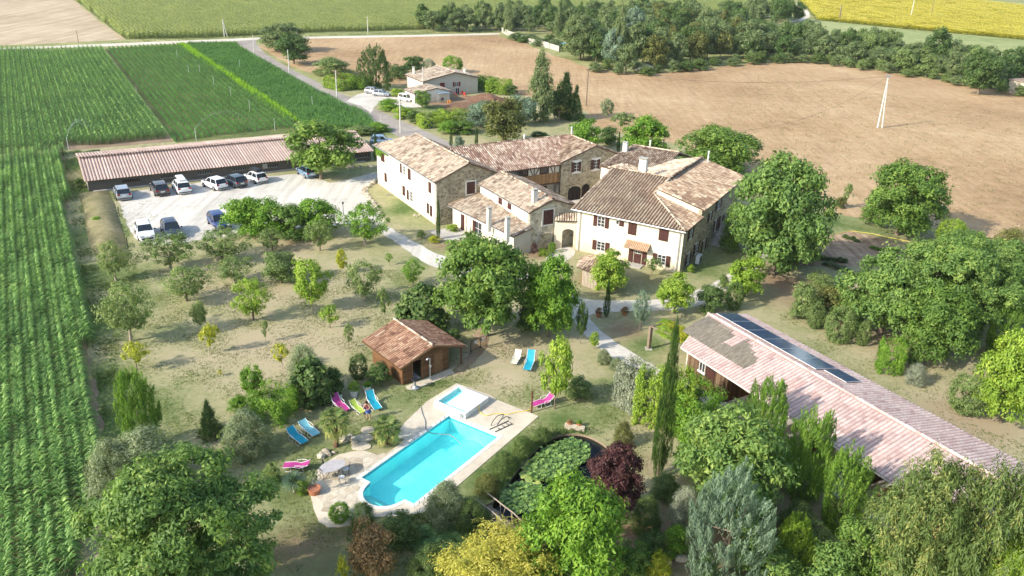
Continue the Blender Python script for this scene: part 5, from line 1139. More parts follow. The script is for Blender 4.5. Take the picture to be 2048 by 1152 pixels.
def vplanks(parent, a, b, h0, h1, n, step=0.2, mat='plank_grey', name='cladding', lo=0.0):
    a, b = np.array(a, float), np.array(b, float); L = np.linalg.norm(b-a); t_ = (b-a)/L; mb = MB(); k = int(L/step)
    for i in range(k): mb.obox(a+t_*(L*i/k)+Z*lo, t_*(L/k-0.012), n*(0.03+0.012*(i % 2)), Z*(h0+(h1-h0)*(i+.5)/k-lo), random.random())
    o = part(name, mb, mat, parent); o['kind'] = 'stuff'; return o
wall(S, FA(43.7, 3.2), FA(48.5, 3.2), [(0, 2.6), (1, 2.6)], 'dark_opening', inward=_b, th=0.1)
vplanks(S, FA(43.7, 3.18), FA(46.0, 3.18), 2.6, 2.6, -_b, lo=0.75); vplanks(S, FA(47.05, 3.18), FA(48.5, 3.18), 2.6, 2.6, -_b, lo=0.75)
box_part('plinth', S, FA(43.7, 3.19, 0), _a*4.85, -_b*0.05, Z*0.74, 'plank_brown', 0.0)
box_part('door', S, FA(46.05, 3.15, 0.1), _a*0.95, _b*0.04, Z*1.95, 'brown_shutter')
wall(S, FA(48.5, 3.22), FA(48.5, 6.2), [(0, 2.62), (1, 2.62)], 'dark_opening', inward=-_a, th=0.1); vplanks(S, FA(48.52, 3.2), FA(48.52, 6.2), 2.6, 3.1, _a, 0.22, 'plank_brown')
wall(S, FA(43.4, 3.3), FA(41.2, 7.5), [(0, 2.6), (1, 3.6)], 'grey_render', inward=_a, th=0.15); wall(S, FA(41.2, 7.6), FA(41.2, 12), [(0, 3.6), (1, 2.6)], 'grey_render', inward=_a, th=0.15)
wall(S, FA(41.3, 12.0), FA(86, 12.0), [(0, 2.62), (1, 2.62)], 'grey_render', inward=-_b, th=0.2)
window(S, onplane(1340+187/2.88, 600+388/2.88, FA(0, 3.15), _b), _a, nB, 0.7, 0.95, 'plain', 'white_frame', panes=(2, 1)); box_part('window_sill', S, onplane(1340+183/2.88, 600+420/2.88, FA(0, 3.12), _b)-_a*0.45, _a*0.9, -_b*0.12, Z*0.16, 'window_surround')
for u_ in (56.9,): box_part('post', S, FA(u_, 2.9, 0), _a*0.45, _b*0.9, Z*2.6, 'plank_brown', 0.3)
for u_, v_ in ((52.5, 2.9), (64.8, 2.9), (71, 2.9), (78, 2.9)): box_part('post', S, FA(u_, v_, 0), _a*0.18, _b*0.18, Z*2.62, 'timber', 0.7)
box_part('beam', S, FA(48.6, 2.95, 2.42), _a*37, _b*0.14, Z*0.18, 'plank_brown', 0.7)
wall(S, FA(59.0, 5.0), FA(59.0, 11.9), [(0, 2.9), (1, 2.6)], 'plank_grey', inward=-_a, th=0.1)
# timber stacks under the shed
def stack(u, v, n, m, l, z_, lab, tnt):
    t0 = thing('timber_stack', lab, 'timber stack', FA(u, v))
    for i in range(n):
        for j in range(m):
            mb = MB(); mb.obox(FA(u+j*0.32+random.uniform(0, .04), v+random.uniform(-.2, .2), 0.05+i*0.13), _a*0.26, _b*l, Z*0.09, random.random()); part('plank', mb, tnt, t0)
stack(60.2, 3.3, 6, 4, 4.0, 0, 'grey plank stack under the shed roof behind the middle thuja', 'plank_grey'); stack(62.5, 3.6, 4, 5, 4.2, 0, 'orange-brown plank stack under the shed beside the yellow post', 'timber'); stack(66.0, 3.0, 5, 5, 4.0, 0, 'fresh yellow timber stack under the shed near the corner of the view', 'timber')
dp = thing('drain_pole', 'thin rusty bar leaning from the shed eaves over the forecourt', 'pole', FA(50, 3)); mb = MB(); mb.tube([FA(48.6, 3.15, 2.3), FA(52.4, 2.75, 2.35)], 0.05, 6); part('bar', mb, 'weathered_pole', dp)
# solar panels
nFp = unit(np.cross(_a, FA(0, vR_, sR)-FA(0, vF, sE))); nFp = nFp if nFp[2] > 0 else -nFp
sf = (FA(0, vR_, sR)-FA(0, vF, sE))/(vR_-vF)
m, t, p = newmat('solar_cell'); co = coords(t, which='Object'); br = N(t, 'TexBrick'); br.offset = 0; br.inputs['Scale'].default_value = 1.0
br.inputs['Brick Width'].default_value = 0.16; br.inputs['Row Height'].default_value = 0.16; br.inputs['Mortar Size'].default_value = 0.006
br.inputs['Color1'].default_value = (0.03, 0.05, 0.12, 1); br.inputs['Color2'].default_value = (0.034, 0.058, 0.14, 1); br.inputs['Mortar'].default_value = (0.05, 0.06, 0.09, 1)
t.links.new(co, br.inputs[0]); t.links.new(br.outputs[0], p.inputs['Base Color']); p.inputs['Roughness'].default_value = 0.15; p.inputs['Specular IOR Level'].default_value = 0.6
def panel(u0, u1, v0, v1, lab):
    q = FA(u0, vF, sE)+sf*(v0-vF)+nFp*0.17; w_ = _a*(u1-u0); h_ = sf*(v1-v0)
    o = thing('solar_panel', lab, 'solar panel', q, 0, 'solar panels on the shed roof'); mb = MB(); mb.obox(q, w_, h_, nFp*0.04)
    fr = part('frame', mb, 'white_metal', o); 
    for i in range(2):
        mb = MB(); mb.obox(q+w_*(0.012+i*0.492)+h_*0.012+nFp*0.042, w_*0.484, h_*0.976, nFp*0.006); part('cells', mb, 'solar_cell', o)
ords = ['solar panel at the top left end of the row on the shed roof', 'second solar panel from the top of the shed row', 'third solar panel from the top of the shed row', 'fourth solar panel from the top of the shed row', 'fifth solar panel from the top of the shed row', 'sixth solar panel, last of the full-height ones on the shed']
for i in range(6): panel(41.3+i*1.88, 41.3+i*1.88+1.85, 8.2, 10.7, ords[i])
panel(52.75, 54.9, 8.95, 10.7, 'short separate solar panel at the lower end of the row')

# ---------------------------------------------------------------- neighbour's house
Nh = thing('neighbour_house', 'neighbouring beige house with pale tiled roof and red shutters beyond the lane', 'house', FA(-81, 39))
nu0, nu1, v0_, v1_, vm_ = -86.0, -77.0, 32.6, 46.0, 40.2
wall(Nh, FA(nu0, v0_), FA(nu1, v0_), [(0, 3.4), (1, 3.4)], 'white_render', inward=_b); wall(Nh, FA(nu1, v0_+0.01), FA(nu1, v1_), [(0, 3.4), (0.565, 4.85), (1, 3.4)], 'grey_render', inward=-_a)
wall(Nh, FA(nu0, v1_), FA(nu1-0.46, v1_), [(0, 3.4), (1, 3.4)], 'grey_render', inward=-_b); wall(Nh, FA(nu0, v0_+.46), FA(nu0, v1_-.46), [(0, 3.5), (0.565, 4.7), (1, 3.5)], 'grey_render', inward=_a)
roof(Nh, [FA(nu0-0.4, v0_-0.5, 3.42), FA(nu1+0.5, v0_-0.5, 3.42), FA(nu1+0.5, vm_, 5.0), FA(nu0-0.4, vm_, 5.0)], 'tile_pale', cw=0.4); roof(Nh, [FA(nu1+0.5, v1_+0.5, 3.5), FA(nu0-0.4, v1_+0.5, 3.5), FA(nu0-0.4, vm_, 5.0), FA(nu1+0.5, vm_, 5.0)], 'tile_pale', cw=0.4)
ridge(Nh, FA(nu0-0.4, vm_, 5.08), FA(nu1+0.5, vm_, 5.08), 'tile_pale')
chimney(Nh, FA(nu0+1.8, v0_+0.9, 3.9), 0.5, 0.5, 1.3); chimney(Nh, FA(nu1-0.8, v1_-3.0, 4.3), 0.5, 0.5, 1.2)
def z4(x, y): return 790+x/9.31, 120+y/9.31
def onNh(x, y): return onplane(*z4(x, y), FA(nu1+0.02, 0), _a)
window(Nh, onNh(880, 468), _b, nA, 1.15, 1.0, 'closed', 'red_shutter'); window(Nh, onNh(1145, 450), _b, nA, 0.9, 0.95, 'open', 'red_shutter')
for x in (968, 1028): window(Nh, onNh(x, 262), _b, nA, 0.35, 0.25, 'plain', 'window_surround', panes=(1, 1))
window(Nh, onNh(1160, 590), _b, nA, 1.0, 1.7, 'plain', 'white_frame', panes=(2, 1))
An = thing('neighbour_garage', 'low pale garage with shallow tiled roof in front of the neighbouring house', 'garage', FA(-74, 32))
wall(An, FA(-76.4, 28.1), FA(-71.3, 28.1), [(0, 2.1), (1, 2.1)], 'white_render', inward=_b, th=0.3); wall(An, FA(-71.3, 28.11), FA(-71.3, 36.2), [(0, 2.1), (0.6, 2.85), (1, 2.1)], 'white_render', inward=-_a, th=0.3); wall(An, FA(-76.4, 36.2), FA(-71.6, 36.2), [(0, 2.1), (1, 2.1)], 'white_render', inward=-_b, th=0.3)
roof(An, [FA(-76.6, 27.7, 2.1), FA(-71.0, 27.7, 2.1), FA(-71.0, 33.0, 2.95), FA(-76.6, 33.0, 2.95)], 'tile_pale', cw=0.4); roof(An, [FA(-71.0, 36.6, 2.1), FA(-76.6, 36.6, 2.1), FA(-76.6, 33.0, 2.95), FA(-71.0, 33.0, 2.95)], 'tile_pale', cw=0.4)
wbx = thing('field_hut', 'small pale stone hut with dark doorway at the right edge beyond the ploughed field', 'hut', G(2045, 188))
q = np.array(wbx.location); mb = MB(); mb.box(q, (5, 5, 3.2), 0.4); part('wall', mb, 'pale_stone', wbx); mb = MB(); mb.box(q+Z*3.2, (5.5, 5.5, 0.2), 0.4); part('roof', mb, 'tile_pale', wbx)
mb = MB(); t1 = V3(math.cos(.4), math.sin(.4), 0); n1 = V3(math.sin(.4), -math.cos(.4), 0); mb.obox(q-t1*0.9+n1*2.5, t1*1.6, n1*0.04, Z*2.3); part('doorway', mb, 'dark_opening', wbx)
# ---------------------------------------------------------------- round kiosk by the path
kc_ = G(1199, 566); ks = thing('garden_kiosk', 'small many-sided wooden kiosk with a tiled roof near the front door', 'kiosk', kc_)
kr = 2.1; KP = [kc_+V3(kr*math.cos(q), kr*math.sin(q), 0) for q in [i*math.pi/3+0.3 for i in range(6)]]
for i in range(6):
    a, b = KP[i], KP[(i+1) % 6]; n_ = unit((a+b)/2-kc_); vplanks(ks, a, b, 1.9, 1.9, n_, 0.2, 'bark_pale', 'panel')
    box_part('post', ks, a-V3(.06, .06, 0), V3(.12, 0, 0), V3(0, .12, 0), Z*2.15, 'timber', 0.3)
    e0 = kc_+(a-kc_)*1.32; e1 = kc_+(b-kc_)*1.32
    roof(ks, [e0+Z*2.1, e1+Z*2.1, kc_+Z*3.25], 'tile_old', cw=0.28, tl=0.4, thick=0.08); ridge(ks, e0+Z*2.15, kc_+Z*3.3, 'tile_pale', 0.1)
# ---------------------------------------------------------------- swimming pool and terrace
m, t, p = newmat('pool_liner'); co = coords(t)
sx = t.nodes.new('ShaderNodeMapping'); t.links.new(co, sx.inputs[0]); f = noise(t, 0.35, 3, 0.6, co); f2 = noise(t, 7, 2, 0.5, co, dist=1.5)
c_ = mixc(t, 1.0, ramp(t, f, ((0.4, (0.50, 0.86, 0.88)), (0.62, (0.72, 0.94, 0.94)))), ramp(t, f2, ((0.4, (0.96, 0.98, 1)), (0.6, (1.05, 1.03, 1.0)))), 'MULTIPLY')
t.links.new(c_, p.inputs['Base Color']); p.inputs['Roughness'].default_value = 0.6
def ccw(L):
    a = sum(L[i][0]*L[(i+1) % len(L)][1]-L[(i+1) % len(L)][0]*L[i][1] for i in range(len(L))); return L if a > 0 else L[::-1]
def water(name, tint, rough=0.02, wav=6.0, ws=0.15, opaque=None):
    m, t, p = newmat(name); co = coords(t); gl = t.nodes.new('ShaderNodeBsdfGlossy'); gl.inputs['Roughness'].default_value = rough
    tr = t.nodes.new('ShaderNodeBsdfTransparent'); tr.inputs[0].default_value = (*tint, 1); fr = t.nodes.new('ShaderNodeFresnel'); fr.inputs['IOR'].default_value = 1.33
    b = t.nodes.new('ShaderNodeBump'); b.inputs['Strength'].default_value = ws; b.inputs['Distance'].default_value = 0.05
    t.links.new(noise(t, wav, 3, 0.5, co), b.inputs['Height']); t.links.new(b.outputs[0], gl.inputs['Normal']); t.links.new(b.outputs[0], fr.inputs['Normal'])
    mx = t.nodes.new('ShaderNodeMixShader'); gm = t.nodes.new('ShaderNodeNewGeometry'); iv = N(t, 'Math', operation='SUBTRACT'); iv.inputs[0].default_value = 1; t.links.new(gm.outputs['Backfacing'], iv.inputs[1]); ml = N(t, 'Math', operation='MULTIPLY'); t.links.new(fr.outputs[0], ml.inputs[0]); t.links.new(iv.outputs[0], ml.inputs[1])
    t.links.new(ml.outputs[0], mx.inputs[0]); t.links.new(tr.outputs[0], mx.inputs[1]); t.links.new(gl.outputs[0], mx.inputs[2])
    t.links.new(mx.outputs[0], t.nodes['Material Output'].inputs[0]); return m
water('pool_water', (0.44, 1.0, 0.96), 0.02, 2.6, 0.5); water('pond_water', (0.25, 0.3, 0.28), 0.05, 3.0, 0.1); water('paddling_water', (0.62, 1.0, 1.0))
m, t, p = newmat('pond_bed'); p.inputs['Base Color'].default_value = (0.012, 0.014, 0.016, 1)
plain('pool_white', (0.76, 0.76, 0.73), 0.7)
plain('tarp_blue_tile', (0.16, 0.42, 0.55), 0.3, nscale=20)
pool = thing('swimming_pool', 'long turquoise swimming pool with rounded steps at its near end', 'swimming pool', FP(4.8, 2.4))
mb = MB(); n = len(POOLW)
for i in range(n):
    a, b = POOLW[i], POOLW[(i+1) % n]; mb.add([a-Z*0.02, b-Z*0.02, b-Z*1.35, a-Z*1.35], [(0, 1, 2, 3)], 0.5)
part('side_wall', mb, 'pool_liner', pool); mb = MB()
inr = lambda k: [np.array([*(POOLW[k][:2]*0.995+np.mean(POOLW, 0)[:2]*0.005), 0])]
for i in range(n): a, b = inr(i)[0], inr((i+1) % n)[0]; mb.add([a-Z*0.06, b-Z*0.06, b-Z*0.24, a-Z*0.24], [(0, 1, 2, 3)], 0.5)
part('tile_band', mb, 'tarp_blue_tile', pool); mb = MB(); mb.poly([q-Z*1.3 for q in POOLW], 0.5); part('floor', mb, 'pool_liner', pool)
for k in range(3):
    u1 = -0.15-0.42*k; pts = [FP(u1, 2.4+s*1.46*math.sqrt(max(0.02, 1-(max(0, -u1-0.0)/1.75)**2))) for s in (-1, 1)]
    arc = [FP(-0.15-1.53*math.sin(q), 2.4+1.48*math.cos(q)) for q in np.linspace(0.02, math.pi-0.02, 20)]; arc = [q for q in arc if np.dot(q-POOL_O, _p) < u1]
    arc = [pts[1]]+arc+[pts[0]]; mb = MB(); mb.prism([q-Z*(1.28-0) for q in arc], Z*(0.35+0.3*k), 0.5); part('step', mb, 'pool_white', pool)
mb = MB(); mb.poly(ccw([q-Z*0.13 for q in POOLW])); part('water', mb, 'pool_water', pool)
def offset_loop(P, d):
    out = []; n = len(P)
    for i in range(n):
        a, b, c = P[i-1][:2], P[i][:2], P[(i+1) % n][:2]; e1 = unit(b-a); e2 = unit(c-b); n1 = np.array([e1[1], -e1[0]]); n2 = np.array([e2[1], -e2[0]]); nn = unit(n1+n2); k = 1/max(0.4, np.dot(nn, n1))
        q = b+nn*d*k; out.append(np.array([q[0], q[1], 0]))
    return out
ar = sum(POOLW[i][0]*POOLW[(i+1) % n][1]-POOLW[(i+1) % n][0]*POOLW[i][1] for i in range(n)); sg = 1 if ar > 0 else -1
cop = offset_loop(POOLW, 0.26*sg); edge = offset_loop(POOLW, -0.03*sg)
# deck: outline from the survey, pool loop left out
z5_ = lambda L: [G(540+x/2.56, 620+y/2.56) for x, y in L]
DECK = z5_([(955, 376), (880, 422), (800, 472), (752, 518), (690, 578), (655, 628), (655, 655), (690, 662), (672, 682), (630, 712), (596, 738), (578, 735), (548, 745), (520, 732), (480, 722), (420, 726), (350, 742), (292, 778), (240, 822), (214, 872), (208, 950), (224, 1020), (252, 1088), (300, 1114), (362, 1112), (428, 1102), (450, 1075), (520, 1062), (640, 1056), (720, 1050), (800, 1036), (860, 985), (960, 902), (1375, 545), (1160, 460), (1128, 438)])
dk = sheet_hole('pool_terrace', DECK, cop, 0.035, 'deck_stone', label='beige stone terrace round the pool', th=0.06)
# individual coping stones round the pool
mb0 = None
for i in range(n):
    a, b, c, d = edge[i], edge[(i+1) % n], cop[(i+1) % n], cop[i]; L_ = np.linalg.norm(b-a); k = max(1, int(round(L_/0.5)))
    for j in range(k):
        s0, s1 = j/k+0.004, (j+1)/k-0.004; mb = MB(); P4 = [a+(b-a)*s0, a+(b-a)*s1, d+(c-d)*s1, d+(c-d)*s0]; mb.prism([q+Z*0.0 for q in P4], Z*0.052, random.random()); part('coping_stone', mb, 'window_surround', pool)
# crazy paving of the rounded terrace
PATIO = z5_([(575, 742), (548, 750), (480, 730), (420, 734), (350, 750), (292, 786), (245, 826), (222, 872), (216, 950), (232, 1020), (258, 1080), (302, 1106), (362, 1104), (420, 1094), (455, 1050), (480, 1000), (470, 940), (500, 895), (462, 860), (560, 770)])
def voro_cells(P, n, seed, gap=0.03, z=0.037, h=0.012, parent=None, mat='deck_stone', name='paving_stone', avoid=None):
    r = random.Random(seed); xs = [q[0] for q in P]; ys = [q[1] for q in P]; pts = []
    while len(pts) < n:
        x, y = r.uniform(min(xs), max(xs)), r.uniform(min(ys), max(ys))
        if in2(x, y, [(q[0], q[1]) for q in P]) and all((x-a)**2+(y-b)**2 > 0.16 for a, b in pts): pts.append((x, y))
        elif r.random() < 0.0005: break
    for i, (x, y) in enumerate(pts):
        cell = [np.array([x-1.2, y-1.2]), np.array([x+1.2, y-1.2]), np.array([x+1.2, y+1.2]), np.array([x-1.2, y+1.2])]
        for j, (a, b) in enumerate(pts):
            if i == j or (a-x)**2+(b-y)**2 > 6: continue
            m_ = np.array([(x+a)/2, (y+b)/2]); d_ = unit(np.array([a-x, b-y])); out = []
            for k in range(len(cell)):
                p1, p2 = cell[k], cell[(k+1) % len(cell)]; s1, s2 = np.dot(p1-m_, d_)+gap, np.dot(p2-m_, d_)+gap
                if s1 <= 0: out.append(p1)
                if (s1 < 0) != (s2 < 0) and s1 != s2: out.append(p1+(p2-p1)*(s1/(s1-s2)))
            cell = out
            if len(cell) < 3: break
        if len(cell) < 3: continue
        PP = [(q[0], q[1]) for q in P]
        if sum(in2(q[0], q[1], PP) for q in cell) < len(cell): continue
        if avoid is not None and any(in2(q[0], q[1], [(w_[0], w_[1]) for w_ in avoid]) for q in cell): continue
        mb = MB(); mb.prism([(q[0], q[1], z) for q in cell], Z*(h+r.uniform(0, .006)), r.random()); part(name, mb, mat, parent)
tinted('paving', ((0.0, (0.42, 0.36, 0.27)), (0.5, (0.56, 0.49, 0.38)), (1.0, (0.66, 0.60, 0.49))))
voro_cells(PATIO, 110, 3, parent=dk, mat='paving', avoid=cop)
D2 = z5_([(1135, 462), (1350, 540), (960, 885), (900, 925), (1165, 650), (1010, 580), (1000, 560)])
# stepping stones
for (x, y, a_, b_, lab) in ((500, 617, .85, .45, 'uppermost of the three round stepping stones, half hidden by the palm'), (483, 656, 1.15, .5, 'middle and largest of the three stepping stones between the two palms'), (466, 700, 1.15, .5, 'lowest stepping stone next to the rounded terrace')):
    c = G(540+x/2.56, 620+y/2.56); mb = MB(); pts = [c+V3((a_*math.cos(q)*0.62)*(1+random.uniform(-.05, .05)), b_*math.sin(q)*1.05*(1+random.uniform(-.05, .05)), 0.01) for q in np.linspace(0, 2*math.pi, 18)[:-1]]; mb.prism(pts, Z*0.05, random.random()*0.5+.4)
    tag(part('stepping_stone', mb, 'paving', None, at=c), lab, 'stepping stone', 'stepping stones by the palms')
# raised paddling pool
PK = [FP(13.15, -1.75), FP(13.15, 1.35), FP(10.05, 1.35), FP(10.05, -1.75)]; pp = thing('paddling_pool', 'raised square white paddling pool at the far end of the swimming pool', 'paddling pool', FP(11.6, -0.2))
ph = 0.5
def FPb(u, v, z=0.0): return FP(u, v, z)
for (u0, u1, v0, v1) in ((10.05, 10.25, -1.75, 1.35), (12.95, 13.15, -1.75, 1.35), (10.25, 12.95, -1.75, -1.5), (10.25, 12.95, 1.15, 1.35)):
    mb = MB(); mb.obox(FP(u0, v0, 0.02), _p*(u1-u0), _pb*(v1-v0), Z*ph); part('rim_wall', mb, 'pool_white', pp)
mb = MB(); mb.obox(FP(10.25, -1.5, 0.02), _p*2.7, _pb*2.65, Z*0.12); part('floor', mb, 'pool_liner', pp)
mb = MB(); mb.obox(FP(10.5, -0.8, 0.141), _p*2.45, _pb*1.95, Z*0.335); part('bench', mb, 'pool_white', pp)
mb = MB(); mb.poly(ccw([FP(10.25, -1.5, 0.445), FP(12.95, -1.5, 0.445), FP(12.95, 1.15, 0.445), FP(10.25, 1.15, 0.445)])); part('water', mb, 'paddling_water', pp)
mb = MB(); mb.obox(FP(10.0, 0.85, 0.12), -_p*0.05, _pb*0.3, Z*0.3); part('filter_grille', mb, 'zinc', pp)
def hose(name, pts, r, mat, lab, cat):
    mb = MB(); P = [G(840+x/7.2, 760+y/7.2, z) for x, y, z in pts]; Q = []
    for i in range(len(P)-1):
        p0, p1, p2, p3 = P[max(i-1, 0)], P[i], P[i+1], P[min(i+2, len(P)-1)]
        for s in (0, .25, .5, .75): Q.append(0.5*((2*p1)+(-p0+p2)*s+(2*p0-5*p1+4*p2-p3)*s*s+(-p0+3*p1-3*p2+p3)*s**3))
    Q.append(P[-1]); mb.tube(Q, r, 6); tag(part(name, mb, mat, None, at=P[0]), lab, cat)
plain('yellow_hose', (0.75, 0.58, 0.10), 0.5); plain('grey_hose', (0.25, 0.25, 0.26), 0.5)
hose('garden_hose', [(835, 330, .5), (845, 380, .4), (860, 450, .1), (900, 490, .06), (960, 515, .06), (1050, 490, .06), (1150, 480, .06), (1250, 495, .06), (1350, 470, .06), (1450, 455, .06), (1540, 440, .06), (1600, 425, .06)], 0.035, 'yellow_hose', 'yellow hose running over the terrace from the paddling pool to the brown post', 'hose')
hose('pool_hose', [(10, 390, .06), (40, 500, .06), (75, 590, .06), (80, 700, .06), (150, 760, -.1), (300, 780, -.1), (450, 800, -.1), (600, 930, -.1)], 0.03, 'grey_hose', 'thin grey cleaning hose trailing over the terrace edge into the pool', 'hose')
# metal pool ladder lying on the terrace
ld = thing('pool_ladder', 'metal pool ladder lying flat on the beige terrace', 'ladder', G(840+1180/7.2, 760+620/7.2))
def zd(x, y, z=.08): return G(840+x/7.2, 760+y/7.2, z)
for pts in (((1020, 660), (1050, 590), (1110, 520), (1190, 490), (1205, 500)), ((1110, 650), (1170, 570), (1240, 525), (1270, 530), (1275, 550))):
    mb = MB(); mb.tube([zd(*q, .08+.25*(i in (1, 2))) for i, q in enumerate(pts)], 0.03, 6); part('handrail', mb, 'dark_metal', ld)
for x, y in ((1120, 690), (1180, 655), (1240, 625), (1290, 612)):
    mb = MB(); mb.tube([zd(x, y), zd(x+45, y+25)], 0.03, 5); part('rung', mb, 'dark_metal', ld)
mb = MB(); mb.tube([zd(1080, 745), zd(1330, 630)], 0.028, 5); mb.tube([zd(1000, 710), zd(1275, 590)], 0.028, 5); part('side_rail', mb, 'dark_metal', ld)
tag(part('post', (lambda m_: (m_.tube([G(1063, 825), G(1063, 825)+Z*1.95], 0.07, 8), m_)[1])(MB()), plain('rust_brown', (0.13, 0.05, 0.03), 0.7), None, at=G(1063, 825)), 'thick rust-brown post at the corner of the pool terrace', 'post').name = 'wooden_post'
# ---------------------------------------------------------------- pond
mb = MB(); n = len(POND)
for i in range(n): a, b = POND[i], POND[(i+1) % n]; mb.add([a, b, b-Z*0.9, a-Z*0.9], [(0, 1, 2, 3)], 0.3)
o = part('pond_bank', mb, 'soil'); o['kind'] = 'structure'; o['label'] = 'earth bank of the lily pond'
mb = MB(); mb.poly([q-Z*0.85 for q in POND]); o = part('pond_bed', mb, 'pond_bed'); o['kind'] = 'structure'; o['label'] = 'dark bed of the pond'
mb = MB(); mb.poly(ccw([q-Z*0.16 for q in POND])); o = part('pond_water', mb, 'pond_water'); o['kind'] = 'structure'; o['label'] = 'dark still water of the lily pond'
def pads(name, px, n_, lab, r0=0.14, r1=0.24, lift=0.18, lo=0.0, seed=1, mat='lily_pad'):
    P = smooth_poly([G(*q) for q in px], 1); r = np.random.default_rng(seed); xs = [q[0] for q in P]; ys = [q[1] for q in P]; P2 = [(q[0], q[1]) for q in P]; V = []; F = []; T = []
    k = 0
    while k < n_:
        x, y = r.uniform(min(xs), max(xs)), r.uniform(min(ys), max(ys))
        if not in2(x, y, P2) or not in2(x, y, [(q[0], q[1]) for q in POND]): continue
        rad = r.uniform(r0, r1); tx, ty = r.normal(0, lift, 2); z = -0.13+abs(r.normal(0, lift*0.5)); a0 = r.uniform(0, 6.28); b0 = len(V); V.append((x, y, z-0.03*(lift > 0.05)))
        for q in range(7): a = a0+0.3+q*(5.7/6); V.append((x+rad*math.cos(a), y+rad*math.sin(a), max(-0.145, z+rad*(math.cos(a)*tx+math.sin(a)*ty))))
        for q in range(6): F.append((b0, b0+1+q, b0+2+q)); T.append(0)
        tt = np.clip(lo+r.uniform(0, .7), 0, 1); T[-6:] = [tt]*6; k += 1
    me = npmesh(name, np.array(V), np.array(F), np.array(T)); me.materials.append(MATS[mat]); o = bpy.data.objects.new(name, me); COL.objects.link(o); tag(o, lab, 'water lilies', kind='stuff'); return o
pads('lily_pads', [(1052, 935), (1075, 905), (1110, 885), (1150, 876), (1182, 890), (1178, 915), (1140, 945), (1095, 960), (1060, 955)], 2100, 'crowded green water lily pads standing up over the pond', r0=.10, r1=.17, lift=.25, seed=2)
pads('lily_pads', [(1040, 940), (1060, 912), (1072, 920), (1060, 945), (1085, 962), (1070, 968), (1045, 955)], 90, 'yellowing floating lily pads along the dark open water', r0=.12, r1=.2, lift=0.02, lo=0.45, seed=3)
pads('lily_pads', [(1005, 985), (1030, 962), (1065, 968), (1095, 975), (1080, 1010), (1050, 1030), (1020, 1015), (1000, 1000)], 700, 'blue-green lily pads in the shade beside the footbridge', r0=.10, r1=.17, lift=0.2, seed=4)
pads('lily_pads', [(815, 1075), (850, 1050), (905, 1040), (960, 1060), (985, 1085), (960, 1100), (880, 1115), (820, 1105)], 700, 'dark green broad pond leaves at the near end of the pond', r0=.2, r1=.32, lift=0.2, seed=5)
# twig footbridge
zb_ = lambda x, y, z=0: G(930+x/10.473, 980+y/10.473, z)
fb = thing('twig_footbridge', 'rustic footbridge of grey branches crossing the end of the pond', 'footbridge', zb_(760, 600))
bA, bB = zb_(420, 380, .1), zb_(1130, 1010, .1); bd = unit(bB-bA); bs = V3(bd[1], -bd[0], 0); LB = np.linalg.norm(bB-bA)
for i in range(int(LB/0.11)):
    q = bA+bd*i*0.11; mb = MB(); w0 = random.uniform(.42, .55); mb.tube([q-bs*w0+Z*random.uniform(-.02, .02), q+bs*random.uniform(.42, .55)+Z*random.uniform(-.02, .02)], random.uniform(.025, .04), 5, random.random()); part('deck_branch', mb, 'bark_pale', fb)
for s_ in (-.38, .38): mb = MB(); mb.tube([bA+bs*s_-Z*0.06, (bA+bB)/2+bs*s_-Z*0.02, bB+bs*s_-Z*0.06], 0.06, 6); part('beam', mb, 'bark', fb)
for s_, dz in ((0.5, 0), (-0.5, 0)):
    mb = MB(); ptsb = [bA+bd*(LB*f)+bs*(s_+random.uniform(-.04, .04))+Z*(0.75+0.12*math.sin(f*3)) for f in (-.12, .15, .4, .65, .98)]; mb.tube(ptsb, [.035, .045, .05, .045, .04], 6); part('handrail', mb, 'bark_pale', fb)
    for k, f in enumerate((0.05, .3, .36, .58, .63, .93, .98)):
        q = bA+bd*LB*f+bs*s_; mb = MB(); mb.tube([q+bs*random.uniform(-.1, .25)*np.sign(s_)-Z*0.15, q+bd*random.uniform(-.2, .2)+Z*0.78], 0.026, 5); part('baluster', mb, 'bark_pale', fb)
# ---------------------------------------------------------------- rocks
def rocks(name, lab, spots, at, cat='rocks', mat='rock'):
    t0 = thing(name, lab, cat, at)
    for i, (dx, dy, r_) in enumerate(spots):
        mb = MB(); mb.ico(np.array(at)+V3(dx, dy, r_*0.35), r_, random.randrange(999), (1, .8, .7), .2, random.random()); part('rock', mb, mat, t0)
    return t0
rocks('rock_pile', 'small pile of pale rocks left of the rounded terrace', [(0, 0, .34), (.45, .3, .26), (.2, .65, .3), (.8, .55, .18), (-.1, .5, .15)], G(642, 915))
rocks('rock_pile', 'white rock and grey rocks beside the stepping stones', [(0, 0, .42), (.75, .05, .3), (.85, -.4, .28), (.35, .5, .2)], G(688, 880))
rocks('rock_pile', 'heap of loose stones by the far end of the barn', [(random.uniform(-3, 3), random.uniform(-.8, .8), random.uniform(.12, .3)) for _ in range(40)], G(733, 335))
rocks('rock_pile', 'pale boulders among the shrubs below the blue pine', [(0, 0, .35), (.6, .2, .25), (-.5, .4, .3), (-.8, -.3, .2), (.2, .8, .22)], G(1362, 1120))
wl = [(733, 376), (738, 371), (746, 367), (753, 362), (760, 357), (729, 382), (733, 390), (740, 398), (746, 406), (752, 414), (757, 422), (762, 430), (768, 440), (773, 448)]
t0 = thing('border_stones', 'line of pale rough stones edging the driveway below the white wing', 'stone edging', G(745, 400))
for i in range(len(wl)-1):
    a, b = G(*wl[i]), G(*wl[i+1])
    if np.linalg.norm(b-a) > 3: continue
    for k in range(3):
        q = a+(b-a)*(k/3); mb = MB(); mb.ico(q+V3(random.gauss(0, .1), random.gauss(0, .1), .12), random.uniform(.22, .38), random.randrange(999), (1.1, .8, .75), .25, random.random()); part('stone', mb, 'rock', t0)
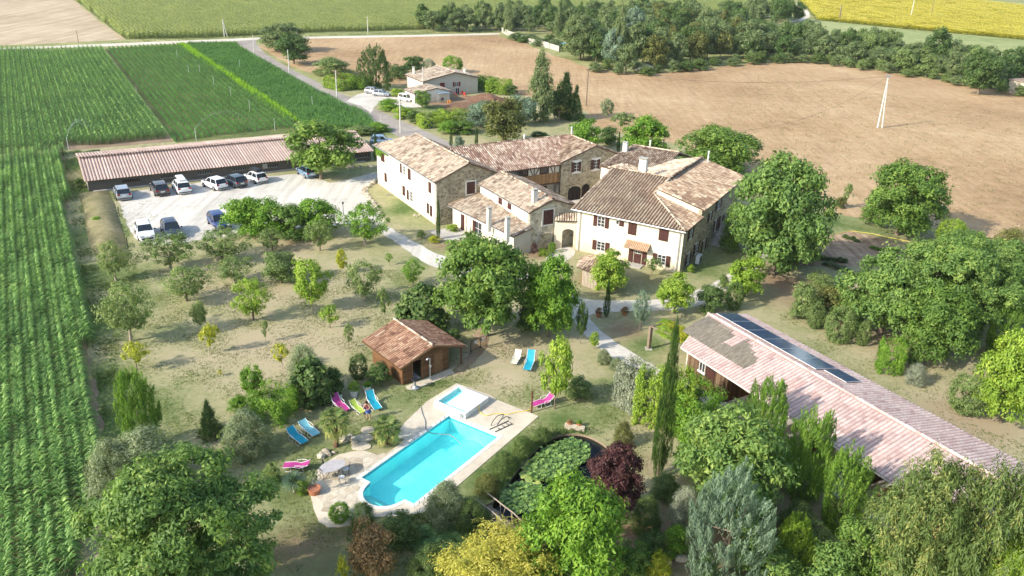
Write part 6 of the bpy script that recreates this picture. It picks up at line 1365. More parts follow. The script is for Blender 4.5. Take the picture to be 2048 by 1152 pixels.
for (x, y, lab) in ((775, 390, 'pair of pale stones in the grass beside the white wing'), (830, 432, 'small pale stones in the grass near the gable corner')): rocks('loose_stones', lab, [(0, 0, .25), (.5, .1, .18), (.25, -.2, .14)], G(x, y))
mh = thing('earth_mound', 'brown heap of dug earth in front of the neighbouring house', 'mound', G(973, 199)); mb = MB()
vs = []; nn = 12; cc = G(973, 199)
for j, (r_, h_) in enumerate(((3.2, 0), (2.2, .6), (1.1, 1.1), (.3, 1.3))):
    for k in range(nn): q = 6.283*k/nn; vs.append(cc+V3(math.cos(q)*r_*1.3*random.uniform(.85, 1.15), math.sin(q)*r_*random.uniform(.85, 1.15), h_*random.uniform(.85, 1.1)))
mb.add(vs, [(j*nn+k, j*nn+(k+1) % nn, (j+1)*nn+(k+1) % nn, (j+1)*nn+k) for j in range(3) for k in range(nn)]+[tuple(range(3*nn, 4*nn))]); part('heap', mb, 'dug_soil', mh)
# ---------------------------------------------------------------- cars
def paint(name, c, metal=0.0):
    m, t, p = newmat(name); p.inputs['Base Color'].default_value = (*c, 1); p.inputs['Roughness'].default_value = 0.28; p.inputs['Metallic'].default_value = metal; p.inputs['Coat Weight'].default_value = 0.5
    f = noise(t, 3, 3, 0.6, coords(t, which='Object')); r2 = N(t, 'MapRange'); r2.inputs['To Min'].default_value = 0.22; r2.inputs['To Max'].default_value = 0.42; t.links.new(f, r2.inputs[0]); t.links.new(r2.outputs[0], p.inputs['Roughness']); return m
paint('paint_white', (0.72, 0.72, 0.71)); paint('paint_silver', (0.42, 0.45, 0.48), 0.5); paint('paint_grey', (0.10, 0.095, 0.095), 0.4); paint('paint_slate', (0.06, 0.075, 0.095), 0.4); paint('paint_blue', (0.025, 0.05, 0.17), 0.3); paint('paint_sky', (0.20, 0.30, 0.42), 0.4); paint('paint_navy', (0.03, 0.04, 0.07), 0.3)
m, t, p = newmat('car_glass'); p.inputs['Base Color'].default_value = (0.015, 0.02, 0.025, 1); p.inputs['Roughness'].default_value = 0.06; p.inputs['Specular IOR Level'].default_value = 0.7
plain('tyre_rubber', (0.02, 0.02, 0.02), 0.85); plain('tail_red', (0.35, 0.02, 0.02), 0.3); plain('lamp_clear', (0.6, 0.62, 0.65), 0.15); plain('trim_black', (0.025, 0.025, 0.028), 0.6)
def car(lab, col, loc, rz, L=4.3, Wd=1.85, Hh=1.5, kind='hatch', box=False, bars=False, cat='car', s=1.0):
    """x forward"""
    c = thing('parked_car', lab, cat, loc, rz, 'parked cars'); c.scale = (s, s, s); hl = L/2; w0 = Wd/2
    prof = {'hatch': [(-1, .42, .72), (-.97, .86, .88), (-.72, .93, .98), (-.3, .92, 1), (.3, .92, 1), (.42, .90, .98), (.8, .78, .95), (.95, .66, .86), (1, .45, .70)],
            'van': [(-1, .42, .85), (-.98, .95, .93), (-.6, .98, 1), (0, .98, 1), (.5, .95, .98), (.8, .85, .95), (.96, .7, .86), (1, .45, .7)]}[kind]
    V = []; F = []
    for (x, zt, ww) in prof:
        x *= hl; w_ = w0*ww
        ring = [(x, -w_*.92, .20), (x, -w_, .42), (x, -w_, zt*.82), (x, -w_*.93, zt), (x, 0, zt+.03), (x, w_*.93, zt), (x, w_, zt*.82), (x, w_, .42), (x, w_*.92, .20)]; V += ring
    k = 9
    for i in range(len(prof)-1):
        for j in range(k): F.append((i*k+j, i*k+(j+1) % k, (i+1)*k+(j+1) % k, (i+1)*k+j))
    F += [tuple(range(k))[::-1], tuple(range((len(prof)-1)*k, len(prof)*k))]
    mb = MB(); mb.add(V, F, 0.5); bd_ = part('body', mb, col, c, local=True, smooth=True)
    md = bd_.modifiers.new('bevel', 'BEVEL'); md.width = 0.05; md.segments = 2; md.limit_method = 'ANGLE'; md.angle_limit = R(35)
    gx = {'hatch': (-.93, -.72, .12, .44), 'van': (-.97, -.9, .35, .62)}[kind]; zb = .93; zt = Hh
    b0, t0_, t1_, b1 = gx[0]*hl, gx[1]*hl, gx[2]*hl, gx[3]*hl; wb, wt = w0*.93, w0*.74
    mb = MB(); mb.add([(b0, -wb*.92, zb), (b1, -wb*.9, zb-.02), (b1, wb*.9, zb-.02), (b0, wb*.92, zb), (t0_, -wt*.95, zt-.05), (t1_, -wt, zt-.05), (t1_, wt, zt-.05), (t0_, wt*.95, zt-.05)], [(0, 3, 2, 1), (4, 5, 6, 7), (0, 1, 5, 4), (1, 2, 6, 5), (2, 3, 7, 6), (3, 0, 4, 7)]); part('windows', mb, 'car_glass', c, local=True)
    mb = MB(); mb.add([(t0_-.10, -wt*.95, zt-.05), (t1_+.03, -wt, zt-.055), (t1_+.03, wt, zt-.055), (t0_-.10, wt*.95, zt-.05), (t0_, -wt*.8, zt+.02), ((t0_+t1_)/2, -wt*.8, zt+.045), (t1_-.1, -wt*.8, zt+.01), (t1_-.1, wt*.8, zt+.01), ((t0_+t1_)/2, wt*.8, zt+.045), (t0_, wt*.8, zt+.02)], [(0, 1, 6, 5, 4), (1, 2, 7, 6), (2, 3, 9, 8, 7), (3, 0, 4, 9), (4, 5, 8, 9), (5, 6, 7, 8), (0, 3, 2, 1)]); part('roof', mb, col, c, local=True, smooth=False)
    mb = MB()
    for sgn in (-1, 1):
        for (xa, xb) in ((b0, t0_), (b1, t1_), ((b0+b1)/2+.1, (t0_+t1_)/2+.15)):
            A_ = V3(xa, sgn*wb*.925, zb-.02); B_ = V3(xb, sgn*wt*.985, zt-.04); mb.prism([A_-V3(.05, 0, 0), A_+V3(.05, 0, 0), B_+V3(.05, 0, 0), B_-V3(.05, 0, 0)], V3(0, sgn*.03, 0))
    part('pillars', mb, col, c, local=True)
    for sx in (-.62, .62):
        for sgn in (-1, 1):
            mb = MB(); mb.tube([(sx*hl, sgn*(w0-.2), .32), (sx*hl, sgn*(w0+.01), .32)], .32, 14); wh = part('wheel', mb, 'tyre_rubber', c, local=True)
            mb = MB(); mb.tube([(sx*hl, sgn*(w0+.012), .32), (sx*hl, sgn*(w0+.025), .32)], .19, 10); part('rim', mb, 'zinc', wh, local=True)
    for sgn in (-1, 1):
        mb = MB(); mb.box((hl*.93, sgn*w0*.62, .58), (.22, .38, .15)); part('headlight', mb, 'lamp_clear', c, local=True)
        mb = MB(); mb.box((-hl*.955, sgn*w0*.70, .70), (.12, .30, .18)); part('tail_light', mb, 'tail_red', c, local=True)
        mb = MB(); mb.box((b1-.15, sgn*(w0+.08), .92), (.12, .18, .13)); part('wing_mirror', mb, 'trim_black', c, local=True)
    mb = MB(); mb.box((hl-.02, 0, .30), (.10, Wd*.62, .20)); part('grille', mb, 'trim_black', c, local=True); mb = MB(); mb.box((-hl+.0, 0, .28), (.08, Wd*.8, .12)); part('bumper', mb, 'trim_black', c, local=True)
    mb = MB(); mb.box((-hl*.985, 0, .60), (.10, .50, .11)); part('number_plate', mb, 'white_frame', c, local=True)
    if box: mb = MB(); mb.prism([(-1.2, -.42, zt+.10), (.7, -.42, zt+.10), (.9, -.36, zt+.22), (.6, -.34, zt+.42), (-1.1, -.36, zt+.44), (-1.25, -.40, zt+.25)], (0, .84, 0)); part('roof_box', mb, col if box is True else box, c, local=True)
    if bars:
        mb = MB(); mb.tube([(-1.2, -wt*.85, zt+.07), (.2, -wt*.85, zt+.07)], .025, 5); mb.tube([(-1.2, wt*.85, zt+.07), (.2, wt*.85, zt+.07)], .025, 5); part('roof_rails', mb, 'zinc', c, local=True)
    return c
up = math.atan2(-_a[1], -_a[0])  # nose towards the barn
def carat(lab, col, px, py, rz, **k): return car(lab, col, G(px, py)+Z*0.02, rz, **k)
carat('silver estate car parked at the left end of the barn row', 'paint_silver', 246, 393, up+.02, bars=True, s=1.07, Hh=1.45)
carat('dark grey car parked facing the barn, second from the left', 'paint_grey', 320, 385, up+.06, bars=True, s=1.07)
carat('white car carrying a white roof box in the barn row', 'paint_white', 364, 381, up+.03, box=True, s=1.08)
carat('plain white hatchback parked slanting beside the slate car', 'paint_white', 430, 375, up+.35, s=1.05, L=4.0)
carat('slate blue hatchback beside the white hatchback', 'paint_slate', 470, 370, up+.30, s=1.05, L=4.1)
carat('white car with a black roof box at the end of the barn row', 'paint_white', 512, 362, up+.28, box='trim_black', s=1.0, L=4.0)
carat('light blue car parked under the tree by the barn', 'paint_sky', 614, 351, up+.12, s=1.03, L=4.1)
carat('white car with its nose towards the orchard at the lower left of the car park', 'paint_white', 291, 472, up+math.pi+.0, s=1.05)
carat('dark navy car next to the white car by the orchard', 'paint_navy', 344, 468, up+math.pi+.03, s=1.05)
carat('bright blue car half hidden by the fruit bushes', 'paint_blue', 439, 452, up+math.pi+.10, s=1.05)
carat('silver estate car on the neighbouring yard, nearer the hedge', 'paint_silver', 747, 187, -0.25, L=4.2, s=.92); carat('silver-blue hatchback parked beside the silver estate on the neighbouring yard', 'paint_silver', 763, 192, -0.15, L=4.1, Hh=1.45, s=.92)
carat('small white van parked by the neighbouring garage', 'paint_white', 812, 202, -0.6, L=3.9, kind='van', Hh=1.75, cat='van', s=.85)
carat('light blue car behind the far corner of the white wing', 'paint_sky', 764, 288, 0.1, L=4.0)
# ---------------------------------------------------------------- loungers and garden furniture
for nme, c in (('sling_pink', (0.42, 0.045, 0.22)), ('sling_turquoise', (0.015, 0.33, 0.44)), ('sling_pale_blue', (0.20, 0.50, 0.56)), ('sling_lime', (0.42, 0.55, 0.08)), ('sling_cream', (0.62, 0.60, 0.48)), ('plastic_white', (0.70, 0.70, 0.68)), ('terracotta', (0.42, 0.17, 0.09)), ('plastic_red', (0.60, 0.03, 0.025)), ('bin_blue', (0.02, 0.06, 0.10)), ('tarp_blue', (0.30, 0.42, 0.55)), ('orange_plastic', (0.62, 0.22, 0.03)), ('skin', (0.55, 0.33, 0.22)), ('hair_brown', (0.05, 0.02, 0.012)), ('denim', (0.05, 0.10, 0.32)), ('top_print', (0.22, 0.06, 0.08)), ('bag_grey', (0.10, 0.10, 0.11))): plain(nme, c, 0.6)
def lounger(lab, mat, loc, rz, back=1.0, L=1.95, flat=False, s=1.05):
    """head end at -x, foot at +x; side arms white tube"""
    c = thing('sun_lounger', lab, 'sun lounger', loc, rz, 'sun loungers round the pool'); c.scale = (s,)*3; w_ = .33
    pr = [(-.95, .75*back+.25), (-.55, .38+.1*back), (-.25, .32), (.15, .40), (.45, .36), (.95, .30)] if not flat else [(-.95, .30), (-.5, .27), (0, .25), (.5, .27), (.95, .31)]
    mb = MB(); P = pr; n = len(P); vs = []
    for (x, z) in P:
        for (y, dz) in ((-w_, 0), (-w_*.4, -.03), (w_*.4, -.03), (w_, 0)): vs.append((x, y, z+dz))
    m_ = len(vs); vs += [(a, b, c_-.02) for a, b, c_ in vs]
    fs = [(i*4+j, i*4+j+1, (i+1)*4+j+1, (i+1)*4+j) for i in range(n-1) for j in range(3)]+[(m_+i*4+j, m_+(i+1)*4+j, m_+(i+1)*4+j+1, m_+i*4+j+1) for i in range(n-1) for j in range(3)]
    mb.add(vs, fs, .5); part('sling', mb, mat, c, local=True, smooth=True)
    for sg in (-1, 1):
        mb = MB(); mb.tube([(x, sg*(w_+.02), z) for x, z in pr], .022, 6); part('side_rail', mb, 'white_metal', c, local=True)
        mb = MB(); mb.tube([(-.55, sg*(w_+.03), .36), (-.62, sg*(w_+.05), .02), (-.1, sg*(w_+.05), .015), (.0, sg*(w_+.03), .33)], .02, 6); part('leg', mb, 'white_metal', c, local=True)
        mb = MB(); mb.tube([(.35, sg*(w_+.03), .35), (.3, sg*(w_+.05), .02), (.75, sg*(w_+.05), .015), (.85, sg*(w_+.03), .30)], .02, 6); part('leg', mb, 'white_metal', c, local=True)
        if not flat: mb = MB(); mb.tube([(-.72, sg*(w_+.06), .52+.1*back), (-.35, sg*(w_+.09), .58), (.0, sg*(w_+.06), .55), (.05, sg*(w_+.03), .35)], .022, 6); part('armrest', mb, 'white_metal', c, local=True)
    return c
def lr(hx, hy, fx, fy):  # head pixel, foot pixel -> centre and rotation
    h, f = G(hx, hy, .5), G(fx, fy, .3); c = (h+f)/2; c[2] = 0; return c, math.atan2(f[1]-h[1], f[0]-h[0])
for lab, mat, a, bk, fl in (
    ('magenta lounger with white arms beside the white flower pots', 'sling_pink', (668, 796, 693, 820), 1.0, False),
    ('turquoise lounger with raised back behind the standing person', 'sling_turquoise', (738, 790, 757, 818), 1.1, False),
    ('lime green folding chair left of the standing person', 'sling_lime', (708, 806, 722, 820), .9, False),
    ('pale blue lounger, the upper of the two left of the tall palm', 'sling_pale_blue', (604, 845, 632, 868), .7, False),
    ('bright blue lounger, the lower of the two left of the tall palm', 'sling_turquoise', (577, 858, 612, 886), .8, False),
    ('pink lounger mostly hidden behind the spiky yucca', 'sling_pink', (612, 927, 573, 930), .5, False),
    ('pink lounger beside the brown post and the young lime-green tree', 'sling_pink', (1095, 797, 1076, 806), .9, False),
    ('cream folding chair at the edge of the dry lawn', 'sling_cream', (1036, 708, 1028, 724), 1.2, False),
    ('turquoise lounger with tall back near the cream chair', 'sling_turquoise', (1064, 712, 1052, 742), 1.5, False)):
    c, rz = lr(*a); lounger(lab, mat, c, rz, bk, flat=fl, s=0.78 if 'folding' in lab else 0.95)
# round table and chairs
tb = thing('patio_table', 'oval grey patio table on the rounded terrace', 'table', G(666, 951)); q = np.array(tb.location)+Z*.04
mb = MB(); pts = [q+V3(.95*math.cos(a)*math.cos(.7)-.62*math.sin(a)*math.sin(.7), .95*math.cos(a)*math.sin(.7)+.62*math.sin(a)*math.cos(.7), .74) for a in np.linspace(0, 6.283, 25)[:-1]]; mb.prism(pts, Z*.03); part('table_top', mb, plain('table_grey', (0.46, 0.43, 0.42), .5), tb)
for dx, dy in ((-.4, -.4), (.4, .4), (.3, -.2), (-.3, .2)): mb = MB(); mb.tube([q+V3(dx, dy, 0), q+V3(dx*.5, dy*.5, .4), q+V3(dx*.9, dy*.9, .74)], .018, 5); part('leg', mb, 'dark_metal', tb)
ch0 = thing('patio_chair', 'black metal chair', 'chair', (0, 0, 0), 0, 'metal chairs round the patio table')
mb = MB(); mb.lathe((0, 0, .44), [(.22, 0), (.23, .02), (.2, .06)], 14); part('seat', mb, 'plastic_white', ch0, local=True)
for x in (-.2, .2):
    for y in (-.18, .18): mb = MB(); mb.tube([(x*1.1, y*1.1, 0), (x, y, .44)], .014, 5); part('leg', mb, 'dark_metal', ch0, local=True)
mb = MB(); mb.tube([(-.22, -.2, .44), (-.3, -.2, .8), (-.32, 0, .95), (-.3, .2, .8), (-.22, .2, .44)], .016, 5); mb.tube([(-.22, 0, .44), (-.32, 0, .95)], .012, 5); mb.tube([(-.22, -.1, .44), (-.31, -.1, .9)], .01, 5); mb.tube([(-.22, .1, .44), (-.31, .1, .9)], .01, 5); part('backrest', mb, 'dark_metal', ch0, local=True)
CH = [(650, 957, .8, 'black metal chair with white seat at the left end of the patio table'), (655, 940, .2, 'black metal chair behind the far left side of the patio table'), (684, 966, 2.0, 'black metal chair with white seat nearest the camera at the patio table'), (692, 949, 3.3, 'black metal chair with pale blue cushion on the right of the patio table')]
for i, (x, y, r_, lab) in enumerate(CH):
    if i == 0: ch0.location = tuple(G(x, y)+Z*.04); ch0.rotation_euler = (0, 0, r_); ch0['label'] = lab
    else: dup(ch0, G(x, y)+Z*.04, r_, lab)
def pot(lab, px, py, r, h, mat, leaf=None, lh=0.6, lw=1.0, key='shrub', cat='flower pot'):
    g = G(px, py); c = thing('plant_pot', lab, cat, g+Z*0.0); mb = MB(); mb.lathe(g, [(r*.78, 0), (r*.95, h*.6), (r, h*.92), (r*1.08, h*.93), (r*1.08, h), (r*.9, h), (r*.85, h*.9)], 14); part('pot', mb, mat, c)
    if leaf:
        me, _ = PROTO[key][0]; k = part('leaves', me, leaf, c, local=True); k.location = (0, 0, h*.8); k.scale = (lw, lw, lh)
    return c
pot('white pot with red-flowered plant next to the magenta lounger', 677, 799, .33, .55, 'plastic_white', 'leaf_orchard', .7, .8)
pot('white pot with yellow-green plant, middle of the three white pots', 708, 792, .33, .55, 'plastic_white', 'leaf_lime', 1.0, 1.1)
pot('white pot with short plant, rightmost of the three white pots', 735, 783, .33, .55, 'plastic_white', 'leaf_fresh', .5, .9)
pot('wide terracotta pot holding a slim olive sapling on the terrace edge', 629, 987, .42, .45, 'terracotta', 'leaf_olive', 1.7, .8, 'sparse')
pot('left of two terracotta pots on the ledge above the pond', 1139, 851, .22, .3, 'terracotta', 'leaf_rust', .35, .5); pot('right of two terracotta pots on the ledge above the pond', 1158, 853, .22, .3, 'terracotta', 'leaf_fresh', .35, .5)
pot('terracotta pot with rusty plant at the bend of the gravel path', 1197, 633, .3, .4, 'terracotta', 'leaf_rust', .7, .8); pot('terracotta pot with red plant on the far side of the small cypress', 1249, 630, .25, .3, 'terracotta', 'leaf_rust', .7, 1.0)
lg = thing('stone_ledge', 'low pale stone ledge under the two terracotta pots', 'ledge', G(1148, 856)); mb = MB(); mb.prism([G(1128, 858), G(1168, 864), G(1170, 856), G(1130, 849)], Z*.18); part('slab', mb, 'paving', lg)
# garden gate and fence by the cabin
gt = thing('metal_gate', 'dark metal mesh gate and fence panel at the end of the dirt path', 'gate', G(940, 708))
def gpanel(a, b, h, lab=None):
    a, b = G(*a), G(*b); t_ = unit(b-a); L = np.linalg.norm(b-a); mb = MB()
    for s in (0, L): mb.tube([a+t_*s, a+t_*s+Z*h], .035, 6)
    mb.tube([a+Z*h, b+Z*h], .02, 5); mb.tube([a+Z*.1, b+Z*.1], .02, 5)
    for i in range(1, int(L/.12)): mb.tube([a+t_*i*.12+Z*.1, a+t_*i*.12+Z*h], .006, 4)
    part('mesh_panel', mb, 'dark_metal', gt)
    mb = MB(); c = (a+b)/2; mb.obox(c-t_*.15+Z*h*.62, t_*.3, np.cross(t_, Z)*.02, Z*.22); part('notice', mb, 'white_frame', gt)
gpanel((922, 706), (941, 709), 1.15); gpanel((942, 704), (961, 696), 1.15); gpanel((961, 696), (972, 692), 1.1)
# pergola with vine
pg = thing('vine_pergola', 'yellow-green vine trained over a pergola post beside the shed', 'pergola', G(1297, 698))
b_ = G(1297, 698); mb = MB(); mb.box(b_, (.28, .28, 2.3), .6); part('post', mb, 'weathered_pole', pg); mb = MB(); mb.box(b_, (.6, .6, .1)); part('footing', mb, 'concrete', pg)
e_ = FA(41.5, 4.0); mb = MB(); mb.tube([b_+Z*2.3, V3(e_[0], e_[1], 2.4)], .07, 6); mb.tube([b_+Z*2.3, b_+_b*3.5+Z*2.3], .07, 6); part('beam', mb, 'weathered_pole', pg)
for i in range(7):
    f_ = i/6; q = b_*(1-f_)+e_*f_; me, _ = PROTO['shrub'][i % 3]; k = part('vine', me, 'leaf_yellow' if i % 2 else 'leaf_lime', pg, local=True); k.location = q-b_+_b*random.uniform(.3, 1.8)+Z*1.75; k.scale = (1.9, 1.9, 0.9)
# air conditioner, bins, umbrella etc by the house
ac = thing('air_conditioner', 'white outdoor air conditioner against the shaded stone wall', 'air conditioner', G(1396, 527)); q = np.array(ac.location); mb = MB(); mb.obox(q-_g*.2-_gb*.5+Z*.1, _g*.45, _gb*1.0, Z*.95); part('casing', mb, 'white_metal', ac)
mb = MB()
for i in range(7): mb.obox(q-_g*.2-_gb*(.46-i*.13)+Z*.15+_g*.455, _g*.01, _gb*.05, Z*.8)
part('grille', mb, 'dark_metal', ac)
um = thing('parasol', 'pale grey parasol on the stair landing beside the stone house', 'parasol', FG(2.2, 17.5)); q = np.array(um.location); mb = MB(); mb.tube([q, q+Z*3.2], .03, 6); part('pole', mb, 'white_metal', um); mb = MB(); mb.lathe(q+Z*2.6, [(1.4, 0), (.7, .35), (.03, .65)], 8); part('canopy', mb, 'tarp_blue', um)
bnn = thing('wheelie_bins', 'dark blue wheelie bins beside the lane', 'bins', G(852, 256)); q = np.array(bnn.location)
for i in range(2): mb = MB(); mb.box(q+V3(i*.75, 0, 0), (.62, .7, 1.0), .3); bb = part('bin', mb, 'bin_blue', bnn); mb = MB(); mb.box(q+V3(i*.75, 0, 1.003), (.66, .76, .07), .3); part('lid', mb, 'trim_black', bb)
# neighbour's clutter
tp = thing('garden_tent', 'pale blue-grey canopy on thin poles in front of the garage', 'canopy', G(*z4(880, 790)))
A4 = [G(*z4(*q)) for q in ((800, 800), (1015, 775), (1000, 740), (790, 760))]
for q in A4: mb = MB(); mb.tube([q, q+Z*1.9], .03, 5); part('pole', mb, 'white_metal', tp)
mb = MB(); mb.prism([q+Z*1.9 for q in A4], Z*.03); part('cloth', mb, 'tarp_blue', tp)
for (x, y, lab) in ((1130, 665, 'red plastic chair left of the others by the neighbouring house'), (1240, 650, 'red plastic chair in the middle of the three'), (1305, 685, 'red plastic chair on the right by the earth heap')):
    g = G(*z4(x, y)); c = thing('plastic_chair', lab, 'chair', g, random.uniform(0, 3), 'red garden chairs')
    mb = MB(); mb.box((0, 0, .42), (.5, .5, .05)); part('seat', mb, 'plastic_red', c, local=True); mb = MB(); mb.box((-.24, 0, .45), (.05, .5, .5)); part('backrest', mb, 'plastic_red', c, local=True)
    for a in (-.22, .22):
        for b in (-.22, .22): mb = MB(); mb.box((a, b, 0), (.05, .05, .42)); part('leg', mb, 'plastic_red', c, local=True)
bq = thing('barbecue', 'black kettle barbecue beside orange containers', 'barbecue', G(*z4(880, 800))); mb = MB(); mb.lathe((0, 0, .55), [(.1, 0), (.38, .2), (.4, .35), (.3, .55), (.05, .65)], 10); part('bowl', mb, 'dark_metal', bq, local=True)
for a in (0, 2.1, 4.2): mb = MB(); mb.tube([(.15*math.cos(a), .15*math.sin(a), .6), (.4*math.cos(a), .4*math.sin(a), 0)], .02, 5); part('leg', mb, 'dark_metal', bq, local=True)
for (x, lab) in ((990, 'left orange gas bottle in front of the garage'), (1028, 'right orange gas bottle in front of the garage')): g = G(*z4(x, 800)); mb = MB(); mb.lathe(g, [(.16, 0), (.18, .1), (.18, .5), (.08, .62)], 10); tag(part('gas_bottle', mb, 'orange_plastic', None, at=g), lab, 'gas bottle', 'gas bottles')
# ---------------------------------------------------------------- poles, wires, sprinklers
def pole(lab, bx, by, ty, r=.11, mat='pole_concrete', arm=True, group='poles along the lane'):
    b = G(bx, by); h = height(b, ty); o = thing('utility_pole', lab, 'pole', b, 0, group); mb = MB(); mb.tube([b, b+Z*h], [r*1.25, r*.8], 8); part('shaft', mb, mat, o)
    if arm: mb = MB(); mb.tube([b+Z*(h-.35)-V3(.45, 0, 0), b+Z*(h-.35)+V3(.45, 0, 0)], .04, 5); part('crossarm', mb, 'dark_metal', o)
    return b+Z*h
tops = [pole('pale pole nearest the farmhouse corner on the lane', 801, 266, 195, arm=False), pole('pale pole opposite the yard with two silver cars', 674, 197, 141, arm=False), pole('pale pole beside the two round dark trees on the lane', 579, 149, 99, arm=False), pole('pale pole at the track junction', 509, 109, 70, arm=False), pole('white pole standing in front of the garage', 846, 196, 133, .09, arm=False)]
pr_top = pole('tall pale twin pole standing alone in the ploughed field', 1755, 256, 152, .14, arm=False, group=None); b = G(1755, 256)
mb = MB(); mb.tube([b+V3(.9, 0, 0), pr_top-Z*.3], [.15, .11], 8); o_ = [x for x in bpy.data.objects if x.name.startswith('utility_pole')][-1]; part('strut', mb, 'pole_concrete', o_); mb = MB(); mb.box(pr_top-Z*.2, (.9, .3, .35)); part('head_fitting', mb, 'zinc', o_)
pw_top = pole('brown wooden pole at the edge of the ploughed field behind the poplar', 1172, 212, 137, .13, 'weathered_pole', group=None)
a_top = pole('left pole of the pale A-shaped pair at the tall corn', 449, 74, 38, .13, arm=False, group=None); b1 = G(455, 74); mb = MB(); mb.tube([b1, a_top-Z*.2], .12, 6); part('strut', mb, 'pole_concrete', [x for x in bpy.data.objects if x.name.startswith('utility_pole')][-1])
pole('thin pale pole against the tall corn field', 736, 67, 33, .12, arm=False, group=None); pole('pale pole in the hedge left of the wood', 935, 62, 36, .1, arm=False, group=None); pole('brown pole in the hedgerow at the right', 1938, 145, 96, .13, 'weathered_pole', group=None)
pole('double pole at the left edge of the sunflower field', 1678, 42, 10, .3, 'weathered_pole', group=None); pole('tall thin pole in the middle of the sunflowers', 1821, 36, -2, .18, group=None, arm=False); pole('second thin pole in the sunflowers, further right', 1862, 32, -4, .15, 'weathered_pole', group=None, arm=False)
pole('small pole in the stubble by the track', 157, 86, 60, .08, 'weathered_pole', arm=False, group=None)
def wire(a, b, sag, lab, n=14, r=.018):
    mb = MB(); mb.tube([a+(b-a)*(i/n)-Z*(4*sag*(i/n)*(1-i/n)) for i in range(n+1)], r, 4); tag(part('overhead_wire', mb, 'dark_metal', None, at=a), lab, 'wire')
wire(pr_top, pw_top, 2.0, 'thin overhead wire from the tall twin pole to the brown wooden pole'); wire(pr_top, G(1462, 262, 5), 2.5, 'thin overhead wire sagging from the tall twin pole to the walnut by the house')
m, t, p = newmat('spray'); p.inputs['Base Color'].default_value = (0.8, 0.85, 0.9, 1); p.inputs['Roughness'].default_value = 0.3; p.inputs['Alpha'].default_value = 0.35
def sprinkler(lab, bx, by, h, dx, dy, rng_, top):
    b = G(bx, by); o = thing('sprinkler', lab, 'sprinkler', b, 0, 'field sprinklers'); mb = MB(); mb.tube([b, b+Z*h], .035, 6); part('riser', mb, 'white_metal', o)
    r = np.random.default_rng(bx); n = 1500; s = r.uniform(0, 1, n)**1.1; d = unit(V3(dx, dy, 0)); spread = .02+.35*s**2
    P = b+d*(rng_*s)[:, None]+np.array([0, 0, 1.0])*(h+4*top*s*(1-s)-(h*.6)*s**2+0)[:, None]; P += r.normal(size=(n, 3))*spread[:, None]*np.array([1, 1, .9]); P[:, 2] -= np.abs(r.normal(0, 1, n))*s**1.5*1.1
    P = P[P[:, 2] > .05]; n = len(P); Nn = unit(r.normal(size=(n, 3))); V, Q, tt = leafquads(P, Nn, .028, .016, np.zeros(n), 3); me = npmesh('water_jet', V-b, Q, tt); me.materials.append(MATS['spray']); k = bpy.data.objects.new('water_jet', me); COL.objects.link(k); k.parent = o; k['kind'] = 'stuff'
sprinkler('irrigation sprinkler with white water jet at the corner of the maize', 138, 302, 2.2, -.1, 1, 11, 2.0); sprinkler('irrigation sprinkler with arching jet behind the barn roof', 393, 285, 2.4, .75, .8, 12, 2.6)
SPR = ['thin riser in the lower row, a third of the way along the lime strip', 'thin riser just inside the crop beside the lime strip', 'topmost thin riser in the narrow-row crop near the track', 'thin riser in the middle of the narrow-row crop', 'thin riser in the narrow-row crop, beyond the arching jet', 'thin riser in the narrow-row crop, right of the arching jet', 'thin riser standing just behind the barn ridge beside the round tree', 'thin riser in the dense crop between lime strip and lane', 'thin riser at the lane end of the dense crop by the barn end', 'thin riser high up in the dense crop near the junction', 'thin riser in the maize close to its dark right-hand edge']
for i, (x, y) in enumerate(((378, 149), (400, 148), (355, 117), (428, 172), (462, 195), (500, 224), (550, 262), (625, 215), (761, 254), (480, 138), (275, 197))): b = G(x, y); mb = MB(); mb.tube([b, b+Z*2.3], .03, 5); tag(part('sprinkler_riser', mb, 'white_metal', None, at=b), SPR[i], 'sprinkler', 'thin sprinkler risers in the crops')
lp = thing('bollard_lamp', 'small dark lamp post at the end of the car park by the bushes', 'lamp', G(687, 431)); mb = MB(); mb.tube([(0, 0, 0), (0, 0, 1.5)], .04, 6); part('pole', mb, 'dark_metal', lp, local=True); mb = MB(); mb.lathe((0, 0, 1.5), [(.05, 0), (.12, .1), (.12, .28), (.03, .36)], 8); part('lantern', mb, 'dark_metal', lp, local=True)
# fence posts along the car park
for i, (x, y, lab) in enumerate(((233, 401, 'short dark post at the upper left corner of the car park'), (239, 433, 'dark fence post halfway down the left side of the car park'), (256, 495, 'dark fence post at the lower left of the car park'))): b = G(x, y); mb = MB(); mb.tube([b, b+Z*1.3], .05, 6); tag(part('fence_post', mb, 'dark_metal', None, at=b), lab, 'post', 'car park posts')
# white panel fence beside the far garden
ff = thing('panel_fence', 'pale panel fence running down beside the ploughed field to the wood', 'fence', G(1050, 84)); fp_ = [(1003, 66), (1016, 72), (1030, 77), (1046, 83), (1062, 88), (1080, 93), (1098, 98), (1118, 104)]
for i in range(len(fp_)-1): a, b = G(*fp_[i]), G(*fp_[i+1]); mb = MB(); t_ = b-a; mb.obox(a+t_*.02+Z*.1, t_*.96, (0, .1, 0), Z*random.uniform(1.5, 1.9), random.random()); part('panel', mb, 'concrete', ff)
fpn = thing('far_pool', 'small pale green pool cover in the garden beyond the panel fence', 'pool', G(1112, 88)); mb = MB(); mb.box(np.array(fpn.location), (9, 5, .3)); part('surround', mb, 'white_frame', fpn); mb = MB(); mb.box(np.array(fpn.location)+Z*.301, (6, 3.5, .05)); part('cover', mb, 'sling_pale_blue', fpn)
